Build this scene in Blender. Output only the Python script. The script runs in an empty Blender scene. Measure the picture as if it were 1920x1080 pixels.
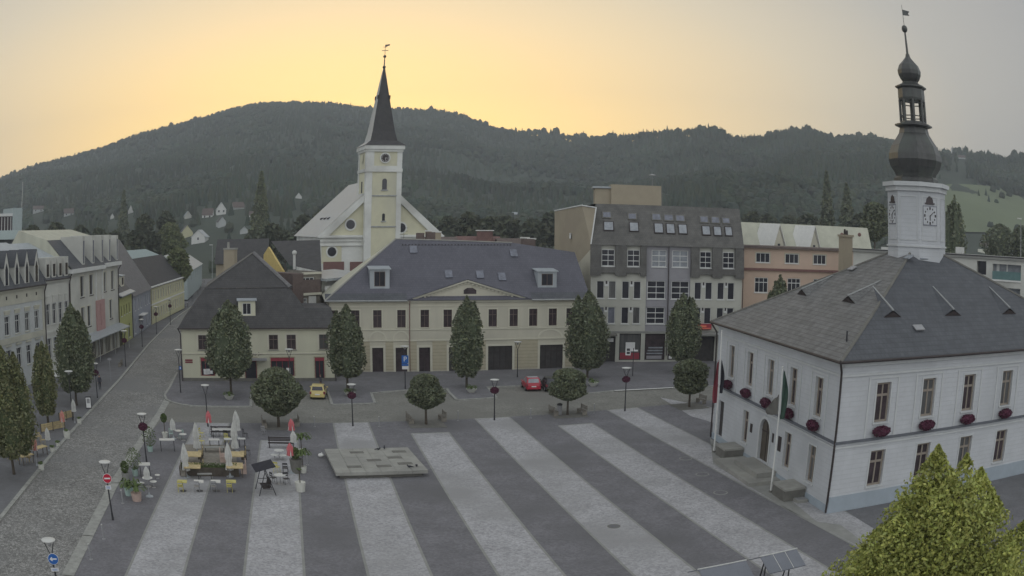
import bpy, math, random
from math import sin, cos, tan, pi, radians as R, atan2, hypot, sqrt
from mathutils import Vector as V, Matrix, noise as mnoise

# ------------------------------------------------------------------ camera, sky, sun, exposure
sc = bpy.context.scene
col = sc.collection
CAM_H = 18.0
LF, LK1, LK2, PITCH, ROLL = 1717.11, 0.6201, -0.3609, 0.06572, -0.01093   # lens fitted to the straight edges of the square
_cr, _sr, _cp, _sp = cos(ROLL), sin(ROLL), cos(PITCH), sin(PITCH)
MR = Matrix(((1, 0, 0), (0, _cp, _sp), (0, -_sp, _cp))) @ Matrix(((_cr, 0, _sr), (0, 1, 0), (-_sr, 0, _cr)))
cam = bpy.data.cameras.new('camera'); camo = bpy.data.objects.new('camera', cam); col.objects.link(camo)
camo.matrix_world = Matrix.Translation((0, 0, CAM_H)) @ (MR @ Matrix(((1, 0, 0), (0, 0, -1), (0, 1, 0)))).to_4x4()
cam.type = 'PANO'; cam.panorama_type = 'FISHEYE_LENS_POLYNOMIAL'
cam.sensor_fit = 'HORIZONTAL'; cam.sensor_width = 36; cam.sensor_height = 20.25
_f = LF * 36 / 1920
cam.fisheye_fov = R(170)
cam.fisheye_polynomial_k0 = 0; cam.fisheye_polynomial_k1 = -1 / _f; cam.fisheye_polynomial_k2 = 0
cam.fisheye_polynomial_k3 = -LK1 / _f ** 3; cam.fisheye_polynomial_k4 = -LK2 / _f ** 4
cam.clip_start = 0.1; cam.clip_end = 6000
sc.camera = camo
sc.render.resolution_x = 1024; sc.render.resolution_y = 576
sc.render.engine = 'CYCLES'
sc.cycles.use_denoising = True
sc.cycles.max_bounces = 5; sc.cycles.diffuse_bounces = 3; sc.cycles.glossy_bounces = 2; sc.cycles.transmission_bounces = 2; sc.cycles.volume_bounces = 0
sc.cycles.transparent_max_bounces = 4

SUN_AZ = R(-11); SUN_EL = R(2.5)
world = bpy.data.worlds.new("World"); sc.world = world; world.use_nodes = True
nt = world.node_tree; nt.nodes.clear(); N = nt.nodes.new; L = nt.links.new
out = N('ShaderNodeOutputWorld'); tc = N('ShaderNodeTexCoord')
sep = N('ShaderNodeSeparateXYZ'); L(tc.outputs['Generated'], sep.inputs[0])
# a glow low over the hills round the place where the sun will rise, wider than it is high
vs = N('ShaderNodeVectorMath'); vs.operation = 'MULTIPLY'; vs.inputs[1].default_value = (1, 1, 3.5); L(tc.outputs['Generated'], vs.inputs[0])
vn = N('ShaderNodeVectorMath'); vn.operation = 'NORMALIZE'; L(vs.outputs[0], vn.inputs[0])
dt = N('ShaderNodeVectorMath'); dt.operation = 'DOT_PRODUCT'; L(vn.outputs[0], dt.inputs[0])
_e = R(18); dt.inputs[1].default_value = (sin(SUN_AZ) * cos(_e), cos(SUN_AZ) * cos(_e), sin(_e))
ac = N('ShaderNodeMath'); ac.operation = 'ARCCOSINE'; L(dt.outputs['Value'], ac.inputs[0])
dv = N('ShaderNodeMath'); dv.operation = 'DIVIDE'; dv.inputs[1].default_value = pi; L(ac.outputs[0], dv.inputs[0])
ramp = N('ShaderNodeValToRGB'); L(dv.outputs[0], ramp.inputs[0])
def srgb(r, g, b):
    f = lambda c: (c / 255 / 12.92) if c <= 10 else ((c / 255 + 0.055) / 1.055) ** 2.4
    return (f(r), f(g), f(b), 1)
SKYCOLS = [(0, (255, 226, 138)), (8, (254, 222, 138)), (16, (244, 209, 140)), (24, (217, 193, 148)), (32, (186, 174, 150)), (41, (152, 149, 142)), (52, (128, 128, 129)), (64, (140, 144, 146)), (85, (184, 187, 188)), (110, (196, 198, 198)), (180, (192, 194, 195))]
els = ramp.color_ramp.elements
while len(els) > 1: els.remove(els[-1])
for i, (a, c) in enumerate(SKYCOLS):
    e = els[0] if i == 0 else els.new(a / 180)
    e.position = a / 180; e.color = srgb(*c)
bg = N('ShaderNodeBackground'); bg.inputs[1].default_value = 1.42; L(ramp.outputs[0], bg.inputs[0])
sky = N('ShaderNodeTexSky'); sky.sky_type = 'NISHITA'; sky.sun_disc = False; sky.sun_elevation = SUN_EL; sky.sun_rotation = SUN_AZ
sky.air_density = 1.0; sky.dust_density = 2.0
bg2 = N('ShaderNodeBackground'); bg2.inputs[1].default_value = 0.012; L(sky.outputs[0], bg2.inputs[0])
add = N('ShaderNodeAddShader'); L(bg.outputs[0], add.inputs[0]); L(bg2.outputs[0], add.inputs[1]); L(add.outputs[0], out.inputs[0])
sl = bpy.data.lights.new('sun', 'SUN'); sl.energy = 0.5; sl.angle = R(10); sl.color = (1, .86, .66)
so = bpy.data.objects.new('sun', sl); col.objects.link(so)
so.rotation_euler = V((-sin(SUN_AZ) * cos(SUN_EL), -cos(SUN_AZ) * cos(SUN_EL), -sin(SUN_EL))).to_track_quat('-Z', 'Y').to_euler()
sc.view_settings.view_transform = 'Standard'; sc.view_settings.look = 'None'; sc.view_settings.gamma = 1
sc.view_settings.exposure = 0.32

# ------------------------------------------------------------------ measuring helpers (photo pixel -> ray -> real place)
def ray(px, py):
    x = (px - 960) / LF; y = -(py - 540) / LF; r = hypot(x, y)
    th = r * (1 + LK1 * r * r + LK2 * r ** 3); s = sin(th) / max(r, 1e-9)
    return MR @ V((x * s, cos(th), y * s))
def G(px, py, z=0.0):
    r = ray(px, py); return V((0, 0, CAM_H)) + r * ((z - CAM_H) / r.z)
def AT(px, py, D):
    r = ray(px, py); return V((0, 0, CAM_H)) + r * (D / hypot(r.x, r.y))
def HT(base, py, px=None):                   # height reached by a thing standing on base (ground point) at image row py
    return AT(px, py, hypot(base.x, base.y)).z
def Zm(ox, oy, k): return lambda x, y: (ox + x / k, oy + y / k)

class Frame:                                  # a wall plane: s along it (left to right from outside), d into the building, z up
    def __init__(s, A, ang, root=None):
        s.A = V((A[0], A[1], 0)); s.ang = ang; s.u = V((cos(ang), sin(ang), 0)); s.n = V((-sin(ang), cos(ang), 0))
    def px(s, x, y, d=0):                    # photo pixel -> (s, z) on the plane at depth d
        r = ray(x, y); t = (s.n.dot(s.A) + d) / s.n.dot(r); p = V((0, 0, CAM_H)) + r * t
        return ((p - s.A).dot(s.u), p.z)
    def side(s, px_, py_, s0):               # pixel on the plane s = s0 -> (d, z)
        r = ray(px_, py_); t = (s.u.dot(s.A) + s0) / s.u.dot(r); p = V((0, 0, CAM_H)) + r * t
        return ((p - s.A).dot(s.n), p.z)
    def W(s, x, y, z=0): return s.A + s.u * x + s.n * y + V((0, 0, z))

# ------------------------------------------------------------------ mesh building
SPLIT = {'face', 'gable', 'snow_hook', 'wall_panel', 'tower_panel', 'window_hood', 'string_course', 'tower_cornice', 'clock_mark', 'chimney', 'downpipe', 'canopy_post', 'roof_vent', 'banded_pier', 'frieze_window', 'bay_post', 'chimney_pot', 'rib', 'blind_arch', 'plinth', 'window_wall', 'slate_cladding', 'eave_flashing', 'tower_pilaster', 'roof_ventilator', 'ledge', 'side_frame', 'balcony_door', 'wall_sign', 'cornice', 'notice_field', 'bar', 'frieze', 'lantern_rail', 'eaves', 'pediment_roof', 'roof_window', 'upper_plate', 'window_poster'}
class MB:
    def __init__(s, T=None): s.v = []; s.f = []; s.m = []; s.T = T; s.mi = 0; s.sm = []; s.smooth = False
    def add(s, vs, fs):
        o = len(s.v)
        s.v += [tuple(s.T @ V(p)) if s.T else tuple(p) for p in vs]
        for f in fs: s.f.append(tuple(o + i for i in f)); s.m.append(s.mi); s.sm.append(s.smooth)
        return s
    def poly(s, *p): return s.add(p, [tuple(range(len(p)))])
    def box(s, x0, x1, y0, y1, z0, z1):
        v = [(x, y, z) for z in (z0, z1) for y in (y0, y1) for x in (x0, x1)]
        return s.add(v, [(0, 2, 3, 1), (4, 5, 7, 6), (0, 1, 5, 4), (2, 6, 7, 3), (0, 4, 6, 2), (1, 3, 7, 5)])
    def cbox(s, c, dx, dy, dz, rz=0, tilt=None):
        M = Matrix.Translation(c) @ Matrix.Rotation(rz, 4, 'Z')
        if tilt: M = M @ Matrix.Rotation(tilt[0], 4, tilt[1])
        v = [tuple(M @ V((x * dx / 2, y * dy / 2, z * dz / 2))) for z in (-1, 1) for y in (-1, 1) for x in (-1, 1)]
        return s.add(v, [(0, 2, 3, 1), (4, 5, 7, 6), (0, 1, 5, 4), (2, 6, 7, 3), (0, 4, 6, 2), (1, 3, 7, 5)])
    def hexa(s, b, t):                       # 4 bottom pts, 4 top pts (ccw from above)
        return s.add(list(b) + list(t), [(3, 2, 1, 0), (4, 5, 6, 7), (0, 1, 5, 4), (1, 2, 6, 5), (2, 3, 7, 6), (3, 0, 4, 7)])
    def prism(s, pts, z0, z1):
        n = len(pts)
        return s.add([(x, y, z0) for x, y in pts] + [(x, y, z1) for x, y in pts], [tuple(range(n - 1, -1, -1)), tuple(range(n, 2 * n))] + [(i, (i + 1) % n, n + (i + 1) % n, n + i) for i in range(n)])
    def extr(s, pts, y0, y1):                # outline in x,z pulled along y
        n = len(pts)
        return s.add([(x, y0, z) for x, z in pts] + [(x, y1, z) for x, z in pts], [tuple(range(n)), tuple(range(2 * n - 1, n - 1, -1))] + [((i + 1) % n, i, n + i, n + (i + 1) % n) for i in range(n)])
    def tube(s, a, b, r0, r1=None, n=8, cap=True):
        a, b = V(a), V(b); r1 = r0 if r1 is None else r1; d = (b - a).normalized()
        e = d.cross(V((0, 0, 1))) if abs(d.z) < .95 else d.cross(V((1, 0, 0))); e.normalize(); g = d.cross(e)
        vs = []
        for c, r in ((a, r0), (b, r1)):
            for i in range(n):
                w = 2 * pi * i / n; vs.append(c + e * (cos(w) * r) + g * (sin(w) * r))
        fs = [(i, n + i, n + (i + 1) % n, (i + 1) % n) for i in range(n)]
        if cap: fs += [tuple(range(n)), tuple(range(2 * n - 1, n - 1, -1))]
        return s.add(vs, fs)
    def path(s, pts, r, n=6):
        for a, b in zip(pts, pts[1:]): s.tube(a, b, r, r, n)
        return s
    def lathe(s, prof, n=16, c=(0, 0, 0), ph=0, sq=None):
        vs = []; fs = []; m = len(prof)
        for r, z in prof:
            for i in range(n):
                w = 2 * pi * i / n + ph; vs.append((c[0] + cos(w) * r, c[1] + sin(w) * r, c[2] + z))
        for j in range(m - 1):
            for i in range(n):
                k = (i + 1) % n; fs.append((j * n + i, j * n + k, (j + 1) * n + k, (j + 1) * n + i))
        fs += [tuple(range(n - 1, -1, -1)), tuple((m - 1) * n + i for i in range(n))]
        return s.add(vs, fs)
    def ball(s, c, rx, ry=None, rz=None, n=10, m=6, jit=0, seed=0):
        ry = ry or rx; rz = rz or rx; rd = random.Random(seed); vs = []; fs = []
        for j in range(m + 1):
            t = pi * j / m
            for i in range(n):
                k = 1 + rd.uniform(-jit, jit); w = 2 * pi * i / n
                vs.append((c[0] + rx * k * sin(t) * cos(w), c[1] + ry * k * sin(t) * sin(w), c[2] - rz * k * cos(t)))
        for j in range(m):
            for i in range(n):
                k = (i + 1) % n; fs.append((j * n + i, j * n + k, (j + 1) * n + k, (j + 1) * n + i))
        return s.add(vs, fs)
    def mesh(s, name, mat):
        me = bpy.data.meshes.new(name); me.from_pydata(s.v, [], s.f)
        ms = mat if isinstance(mat, (list, tuple)) else [mat]
        for m in ms: me.materials.append(m)
        if len(ms) > 1: me.polygons.foreach_set('material_index', s.m)
        if any(s.sm): me.polygons.foreach_set('use_smooth', s.sm)
        me.update(); return me
    def build(s, name, mat, parent=None, **k):
        if name in SPLIT and parent is not None and len(s.f) > 1:
            cl = s.clusters()
            if len(cl) > 1:
                r = None
                for fs in cl:
                    b = MB(); idx = {}
                    for f in fs:
                        for i in s.f[f]:
                            if i not in idx: idx[i] = len(b.v); b.v.append(s.v[i])
                        b.f.append(tuple(idx[i] for i in s.f[f])); b.m.append(s.m[f]); b.sm.append(s.sm[f])
                    r = link(name, b.mesh(name, mat), parent, **k)
                return r
        return link(name, s.mesh(name, mat), parent, **k)
    def clusters(s):                          # loose pieces that do not touch each other
        par = list(range(len(s.v)))
        def fd(i):
            while par[i] != i: par[i] = par[par[i]]; i = par[i]
            return i
        for f in s.f:
            for i in f[1:]: par[fd(i)] = fd(f[0])
        g = {}
        for k_, f in enumerate(s.f): g.setdefault(fd(f[0]), []).append(k_)
        it = []
        for fs in g.values():
            ii = {i for f in fs for i in s.f[f]}; it.append([fs, [min(s.v[i][a] for i in ii) - .03 for a in range(3)], [max(s.v[i][a] for i in ii) + .03 for a in range(3)]])
        ch = True
        while ch:
            ch = False
            for i in range(len(it)):
                for j in range(len(it) - 1, i, -1):
                    if all(it[i][1][a] <= it[j][2][a] and it[j][1][a] <= it[i][2][a] for a in range(3)):
                        it[i] = [it[i][0] + it[j][0], [min(it[i][1][a], it[j][1][a]) for a in range(3)], [max(it[i][2][a], it[j][2][a]) for a in range(3)]]; del it[j]; ch = True
        return [x[0] for x in it]

def link(name, data, parent=None, loc=None, rz=None, label=None, cat=None, group=None, kind=None):
    o = bpy.data.objects.new(name, data); col.objects.link(o)
    if parent: o.parent = parent
    if loc is not None: o.location = loc
    if rz is not None: o.rotation_euler = (0, 0, rz)
    return tag(o, label, cat, group, kind)
def tag(o, label=None, cat=None, group=None, kind=None):
    if label: o['label'] = label
    if cat: o['category'] = cat
    if group: o['group'] = group
    if kind: o['kind'] = kind
    return o
def empty(name, label, cat, loc, rz=0, group=None): 
    o = link(name, None, None, loc, rz, label, cat, group); o.empty_display_size = .5; return o
def kids(o): return [c for c in col.objects if c.parent == o]
_kc = {}
def copy_tree(o, parent=None, label=None, loc=None, rz=None, sc_=None):
    c = o.copy(); col.objects.link(c); c.parent = parent
    if label: c['label'] = label
    if loc is not None: c.location = loc
    if rz is not None: c.rotation_euler = (0, 0, rz)
    if sc_ is not None: c.scale = sc_
    for ch in kids(o): copy_tree(ch, c)
    return c

# ------------------------------------------------------------------ materials
MATS = {}
def mat(name, c, rough=.85, nz=.12, ns=1.5, bump=.0, bs=20, metal=0, spec=.3, kind=None, c2=None, ks=(1, 1), streak=0):
    """plain procedural surface: base colour varied by two noises, optional pattern (tile, brick, cobble, plank, leaf) and bump"""
    if name in MATS: return MATS[name]
    m = bpy.data.materials.new(name); m.use_nodes = True; t = m.node_tree; b = t.nodes['Principled BSDF']; N = t.nodes.new; L = t.links.new
    b.inputs['Roughness'].default_value = rough; b.inputs['Metallic'].default_value = metal; b.inputs['Specular IOR Level'].default_value = spec
    c = tuple(c)[:3]
    tcn = N('ShaderNodeTexCoord'); obj = tcn.outputs['Object']
    n1 = N('ShaderNodeTexNoise'); n1.inputs['Scale'].default_value = ns; n1.inputs['Detail'].default_value = 6; n1.inputs['Roughness'].default_value = .65
    if streak:
        mp = N('ShaderNodeMapping'); mp.inputs['Scale'].default_value = (1, 1, .15); L(obj, mp.inputs[0]); L(mp.outputs[0], n1.inputs[0])
    else: L(obj, n1.inputs[0])
    mx = N('ShaderNodeMix'); mx.data_type = 'RGBA'
    lo = tuple(x * (1 - nz * 1.6) for x in c) + (1,); hi = tuple(min(1, x * (1 + nz * 1.6)) for x in c) + (1,)
    mx.inputs['A'].default_value = lo; mx.inputs['B'].default_value = hi
    mr = N('ShaderNodeMapRange'); mr.inputs[1].default_value = .25; mr.inputs[2].default_value = .75; L(n1.outputs['Fac'], mr.inputs[0]); L(mr.outputs[0], mx.inputs['Factor'])
    colout = mx.outputs['Result']; hgt = None
    if kind in ('tile', 'brick', 'plank', 'band', 'course'):
        # u runs along the surface whichever way it faces, v is height
        nsep = N('ShaderNodeSeparateXYZ'); L(tcn.outputs['Normal'], nsep.inputs[0]); osep = N('ShaderNodeSeparateXYZ'); L(obj, osep.inputs[0])
        ax = N('ShaderNodeMath'); ax.operation = 'ABSOLUTE'; L(nsep.outputs[0], ax.inputs[0]); ay = N('ShaderNodeMath'); ay.operation = 'ABSOLUTE'; L(nsep.outputs[1], ay.inputs[0])
        gt = N('ShaderNodeMath'); gt.operation = 'GREATER_THAN'; L(ax.outputs[0], gt.inputs[0]); L(ay.outputs[0], gt.inputs[1])
        mu = N('ShaderNodeMix'); L(gt.outputs[0], mu.inputs['Factor']); L(osep.outputs[0], mu.inputs['A']); L(osep.outputs[1], mu.inputs['B'])
        cb = N('ShaderNodeCombineXYZ'); L(mu.outputs['Result'], cb.inputs[0]); L(osep.outputs[2], cb.inputs[1])
        br = N('ShaderNodeTexBrick'); L(cb.outputs[0], br.inputs['Vector']); br.inputs['Scale'].default_value = 1
        br.inputs['Brick Width'].default_value = ks[0]; br.inputs['Row Height'].default_value = ks[1]; br.inputs['Mortar Size'].default_value = min(ks) * (.09 if kind != 'brick' else .06)
        lo_, hi_ = (.99, 1.01) if kind in ('course', 'band') else (.92, 1.07); br.inputs['Color1'].default_value = (lo_,) * 3 + (1,); br.inputs['Color2'].default_value = (hi_,) * 3 + (1,); v = {'brick': .9, 'course': .93}.get(kind, .6 if name == 'hall_roof_lit' else .8)
        br.inputs['Mortar'].default_value = (v, v, v, 1); br.inputs['Mortar Smooth'].default_value = .2
        ml = N('ShaderNodeMix'); ml.data_type = 'RGBA'; ml.blend_type = 'MULTIPLY'; ml.inputs['Factor'].default_value = 1; L(colout, ml.inputs['A']); L(br.outputs['Color'], ml.inputs['B'])
        colout = ml.outputs['Result']; hgt = br.outputs['Fac']
    if kind in ('cobble', 'speck'):
        vo = N('ShaderNodeTexVoronoi'); vo.inputs['Scale'].default_value = ks[0]; L(obj, vo.inputs[0])
        ml = N('ShaderNodeMix'); ml.data_type = 'RGBA'; ml.blend_type = 'MULTIPLY'; ml.inputs['Factor'].default_value = ks[1]
        cr = N('ShaderNodeValToRGB'); cr.color_ramp.elements[0].color = (.5, .5, .5, 1); cr.color_ramp.elements[1].color = (1.3, 1.3, 1.3, 1); sp_ = N('ShaderNodeSeparateColor'); L(vo.outputs['Color'], sp_.inputs[0]); L(sp_.outputs[0], cr.inputs[0])
        L(colout, ml.inputs['A']); L(cr.outputs[0], ml.inputs['B']); colout = ml.outputs['Result']
        if kind == 'cobble':
            v2 = N('ShaderNodeTexVoronoi'); v2.feature = 'DISTANCE_TO_EDGE'; v2.inputs['Scale'].default_value = ks[0]; L(obj, v2.inputs[0])
            r2 = N('ShaderNodeValToRGB'); r2.color_ramp.elements[0].color = (.45, .45, .45, 1); r2.color_ramp.elements[1].position = .12; r2.color_ramp.elements[1].color = (1, 1, 1, 1); L(v2.outputs[0], r2.inputs[0])
            m2 = N('ShaderNodeMix'); m2.data_type = 'RGBA'; m2.blend_type = 'MULTIPLY'; m2.inputs['Factor'].default_value = 1; L(colout, m2.inputs['A']); L(r2.outputs[0], m2.inputs['B']); colout = m2.outputs['Result']
    if c2 is not None:                       # large patches of a second colour (dirt, damp, moss, wear)
        n3 = N('ShaderNodeTexNoise'); n3.inputs['Scale'].default_value = ns * .23; n3.inputs['Detail'].default_value = 5; L(obj, n3.inputs[0])
        m3 = N('ShaderNodeMapRange'); m3.inputs[1].default_value = .47; m3.inputs[2].default_value = .68; L(n3.outputs['Fac'], m3.inputs[0])
        mm = N('ShaderNodeMix'); mm.data_type = 'RGBA'; L(m3.outputs[0], mm.inputs['Factor']); L(colout, mm.inputs['A']); mm.inputs['B'].default_value = tuple(c2)[:3] + (1,); colout = mm.outputs['Result']
    if kind == 'vcol':
        at = N('ShaderNodeAttribute'); at.attribute_name = 'tone'
        ml = N('ShaderNodeMix'); ml.data_type = 'RGBA'; ml.blend_type = 'MULTIPLY'; ml.inputs['Factor'].default_value = 1; L(colout, ml.inputs['A']); L(at.outputs['Color'], ml.inputs['B']); colout = ml.outputs['Result']
    L(colout, b.inputs['Base Color'])
    if bump or hgt:
        bn = N('ShaderNodeBump'); bn.inputs['Strength'].default_value = bump or .4
        if hgt:
            bn.inputs['Distance'].default_value = -.03; L(hgt, bn.inputs['Height'])
        else:
            nb = N('ShaderNodeTexNoise'); nb.inputs['Scale'].default_value = bs; nb.inputs['Detail'].default_value = 4; L(obj, nb.inputs[0]); L(nb.outputs['Fac'], bn.inputs['Height']); bn.inputs['Distance'].default_value = .03
        L(bn.outputs[0], b.inputs['Normal'])
    MATS[name] = m; return m
def s3(r, g, b): return srgb(r, g, b)[:3]
M = {}
def defm():
    D = dict
    for k, a in dict(
        asphalt=D(c=(.17, .17, .18), kind='speck', ks=(9, .25), c2=(.13, .13, .135), ns=.6),
        dark_pave=D(c=(.185, .181, .195), kind='speck', ks=(7, .35), ns=.5, nz=.12, c2=(.14, .138, .145)),
        light_pave=D(c=(.40, .395, .41), kind='speck', ks=(7, .5), ns=.5, nz=.11, c2=(.30, .297, .30)),
        cobble=D(c=(.30, .295, .285), kind='cobble', ks=(5.5, .7), ns=.4, c2=(.2, .2, .2)),
        square_cobble=D(c=(.23, .225, .205), kind='speck', ks=(8, .5), ns=.35, c2=(.19, .185, .17)),
        kerb=D(c=(.33, .33, .31), nz=.2, ns=2),
        soil=D(c=(.13, .12, .08), nz=.3, ns=2), grass=D(c=(.09, .11, .05), nz=.3, ns=2),
        hall_wall=D(c=(.56, .575, .60), nz=.05, ns=.7, c2=(.48, .495, .515), kind='course', ks=(1.6, .33)),
        hall_plinth=D(c=(.36, .41, .46), nz=.06, ns=.8), white_trim=D(c=(.56, .575, .58), nz=.05),
        hall_roof_lit=D(c=(.155, .155, .155), kind='tile', ks=(.26, .21), nz=.28, ns=1.2, rough=.6, spec=.5), mid_tile=D(c=(.19, .185, .19), kind='tile', ks=(.3, .25), nz=.12), dark_string=D(c=(.14, .15, .17), nz=.1), hall_frame=D(c=(.30, .26, .22), nz=.1), slate=D(c=(.095, .10, .112), kind='tile', ks=(.35, .26), nz=.12, ns=1, rough=.6),  # hall roof tile tone is lifted to paint in sky light
        dark_tile=D(c=(.075, .073, .075), kind='tile', ks=(.3, .24), nz=.15, ns=1, rough=.8), grey_tile=D(c=(.135, .132, .126), kind='tile', ks=(.3, .25), nz=.2, ns=.8),
        blue_tile=D(c=(.115, .115, .14), kind='tile', ks=(.32, .26), nz=.08, ns=.5, rough=.6), copper=D(c=(.055, .056, .055), rough=.35, nz=.25, ns=3, spec=.6, c2=(.07, .08, .07), streak=1),
        sheet=D(c=(.37, .40, .425), rough=.45, nz=.12, ns=1.4, spec=.5, streak=1), pale_roof=D(c=(.46, .46, .38), rough=.6, nz=.1, ns=.8, streak=1),
        gutter=D(c=(.05, .04, .04), rough=.5, nz=.15), gutter_grey=D(c=(.35, .36, .36), rough=.5, nz=.15),
        cream=D(c=(.57, .545, .45), nz=.06, ns=.7, c2=(.50, .48, .40), streak=1), cream_band=D(c=(.47, .43, .32), nz=.05, kind='band', ks=(60, .42)), cream_light=D(c=(.62, .6, .5), nz=.04),
        house_wall=D(c=(.62, .61, .48), nz=.05, ns=.7, c2=(.55, .54, .43), streak=1), tan=D(c=(.38, .33, .25), nz=.06, ns=.5, c2=(.35, .30, .23)), gb_wall=D(c=(.50, .50, .45), nz=.05, ns=.6, c2=(.37, .37, .33)),
        lilac=D(c=(.31, .305, .33), nz=.05), orange=D(c=(.58, .44, .35), nz=.05, ns=.6, c2=(.5, .38, .3)), orange2=D(c=(.5, .46, .36), nz=.05), maroon=D(c=(.2, .11, .10), nz=.1),
        church_yellow=D(c=(.64, .62, .46), nz=.06, ns=.4, c2=(.5, .49, .4)), church_white=D(c=(.72, .73, .70), nz=.05, ns=.5, c2=(.5, .5, .47)),
        row_white=D(c=(.57, .57, .53), nz=.06, ns=.6, c2=(.43, .43, .4)), row_cream=D(c=(.52, .51, .43), nz=.08, ns=.6, c2=(.4, .4, .35)), row_grey=D(c=(.50, .52, .52), nz=.06), pink=D(c=(.46, .29, .28), nz=.06),
        green_wall=D(c=(.44, .46, .2), nz=.06), bluegrey=D(c=(.34, .36, .42), nz=.06), yellow_wall=D(c=(.6, .58, .38), nz=.05), teal_wall=D(c=(.40, .46, .46), nz=.07),
        brick=D(c=(.15, .115, .105), kind='brick', ks=(.26, .09), nz=.15), yellow_gable=D(c=(.58, .45, .18), nz=.06),
        glass=D(c=(.035, .035, .045), rough=.12, nz=.3, ns=.6, spec=.6), glass_curtain=D(c=(.10, .10, .10), rough=.3, nz=.35, ns=2.5, spec=.5, streak=1), glass_brown=D(c=(.055, .04, .045), rough=.25, nz=.4, ns=.9, spec=.5), glass_light=D(c=(.28, .30, .33), rough=.2, nz=.2, spec=.6), glass_blue=D(c=(.16, .17, .21), rough=.15, nz=.25, spec=.6),
        frame_brown=D(c=(.17, .13, .115), nz=.1), frame_white=D(c=(.66, .67, .66), nz=.05), frame_dark=D(c=(.05, .04, .04), nz=.1), door_dark=D(c=(.06, .055, .055), nz=.2, ns=2), wood=D(c=(.50, .40, .22), nz=.2, ns=3, kind='plank', ks=(2, .12)),
        wood_grey=D(c=(.24, .22, .19), nz=.2, ns=3), wood_dark=D(c=(.10, .085, .07), nz=.2), yellow_metal=D(c=(.52, .47, .16), nz=.08, rough=.5), red=D(c=(.30, .05, .07), nz=.08, rough=.5), dark_red=D(c=(.22, .045, .06), nz=.1),
        stone=D(c=(.33, .325, .30), nz=.12, ns=1.2, c2=(.27, .267, .25)), stone_dark=D(c=(.17, .165, .15), nz=.15, ns=1.5), concrete=D(c=(.28, .28, .265), nz=.1, ns=1),
        iron=D(c=(.035, .035, .04), rough=.5, nz=.2, spec=.5), steel=D(c=(.3, .3, .31), rough=.4, nz=.1, spec=.5), lamp_white=D(c=(.6, .6, .58), rough=.4, nz=.05), white=D(c=(.72, .72, .70), nz=.05), white_pot=D(c=(.6, .6, .55), nz=.08, rough=.6),
        cloth=D(c=(.60, .60, .58), nz=.12, ns=2.5, rough=.95), cloth_red=D(c=(.62, .18, .2), nz=.12, ns=3, rough=.95), cloth_pink=D(c=(.6, .28, .24), nz=.15, ns=3, rough=.95), cloth_green=D(c=(.05, .09, .07), nz=.2), cloth_dark=D(c=(.03, .03, .04), nz=.2),
        mint=D(c=(.38, .5, .46), nz=.06), terracotta=D(c=(.5, .38, .33), nz=.1), yellow_paint=D(c=(.60, .49, .20), rough=.3, nz=.04, spec=.6), red_paint=D(c=(.42, .025, .05), rough=.3, nz=.05, spec=.6), black_paint=D(c=(.02, .02, .025), rough=.3, nz=.1, spec=.6), rubber=D(c=(.02, .02, .02), rough=.9),
        sign_blue=D(c=(.03, .13, .42), rough=.4, nz=.03), sign_red=D(c=(.5, .02, .05), rough=.4, nz=.03), sign_white=D(c=(.75, .75, .75), rough=.4, nz=.03), dot_blue=D(c=(.04, .1, .35), rough=.4), skin=D(c=(.4, .25, .18), nz=.05), jacket=D(c=(.07, .07, .09), nz=.2),
        bark=D(c=(.085, .07, .055), nz=.3, ns=6), leaf=D(c=(.145, .162, .115), rough=.7, kind='vcol', nz=.2, ns=1.2), leaf_warm=D(c=(.155, .175, .10), rough=.7, kind='vcol', nz=.2, ns=1), leaf_far=D(c=(.085, .095, .07), rough=.9, kind='vcol', nz=.15, ns=.3), leaf_bright=D(c=(.33, .38, .12), rough=.6, kind='vcol', nz=.2, ns=1.2),
        forest=D(c=(.06, .078, .058), rough=.95, kind='vcol', nz=.3, ns=.01), hill=D(c=(.06, .074, .056), rough=1, nz=.2, ns=.012), meadow=D(c=(.17, .20, .12), rough=1, nz=.12, ns=.01), flower=D(c=(.10, .03, .055), nz=.4, ns=12), flower_red=D(c=(.22, .04, .06), nz=.4, ns=12), plant=D(c=(.10, .14, .05), nz=.3, ns=6),
        panel=D(c=(.17, .18, .21), rough=.35, nz=.1, ns=1, spec=.6), red_roof=D(c=(.2, .12, .11), nz=.15, kind='tile', ks=(.4, .3)), brown_roof=D(c=(.15, .12, .11), nz=.15, kind='tile', ks=(.4, .3)), teal_glass=D(c=(.13, .22, .22), rough=.3, nz=.1), lightgreen_roof=D(c=(.30, .36, .36), nz=.08, streak=1)
    ).items(): M[k] = mat(k, **a)
defm()

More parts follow.
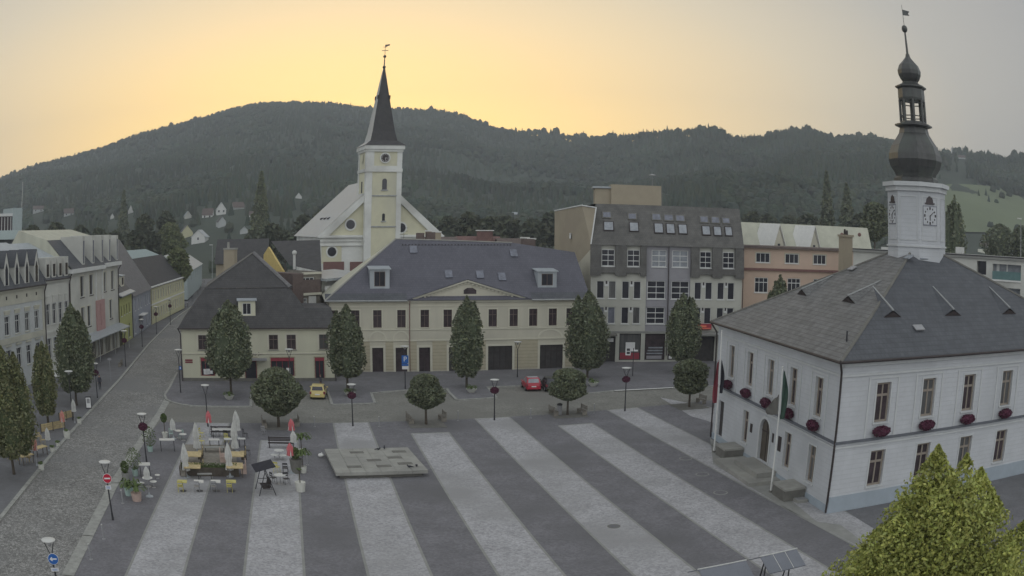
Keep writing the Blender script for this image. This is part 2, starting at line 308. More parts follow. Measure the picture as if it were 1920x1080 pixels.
# ------------------------------------------------------------------ terrain
RIDGE = [(-300, 380), (0, 328), (60, 305), (130, 288), (200, 268), (260, 245), (330, 228), (400, 208), (450, 195), (490, 187), (560, 185), (620, 187), (680, 194), (760, 197), (820, 200), (870, 210), (920, 232), (960, 238), (1020, 240), (1090, 251), (1150, 250), (1200, 243), (1260, 237), (1330, 232), (1362, 238), (1376, 250), (1430, 249), (1450, 243), (1480, 232), (1530, 236), (1560, 248), (1620, 247), (1680, 257), (1760, 275), (1830, 278), (1870, 284), (1890, 287), (1920, 281), (2200, 300)]
RD = []
for x, y in RIDGE:
    r = ray(x, y); RD.append((atan2(r.x, r.y), r.z / hypot(r.x, r.y)))
def lerp(a, b, t): return a + (b - a) * t
def sm(a, b, x): t = max(0, min(1, (x - a) / (b - a))); return t * t * (3 - 2 * t)
def ridge(az):                               # (distance, height) of the skyline in direction az
    tn = RD[0][1] if az < RD[0][0] else RD[-1][1]
    for (a0, t0), (a1, t1) in zip(RD, RD[1:]):
        if a0 <= az <= a1: tn = lerp(t0, t1, (az - a0) / (a1 - a0)); break
    D = lerp(1500, 1050, sm(R(-2), R(14), az))
    fade = sm(R(75), R(48), abs(az)) if abs(az) > R(48) else 1
    return D, (tn * D + CAM_H - 9) * fade
def terr(x, y):
    r = hypot(x, y); az = atan2(x, y)
    D, Hh = ridge(az); r0 = 330
    if r <= r0: return 0
    t = (r - r0) / (D - r0)
    if t > 1: h = Hh * max(0, 1 - (t - 1) * 1.1)
    else: h = Hh * (t ** 1.35) * (1 - .10 * sin(pi * t) * 0) 
    e = sm(0, .18, t) * sm(1, .8, t) if t < 1 else 0
    nse = mnoise.noise(V((x / 260, y / 260, 3.1))) * 26 + mnoise.noise(V((x / 90, y / 90, 7.7))) * 8
    return h + nse * e
FAR = [
 ('white house with steep gable, highest of the cluster up the hill', 406, 424, 404, 392, 379, 520, 'white', 'sheet', 1, 2, 5), ('small white house with sheet roof left of the steep gabled one', 379, 398, 408, 402, 391, 505, 'white', 'brown_roof', 0, 2, -12),
 ('pale yellow house behind the small white one near the street lamp', 340, 362, 447, 436, 422, 340, 'yellow_wall', 'grey_tile', 1, 0, 10), ('small white house with balcony near the far street lamp', 359, 384, 459, 443, 431, 332, 'white', 'sheet', 1, 1, -22),
 ('low grey-roofed house left of the steep gabled one', 347, 359, 408, 404, 396, 520, 'row_white', 'sheet', 1, 0, 10), ('wide house with hipped pale roof right of the steep gable', 438, 458, 392, 388, 379, 560, 'row_grey', 'brown_roof', 0, 1, 15),
 ('pale narrow house below the steep gabled one', 410, 424, 428, 415, 406, 440, 'row_grey', 'grey_tile', 1, 0, 20), ('low white house right of the yellow gable', 468, 480, 408, 403, 396, 470, 'white', 'brown_roof', 0, 1, 5),
 ('house with brown roof at the left foot of the hill', 62, 82, 398, 392, 386, 560, 'row_grey', 'brown_roof', 0, 2, 0), ('tiny white house beside the reddish conifer', 554, 566, 374, 369, 361, 600, 'white', 'brown_roof', 1, 0, 0),
 ('white gabled house low among trees, left part', 240, 250, 402, 396, 384, 480, 'white', 'brown_roof', 1, 0, 0), ('pale house low among trees near the left hill foot', 207, 214, 412, 406, 400, 470, 'white', 'brown_roof', 1, 0, 0),
 ('white small gable on the dark hillside above the office roof', 983, 994, 420, 413, 404, 420, 'white', 'brown_roof', 1, 0, 30), ('tiny white hut left of the small hillside gable', 961, 971, 405, 402, 398, 430, 'white', 'sheet', 0, 0, 0),
 ('small building on the ridge above the town hall', 1783, 1789, 280, 279, 274, 980, 'white', 'brown_roof', 1, 0, 0), ('pair of pale houses just below the right ridge', 1797, 1810, 298, 295, 291, 930, 'row_grey', 'brown_roof', 0, 0, 0),
 ('house with tiny white gable between trees left of the hall tower', 1614, 1624, 420, 412, 405, 300, 'white', 'brown_roof', 1, 0, 0), ('pale low building right of the flat block roof', 1834, 1869, 479, 476, 468, 190, 'cream_light', 'pale_roof', 0, 0, 0),
 ('long blue-grey warehouse roof at the far right edge', 1868, 1935, 480, 475, 462, 260, 'row_grey', 'lightgreen_roof', 0, 0, 0), ('cluster house with brown roof right of the hall tower', 1838, 1858, 466, 461, 455, 330, 'row_white', 'brown_roof', 0, 2, 0),
 ('white house with small windows at the far left behind trees', 120, 138, 404, 399, 391, 590, 'row_grey', 'brown_roof', 0, 2, 0), ('dark-roofed house behind the lamp at the street end', 450, 466, 440, 432, 424, 380, 'row_grey', 'brown_roof', 1, 0, 0)]
def slope_hit(px, py):
    r = ray(px, py); a = atan2(r.x, r.y); q = r.z / hypot(r.x, r.y); d = 200
    while d < 1100 and terr(sin(a) * d, cos(a) * d) < CAM_H + q * d: d += 3
    return a, d
CLEAR = [(slope_hit(f[1] - 3, f[3])[0], slope_hit(f[2] + 3, f[3])[0], slope_hit((f[1] + f[2]) / 2, f[3])[1] + 6) for f in FAR]
def build_land():
    m = MB(); n = 96
    ring = [(2600 * cos(2 * pi * i / n), 2600 * sin(2 * pi * i / n), -.3) for i in range(n)]
    m.poly(*ring); m.build('ground', M['asphalt'], kind='structure')
    m = MB(); m.smooth = True
    azs = [R(-100 + i * .5) for i in range(401)]; rs = [325, 335, 350, 370, 395, 425, 460, 500, 545, 595, 650, 710, 775, 845, 920, 990, 1050, 1100, 1160, 1230, 1310, 1400, 1480, 1520, 1600, 1800, 2200]
    vs = []
    for r in rs:
        for a in azs:
            x, y = r * sin(a), r * cos(a); vs.append((x, y, terr(x, y) - (1.5 if r < 330 else 0)))
    k = len(azs); fs = []
    for j in range(len(rs) - 1):
        for i in range(k - 1): fs.append((j * k + i, j * k + i + 1, (j + 1) * k + i + 1, (j + 1) * k + i))
    m.add(vs, fs); m.build('hills', M['hill'], kind='structure')
    # pale meadow on the right-hand slope
    m = MB(); m.smooth = True; pts = []
    cols_ = [(1745, 352, 440), (1790, 349, 440), (1830, 350, 440), (1870, 353, 440), (1900, 362, 440), (1930, 385, 440), (1980, 410, 440)]
    def hit(px, py):
        r = ray(px, py); az = atan2(r.x, r.y); q = r.z / hypot(r.x, r.y); d = 340
        while d < 1040:
            if terr(sin(az) * d, cos(az) * d) >= CAM_H + q * d: break
            d += 4
        return az, d
    vs = []; nr = 14
    for (x, y0, y1) in cols_:
        a0, dfar = hit(x, y0); a1, dn = hit(x, y1)
        for j in range(nr):
            d = lerp(dn, dfar, j / (nr - 1)); X, Y = sin(a0) * d, cos(a0) * d; vs.append((X, Y, terr(X, Y) + 1.2))
    fs = [(i * nr + j, (i + 1) * nr + j, (i + 1) * nr + j + 1, i * nr + j + 1) for i in range(len(cols_) - 1) for j in range(nr - 1)]
    m.add(vs, fs); m.build('meadow', M['meadow'], kind='structure')
    MEAD = (hit(1745, 352)[0], 0)
    # the forest: one mass nobody could count, plus its spiky edge on the skyline
    rd = random.Random(5); m = MB(); tones = []
    def tree_(x, y, h, w, conifer):
        z = terr(x, y) - 1; t = rd.uniform(.86, 1.14); tn = (t * rd.uniform(.9, 1.15), t, t * rd.uniform(.8, 1.1), 1); b = len(m.f)
        if conifer:
            n = 5; ph = rd.random() * 6
            m.add([(x + cos(ph + 2 * pi * i / n) * w, y + sin(ph + 2 * pi * i / n) * w, z) for i in range(n)] + [(x, y, z + h)], [(i, (i + 1) % n, n) for i in range(n)])
        else: m.ball((x, y, z + h * .5), w, w, h * .55, 6, 4, .22, rd.random())
        tones.append((len(m.f) - b, tn))
    cnt = 0
    while cnt < 24000:
        a = R(rd.uniform(-46, 46)); D, Hh = ridge(a); t = rd.random() ** .8; d = 345 + (D - 345) * t
        x, y = sin(a) * d, cos(a) * d
        r = ray(1745, 352); am = atan2(r.x, r.y)
        if a > am - R(.5) and 430 < d < 800 and rd.random() < .97: continue
        if d < 520 and rd.random() < .45: continue
        if any(a0 < a < a1 and d < dd for a0, a1, dd in CLEAR): continue
        cn = mnoise.noise(V((x / 120, y / 120, 0))) > -.05
        h = rd.uniform(6, 10) if cn else rd.uniform(5, 8); tree_(x, y, h, h * (.27 if cn else .5), cn); cnt += 1
    for i in range(2600):
        a = R(-44 + 88 * i / 2600 + rd.uniform(-.02, .02)); D, Hh = ridge(a); d = D + rd.uniform(-25, 12)
        big = mnoise.noise(V((a * 60, 1, 2))); left = a < R(-3)
        h = (rd.uniform(4.5, 7.5) if left else rd.uniform(5, 8)) * (1 + max(0, big) * (.3 if left else 1.1))
        if rd.random() < .06: h *= 1.5
        cn = rd.random() < .75; tree_(sin(a) * d, cos(a) * d, h, h * (.22 if cn else .45), cn)
    me = m.mesh('forest', M['forest'])
    at = me.color_attributes.new('tone', 'FLOAT_COLOR', 'CORNER'); arr = []
    k = 0
    for n_, tn in tones:
        for f in m.f[k:k + n_]: arr += list(tn) * len(f)
        k += n_
    at.data.foreach_set('color', arr)
    o = link('forest', me); tag(o, 'dark forest mass covering the hills behind the town', 'forest', None, 'stuff')
build_land()
# ------------------------------------------------------------------ building helpers
def plane_T(fr_o, ang):                       # 4x4: local wall coords (s, d, z) -> root coords
    return Matrix.Translation((fr_o[0], fr_o[1], 0)) @ Matrix.Rotation(ang, 4, 'Z')
def wall_holes(mb, s0, s1, z0, z1, holes, dep=.22, d=0.0, top=None):
    """a wall sheet on plane d with openings (s0,s1,z0,z1) and their reveals; top(s) optional is ignored for the grid"""
    S = sorted(set([s0, s1] + [h[0] for h in holes] + [h[1] for h in holes])); Z = sorted(set([z0, z1] + [h[2] for h in holes] + [h[3] for h in holes]))
    S = [x for x in S if s0 <= x <= s1]; Z = [z for z in Z if z0 <= z <= z1]
    for a, b in zip(S, S[1:]):
        cs = (a + b) / 2; run = None
        for c, e in zip(Z, Z[1:]):
            cz = (c + e) / 2
            if any(h[0] < cs < h[1] and h[2] < cz < h[3] for h in holes):
                if run is not None: mb.poly((a, d, run), (b, d, run), (b, d, c), (a, d, c)); run = None
            elif run is None: run = c
        if run is not None: mb.poly((a, d, run), (b, d, run), (b, d, z1), (a, d, z1))
    for a, b, c, e in holes:
        D = d + dep
        mb.poly((a, d, c), (a, D, c), (a, D, e), (a, d, e)); mb.poly((b, d, e), (b, D, e), (b, D, c), (b, d, c))
        mb.poly((a, d, e), (a, D, e), (b, D, e), (b, d, e)); mb.poly((a, d, c), (b, d, c), (b, D, c), (a, D, c))
def window(parent, T, h, glass='glass', frame='frame_white', bars=(1, 1), fw=.07, dep=.2, d=0.0, sill='frame_white', sur=None, surw=.16, transom=None, name='window', tfrac=.68, label=None):
    """one window in a wall: pane (the window mesh) with frame, sill and surround as its pieces"""
    a, b, c, e = h; D = d + dep - .012
    if glass in ('glass', 'glass_brown') and (int(a * 37 + c * 11) % 7) in (1, 4): glass = 'glass_curtain'
    m = MB(T); m.poly((a, D, c), (b, D, c), (b, D, e), (a, D, e)); w = m.build(name, M[glass], parent)
    if label: w['label'] = label
    if frame:
        m = MB(T); D0 = D - .06
        m.box(a, a + fw, D0, D - .005, c, e); m.box(b - fw, b, D0, D - .005, c, e); m.box(a + fw, b - fw, D0, D - .005, e - fw, e); m.box(a + fw, b - fw, D0, D - .005, c, c + fw)
        for i in range(1, bars[0] + 1):
            x = lerp(a, b, i / (bars[0] + 1)); m.box(x - fw * .4, x + fw * .4, D0 + .01, D - .007, c + fw, e - fw)
        for i in range(1, bars[1] + 1):
            z = lerp(c, e, (tfrac if bars[1] == 1 else i / (bars[1] + 1))); m.box(a + fw, b - fw, D0 + .012, D - .009, z - fw * .55, z + fw * .55)
        m.build('window_frame', M[frame], w)
    if sill:
        m = MB(T); m.box(a - .1, b + .1, d - .1, d + .05, c - .1, c - .003); m.build('sill', M[sill], w)
    if sur:
        m = MB(T); m.box(a - surw, a - .003, d - .045, d - .002, c, e + surw); m.box(b + .003, b + surw, d - .045, d - .002, c, e + surw); m.box(a - .003, b + .003, d - .045, d - .002, e + .003, e + surw)
        m.build('surround', M[sur], w)
    return w
def hol(fr, zf, boxes, d=0, z=None, w=None):  # photo-measured openings -> wall coordinates
    o = []
    for x0, y0, x1, y1 in boxes:
        p = fr.px(*zf(x0, y0), d); q = fr.px(*zf(x1, y1), d); a, b = min(p[0], q[0]), max(p[0], q[0]); c, e = min(p[1], q[1]), max(p[1], q[1])
        if w: mid = (a + b) / 2; a, b = mid - w / 2, mid + w / 2
        if z: c, e = z
        o.append((a, b, c, e))
    return o
def gut(parent, T, pts, r=.07, mtl='gutter', name='gutter'):
    return MB(T).path(pts, r, 7).build(name, M[mtl], parent)
I4 = Matrix.Identity(4)
def text_mesh(txt, size, name, mtl, parent, M4, ext=.01, al='CENTER'):
    cu = bpy.data.curves.new('lettering', 'FONT'); cu.body = txt; cu.size = size; cu.extrude = ext; cu.align_x = al; cu.align_y = 'CENTER'
    o = bpy.data.objects.new('tmp', cu); col.objects.link(o); dg = bpy.context.evaluated_depsgraph_get(); me = bpy.data.meshes.new_from_object(o.evaluated_get(dg)); bpy.data.objects.remove(o); 
    me.materials.clear(); me.materials.append(M[mtl]); me.transform(M4); me.name = name
    return link(name, me, parent)
STAND = Matrix.Rotation(pi / 2, 4, 'X')       # text upright on a wall facing -y

# ================================================================== TOWN HALL
A_, B_ = G(1335, 821), G(1550, 963); ang1 = atan2((B_ - A_).y, (B_ - A_).x); L1 = (B_ - A_).length; L2 = 29.0; EZ = 10.35
TH = empty('town_hall', 'white two-storey town hall with grey hipped roof, clock tower and dark onion dome', 'town hall', A_, ang1)
F1 = Frame(A_, ang1); F2 = Frame(B_, ang1 + pi / 2); T2 = plane_T((L1, 0), pi / 2)
ZA = Zm(1300, 600, 5.4); ZB = Zm(1320, 560, 2.7); ZC = Zm(1540, 600, 2.7)
up1 = hol(F1, ZA, [(370, 262, 412, 552), (548, 325, 608, 632), (755, 395, 815, 718), (980, 470, 1048, 815), (1237, 555, 1308, 918)], z=(6.05, 8.75), w=1.22)
lo1 = hol(F1, ZB, [(197, 573, 223, 722), (407, 685, 435, 852), (527, 745, 558, 922)], z=(1.35, 4.0), w=1.2)
up2 = hol(F2, ZC, [(275, 315, 347, 488), (510, 300, 572, 468), (718, 290, 772, 448), (908, 277, 962, 430)], z=(6.0, 8.7), w=1.25)
lo2 = hol(F2, ZC, [(243, 683, 303, 852), (475, 657, 532, 815), (690, 628, 745, 780), (877, 605, 918, 750)], z=(1.5, 4.05), w=1.3)
st = up2[3][0] - up2[2][0]
for k in (1, 2):
    if up2[3][1] + st * k < L2 - .6:
        up2.append((up2[3][0] + st * k, up2[3][1] + st * k, 6.0, 8.7)); lo2.append((lo2[3][0] + st * k, lo2[3][1] + st * k, 1.5, 4.05))
ds = F1.px(*ZB(307, 700))[0]; door = (ds - 1.05, ds + 1.05, .75, 3.0)
d0 = hol(F1, ZB, [(66, 590, 92, 735)], z=(.55, 3.7), w=1.3)[0]; d0 = (max(d0[0], .5), d0[1], .55, 3.7)
m = MB(); wall_holes(m, 0, L1, 0, EZ, up1 + lo1 + [d0, (door[0], door[1], .75, 4.15)], .25)
m.T = T2; wall_holes(m, 0, L2, 0, EZ, up2 + lo2, .25); m.T = None
m.poly((L1, L2, 0), (0, L2, 0), (0, L2, EZ), (L1, L2, EZ)); m.poly((0, L2, 0), (0, 0, 0), (0, 0, EZ), (0, L2, EZ))
m.build('wall', M['hall_wall'], TH)
m = MB(); m.box(-.06, L1 + .06, -.06, -.004, 0, .55); m.T = T2; m.box(0, L2, -.06, -.004, 0, 1.15); m.build('plinth', M['hall_plinth'], TH)
# string course, frieze, cornice, shallow raised window panels
m = MB()
for T_, Lx in ((None, L1), (T2, L2)):
    m.T = T_
    m.box(-.02, Lx + .16, -.16, -.004, 4.83, 4.99)
m.build('string_course', M['dark_string'], TH)
m = MB()
for T_, Lx in ((None, L1), (T2, L2)):
    m.T = T_
    m.box(0, Lx + .1, -.08, -.005, 4.5, 4.64); m.box(0, Lx + .1, -.10, -.004, 9.25, 9.4); m.box(-.1, Lx + .3, -.3, -.006, EZ - .28, EZ - .04); m.box(-.05, Lx + .2, -.2, -.005, EZ - .42, EZ - .281)
m.build('cornice', M['white_trim'], TH)
m = MB(); m.T = None
for hs in up1: m.box(hs[0] - .75, hs[0] - .6, -.05, -.004, 5.0, 9.1); m.box(hs[1] + .6, hs[1] + .75, -.05, -.004, 5.0, 9.1); m.box(hs[0] - .6, hs[1] + .6, -.05, -.004, 8.98, 9.12)
m.T = T2
for hs in up2: m.box(hs[0] - .75, hs[0] - .6, -.05, -.004, 5.0, 9.1); m.box(hs[1] + .6, hs[1] + .75, -.05, -.004, 5.0, 9.1); m.box(hs[0] - .6, hs[1] + .6, -.05, -.004, 8.98, 9.12)
m.build('wall_panel', M['white_trim'], TH)
for h in up1 + lo1: window(TH, I4, h, 'glass_brown', 'hall_frame', (1, 1), .15, .25, sill='white_trim', sur='white_trim', surw=.12)
for h in up2 + lo2: window(TH, T2, h, 'glass_brown', 'hall_frame', (1, 1), .15, .25, sill='white_trim', sur='white_trim', surw=.12)
# arched main door
m = MB(); dz = 3.1; rr = (door[1] - door[0]) / 2; cx = (door[0] + door[1]) / 2
arc = [(cx + rr * cos(pi * i / 12), dz + rr * sin(pi * i / 12)) for i in range(13)]
for i in range(12):
    (x0, z0), (x1, z1) = arc[i], arc[i + 1]; m.poly((x1, -.003, z1), (x0, -.003, z0), (x0, -.003, 4.15), (x1, -.003, 4.15)); m.poly((x0, -.003, z0), (x1, -.003, z1), (x1, .25, z1), (x0, .25, z0))
m.build('door_arch', M['hall_wall'], TH)
m = MB(); o = [(cx + (rr + .22) * cos(pi * i / 12), dz + (rr + .22) * sin(pi * i / 12)) for i in range(13)]
for i in range(12): m.hexa([(arc[i][0], -.07, arc[i][1]), (o[i][0], -.07, o[i][1]), (o[i][0], -.006, o[i][1]), (arc[i][0], -.006, arc[i][1])], [(arc[i + 1][0], -.07, arc[i + 1][1]), (o[i + 1][0], -.07, o[i + 1][1]), (o[i + 1][0], -.006, o[i + 1][1]), (arc[i + 1][0], -.006, arc[i + 1][1])])
m.box(door[0] - .22, door[0], -.07, -.006, .75, dz); m.box(door[1], door[1] + .22, -.07, -.006, .75, dz); m.build('door_surround', M['white_trim'], TH)
m = MB(); m.box(door[0], door[1], .2, .24, .75, 4.14); dd = m.build('door', M['wood_dark'], TH)
m = MB(); m.box(cx - .03, cx + .03, .17, .198, .8, 4.1); m.box(door[0], door[1], .17, .197, 3.05, 3.13); m.build('door_frame', M['frame_dark'], dd)
for sx, px_, w_ in ((240, 655, .45), (350, 705, .3), (383, 735, .6)):
    s_, z_ = F1.px(*ZB(sx, px_)); m = MB(); m.box(s_ - w_ / 2, s_ + w_ / 2, -.04, -.004, z_ - .35 * (1.6 if w_ > .5 else 1), z_ + .35 * (1.6 if w_ > .5 else 1)); m.build('wall_plaque', M['frame_dark'], TH)
m = MB(); m.box(d0[0], d0[1], .2, .24, d0[2], d0[3]); m.build('side_door', M['door_dark'], TH)
# roof (hips meet under the tower); shaft at the photo's place
tc_ = F1.W(L1 / 2, 14.5); RZ = 18.0; ov = .55; TX, TY = L1 / 2, 14.5
c = [(-ov, -ov, EZ), (L1 + ov, -ov, EZ), (L1 + ov, L2 + ov, EZ), (-ov, L2 + ov, EZ)]
m = MB(); m.poly(c[0], c[1], (TX, TY, RZ)); m.build('roof_slope', M['hall_roof_lit'], TH)  # slope towards the square is a lighter copy, sky glow put into its colour
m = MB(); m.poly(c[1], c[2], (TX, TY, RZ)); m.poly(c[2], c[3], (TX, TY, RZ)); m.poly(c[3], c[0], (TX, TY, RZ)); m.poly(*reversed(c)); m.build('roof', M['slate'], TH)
m = MB(); apx = (TX, TY, RZ)
for p in c: m.tube(p, apx, .13, .13, 6)
m.build('hip_ridge', M['stone_dark'], TH)
gut(TH, None, [(-ov - .05, -ov - .05, EZ - .06), (L1 + ov + .05, -ov - .05, EZ - .06), (L1 + ov + .05, L2 + ov, EZ - .06)], .1)
m = MB(); m.path([(L1 + ov, -ov, EZ - .1), (L1 + .05, -.14, EZ - .8), (L1 + .05, -.14, .1)], .08, 8); m.build('downpipe', M['gutter'], TH)
m = MB(); m.path([(-ov, -ov, EZ - .1), (-.05, -.14, EZ - .9), (-.05, -.14, .1)], .08, 8); m.build('downpipe', M['gutter'], TH)
def roofpt(face, s, t):                       # face 0 = towards square, 1 = right; t = up the slope 0..1
    if face == 0: a, b = V(c[0]), V(c[1])
    else: a, b = V(c[1]), V(c[2])
    q = a.lerp(b, s); return q + (V(apx) - (a + b) / 2) * t
def eyelid(face, s, t, w, name='eyebrow_dormer'):
    p = roofpt(face, s, t); a = 0 if face == 0 else pi / 2; out = V((0, -1, 0)) if face == 0 else V((1, 0, 0)); al = V((1, 0, 0)) if face == 0 else V((0, 1, 0))
    m = MB(); l, r_, f = p - al * w * .6, p + al * w * .6, p + V((0, 0, .5)) + out * .05; bk = p - out * 3.2 + V((0, 0, 3.2 * (RZ - EZ) / (TY + .5 if face == 0 else L1 / 2 + .5) + .03))
    m.poly(l, f, bk); m.poly(f, r_, bk); e = m.build(name, M['hall_roof_lit'] if face == 0 else M['slate'], TH)
    m = MB(); m.poly(l + out * .02, r_ + out * .02, f - V((0, 0, .12)) + out * .02); m.build('dormer_opening', M['frame_dark'], e)
    m = MB(); m.tube(f + out * .05, bk, .08, .05, 5); m.build('dormer_edge', M['gutter_grey'], e)
eyelid(0, .30, .37, 1.7); eyelid(0, .63, .38, 1.9); eyelid(1, .22, .3, 1.5); eyelid(1, .43, .3, 1.6); eyelid(1, .66, .3, 1.6)
for f_, s_, t_ in ((0, .60, .82), (1, .47, .82), (0, .36, .66), (1, .28, .2), (0, .9, .12)):
    p = roofpt(f_, s_, t_); m = MB(); rzz = 0 if f_ == 0 else pi / 2
    if s_ == .9: m.tube(p, p + V((0, 0, .7)), .07, .07, 6); m.build('roof_vent', M['iron'], TH)
    else: m.cbox(p + V((0, 0, .14)), .9, .65, .08, rzz, (R(27), 'X')); m.build('roof_hatch', M['glass_light' if t_ > .8 else 'steel'], TH)
# chimney on the back-left slope
p = G(1585, 500, 14.5); q = TH.matrix_basis.inverted() @ F1.W(0, 0)
inv = Matrix.Rotation(-ang1, 4, 'Z') @ Matrix.Translation(-A_)
ch = inv @ AT(1585, 505, 79.5); m = MB(); m.box(ch.x - .55, ch.x + .55, ch.y - .5, ch.y + .5, 12.3, 18.1); m.box(ch.x - .65, ch.x + .65, ch.y - .6, ch.y + .6, 18.1, 18.3); chm = m.build('chimney', M['tan'], TH)
m = MB(); m.tube((ch.x - .2, ch.y, 18.3), (ch.x - .2, ch.y, 18.8), .14, .1, 8); m.tube((ch.x + .25, ch.y, 18.3), (ch.x + .25, ch.y, 18.7), .12, .1, 8); m.build('chimney_pot', M['gutter'], chm)
# tower: square shaft with cut corners turned with the hall
def chamf(h, k): return [(-h + k, -h), (h - k, -h), (h, -h + k), (h, h - k), (h - k, h), (-h + k, h), (-h, h - k), (-h, -h + k)]
# photo shows one broad face turned to the viewer with faces either side: shaft turned 45 deg against the hall
tow = link('clock_tower', None, TH, (TX, TY, 0), R(38))
hw = 2.62; ck = 1.55
m = MB(); m.prism(chamf(hw, ck), 15.0, 22.55); m.build('tower_shaft', M['hall_wall'], tow)
m = MB(); m.prism(chamf(hw + .1, ck + .02), 17.55, 17.68); m.prism(chamf(hw + .15, ck), 22.1, 22.5); m.prism(chamf(hw + .4, ck + .15), 22.5, 22.85); m.build('tower_cornice', M['white_trim'], tow)
fdist = hw; dd_ = (2 * hw - ck) / sqrt(2)    # distance of the cut-corner faces
def tface(k):                                 # frames for the 8 faces: k even = straight faces, odd = cut corners
    a = k * pi / 4; d_ = hw if k % 2 == 0 else dd_
    return Matrix.Rotation(a, 4, 'Z') @ Matrix.Translation((0, -d_, 0))
for k in range(8):
    T_ = tface(k); m = MB(T_); w_ = (hw - ck) - .2 if k % 2 == 0 else ck / sqrt(2) - .25
    for (x0, x1, z0, z1) in ((-w_, -w_ + .07, 18.1, 21.7), (w_ - .07, w_, 18.1, 21.7), (-w_ + .07, w_ - .07, 21.63, 21.7), (-w_ + .07, w_ - .07, 18.1, 18.17)): m.box(x0, x1, -.05, -.004, z0, z1)
    m.build('tower_panel', M['white_trim'], tow)
def clock_sq(k, w_):
    T_ = tface(k); m = MB(T_); m.box(-w_, w_, -.06, -.006, 19.35, 20.95); ck_ = m.build('clock', M['glass_blue'], tow)
    m = MB(T_); m.box(-w_ + .07, w_ - .07, -.075, -.061, 19.42, 20.88); m.build('clock_dial', M['hall_wall'], ck_)
    m = MB(T_)
    for i in range(12):
        a = i * pi / 6; x, z = sin(a) * w_ * .74, 20.15 + cos(a) * .6; b_ = .09 if i % 3 else .14; m.box(x - b_ / 2, x + b_ / 2, -.09, -.076, z - b_ * .8, z + b_ * .8)
    m.build('clock_mark', M['frame_dark'], ck_); m = MB(T_); m.tube((0, -.1, 20.15), (0, -.1, 19.75), .045, .03, 5); m.tube((0, -.1, 20.15), (w_ * .6, -.1, 20.5), .035, .02, 5); m.build('clock_hands', M['frame_dark'], ck_)
    m = MB(T_); m.extr([(-.38, 21.2)] + [(.38 * cos(pi - pi * i / 8), 21.25 + .5 * sin(pi * i / 8)) for i in range(9)] + [(.38, 21.2)], -.05, -.005); m.box(-.5, .5, -.12, -.005, 21.08, 21.2); m.build('tower_lunette', M['glass_brown'], tow)
for k in (1, 3, 5, 7): clock_sq(k, .78)
oc = pi / 8
m = MB(); m.lathe([(2.5, 22.8), (2.15, 23.0), (2.15, 23.25), (1.95, 23.45), (2.05, 23.7), (2.45, 24.2), (2.62, 24.8), (2.58, 25.3), (2.3, 26.0), (1.85, 26.6), (1.5, 27.1), (1.38, 27.6), (1.42, 27.65)], 8, ph=oc); m.build('onion_dome', M['copper'], tow)
m = MB(); m.lathe([(1.35, 27.6), (1.85, 27.75), (1.85, 27.88), (1.3, 28.0), (1.25, 28.15)], 8, ph=oc); m.lathe([(1.28, 30.0), (1.32, 30.2), (1.3, 31.0), (1.55, 31.15), (1.55, 31.25), (.85, 31.55), (.75, 31.7), (.95, 31.95), (1.12, 32.35), (1.15, 32.7), (.95, 33.2), (.55, 33.6), (.25, 33.95), (.18, 34.25)], 8, ph=oc); m.build('lantern_roof', M['copper'], tow)
for i in range(8):
    a = oc + i * pi / 4; m = MB(); m.tube((1.2 * cos(a), 1.2 * sin(a), 28.1), (1.2 * cos(a), 1.2 * sin(a), 30.05), .13, .13, 6); m.build('lantern_post', M['copper'], tow)
m = MB()
for z in (28.6, 29.75):
    for i in range(8):
        a, b = oc + i * pi / 4, oc + (i + 1) * pi / 4; m.tube((1.2 * cos(a), 1.2 * sin(a), z), (1.2 * cos(b), 1.2 * sin(b), z), .05, .05, 5)
m.tube((0, 0, 28.1), (0, 0, 30), .09, .09, 6); m.build('lantern_rail', M['copper'], tow)
m = MB(); m.tube((0, 0, 34.2), (0, 0, 36.4), .12, .08, 6); m.ball((0, 0, 36.6), .3, .3, .36); m.tube((0, 0, 36.9), (0, 0, 38.9), .03, .02, 5); fin = m.build('finial', M['copper'], tow)
m = MB(Matrix.Rotation(-ang1 - R(38), 4, 'Z')); m.extr([(0, 37.9), (.75, 37.98), (.6, 38.15), (.8, 38.4), (0, 38.45)], -.02, .02); m.build('weather_vane', M['copper'], fin)
# ================================================================== long pale yellow office building
a0 = G(866, 697); ph = R(14.25); u_ = V((cos(ph), sin(ph), 0)); S0, S1 = -16.9, 16.2
YA = a0 + u_ * S0; FY = Frame(YA, ph); W_ = S1 - S0; E_ = 9.0
YB = empty('office_building', 'long pale yellow two-storey building with blue-grey hipped roof and low central pediment', 'building', YA, ph)
ZY = Zm(600, 440, 3.6)
up = hol(FY, ZY, [(215, 515, 262, 637), (360, 515, 415, 637), (520, 515, 580, 637), (680, 515, 735, 635), (835, 515, 890, 635), (1000, 515, 1050, 635), (1140, 513, 1192, 633), (1280, 513, 1335, 633), (1412, 512, 1466, 630), (1545, 512, 1597, 630)], z=(5.65, 7.85), w=1.08)
up = [(up[0][0] - 2.75, up[0][1] - 2.75, 5.65, 7.85)] + up + [(up[-1][0] + 2.35, up[-1][1] + 2.35, 5.65, 7.85)]
lo = hol(FY, ZY, [(195, 770, 270, 935), (352, 770, 430, 935), (510, 770, 590, 935), (668, 770, 745, 935), (870, 765, 985, 930)], z=(.0, 3.15)); lo2_ = hol(FY, ZY, [(1135, 760, 1297, 920), (1485, 750, 1637, 910)], z=(0, 3.2))
pl, pr, pt = FY.px(770, 561)[0], FY.px(988, 561)[0], 11.3
m = MB(); wall_holes(m, 0, W_, 0, E_, up + lo + lo2_, .22); pm = (pl + pr) / 2 - .3
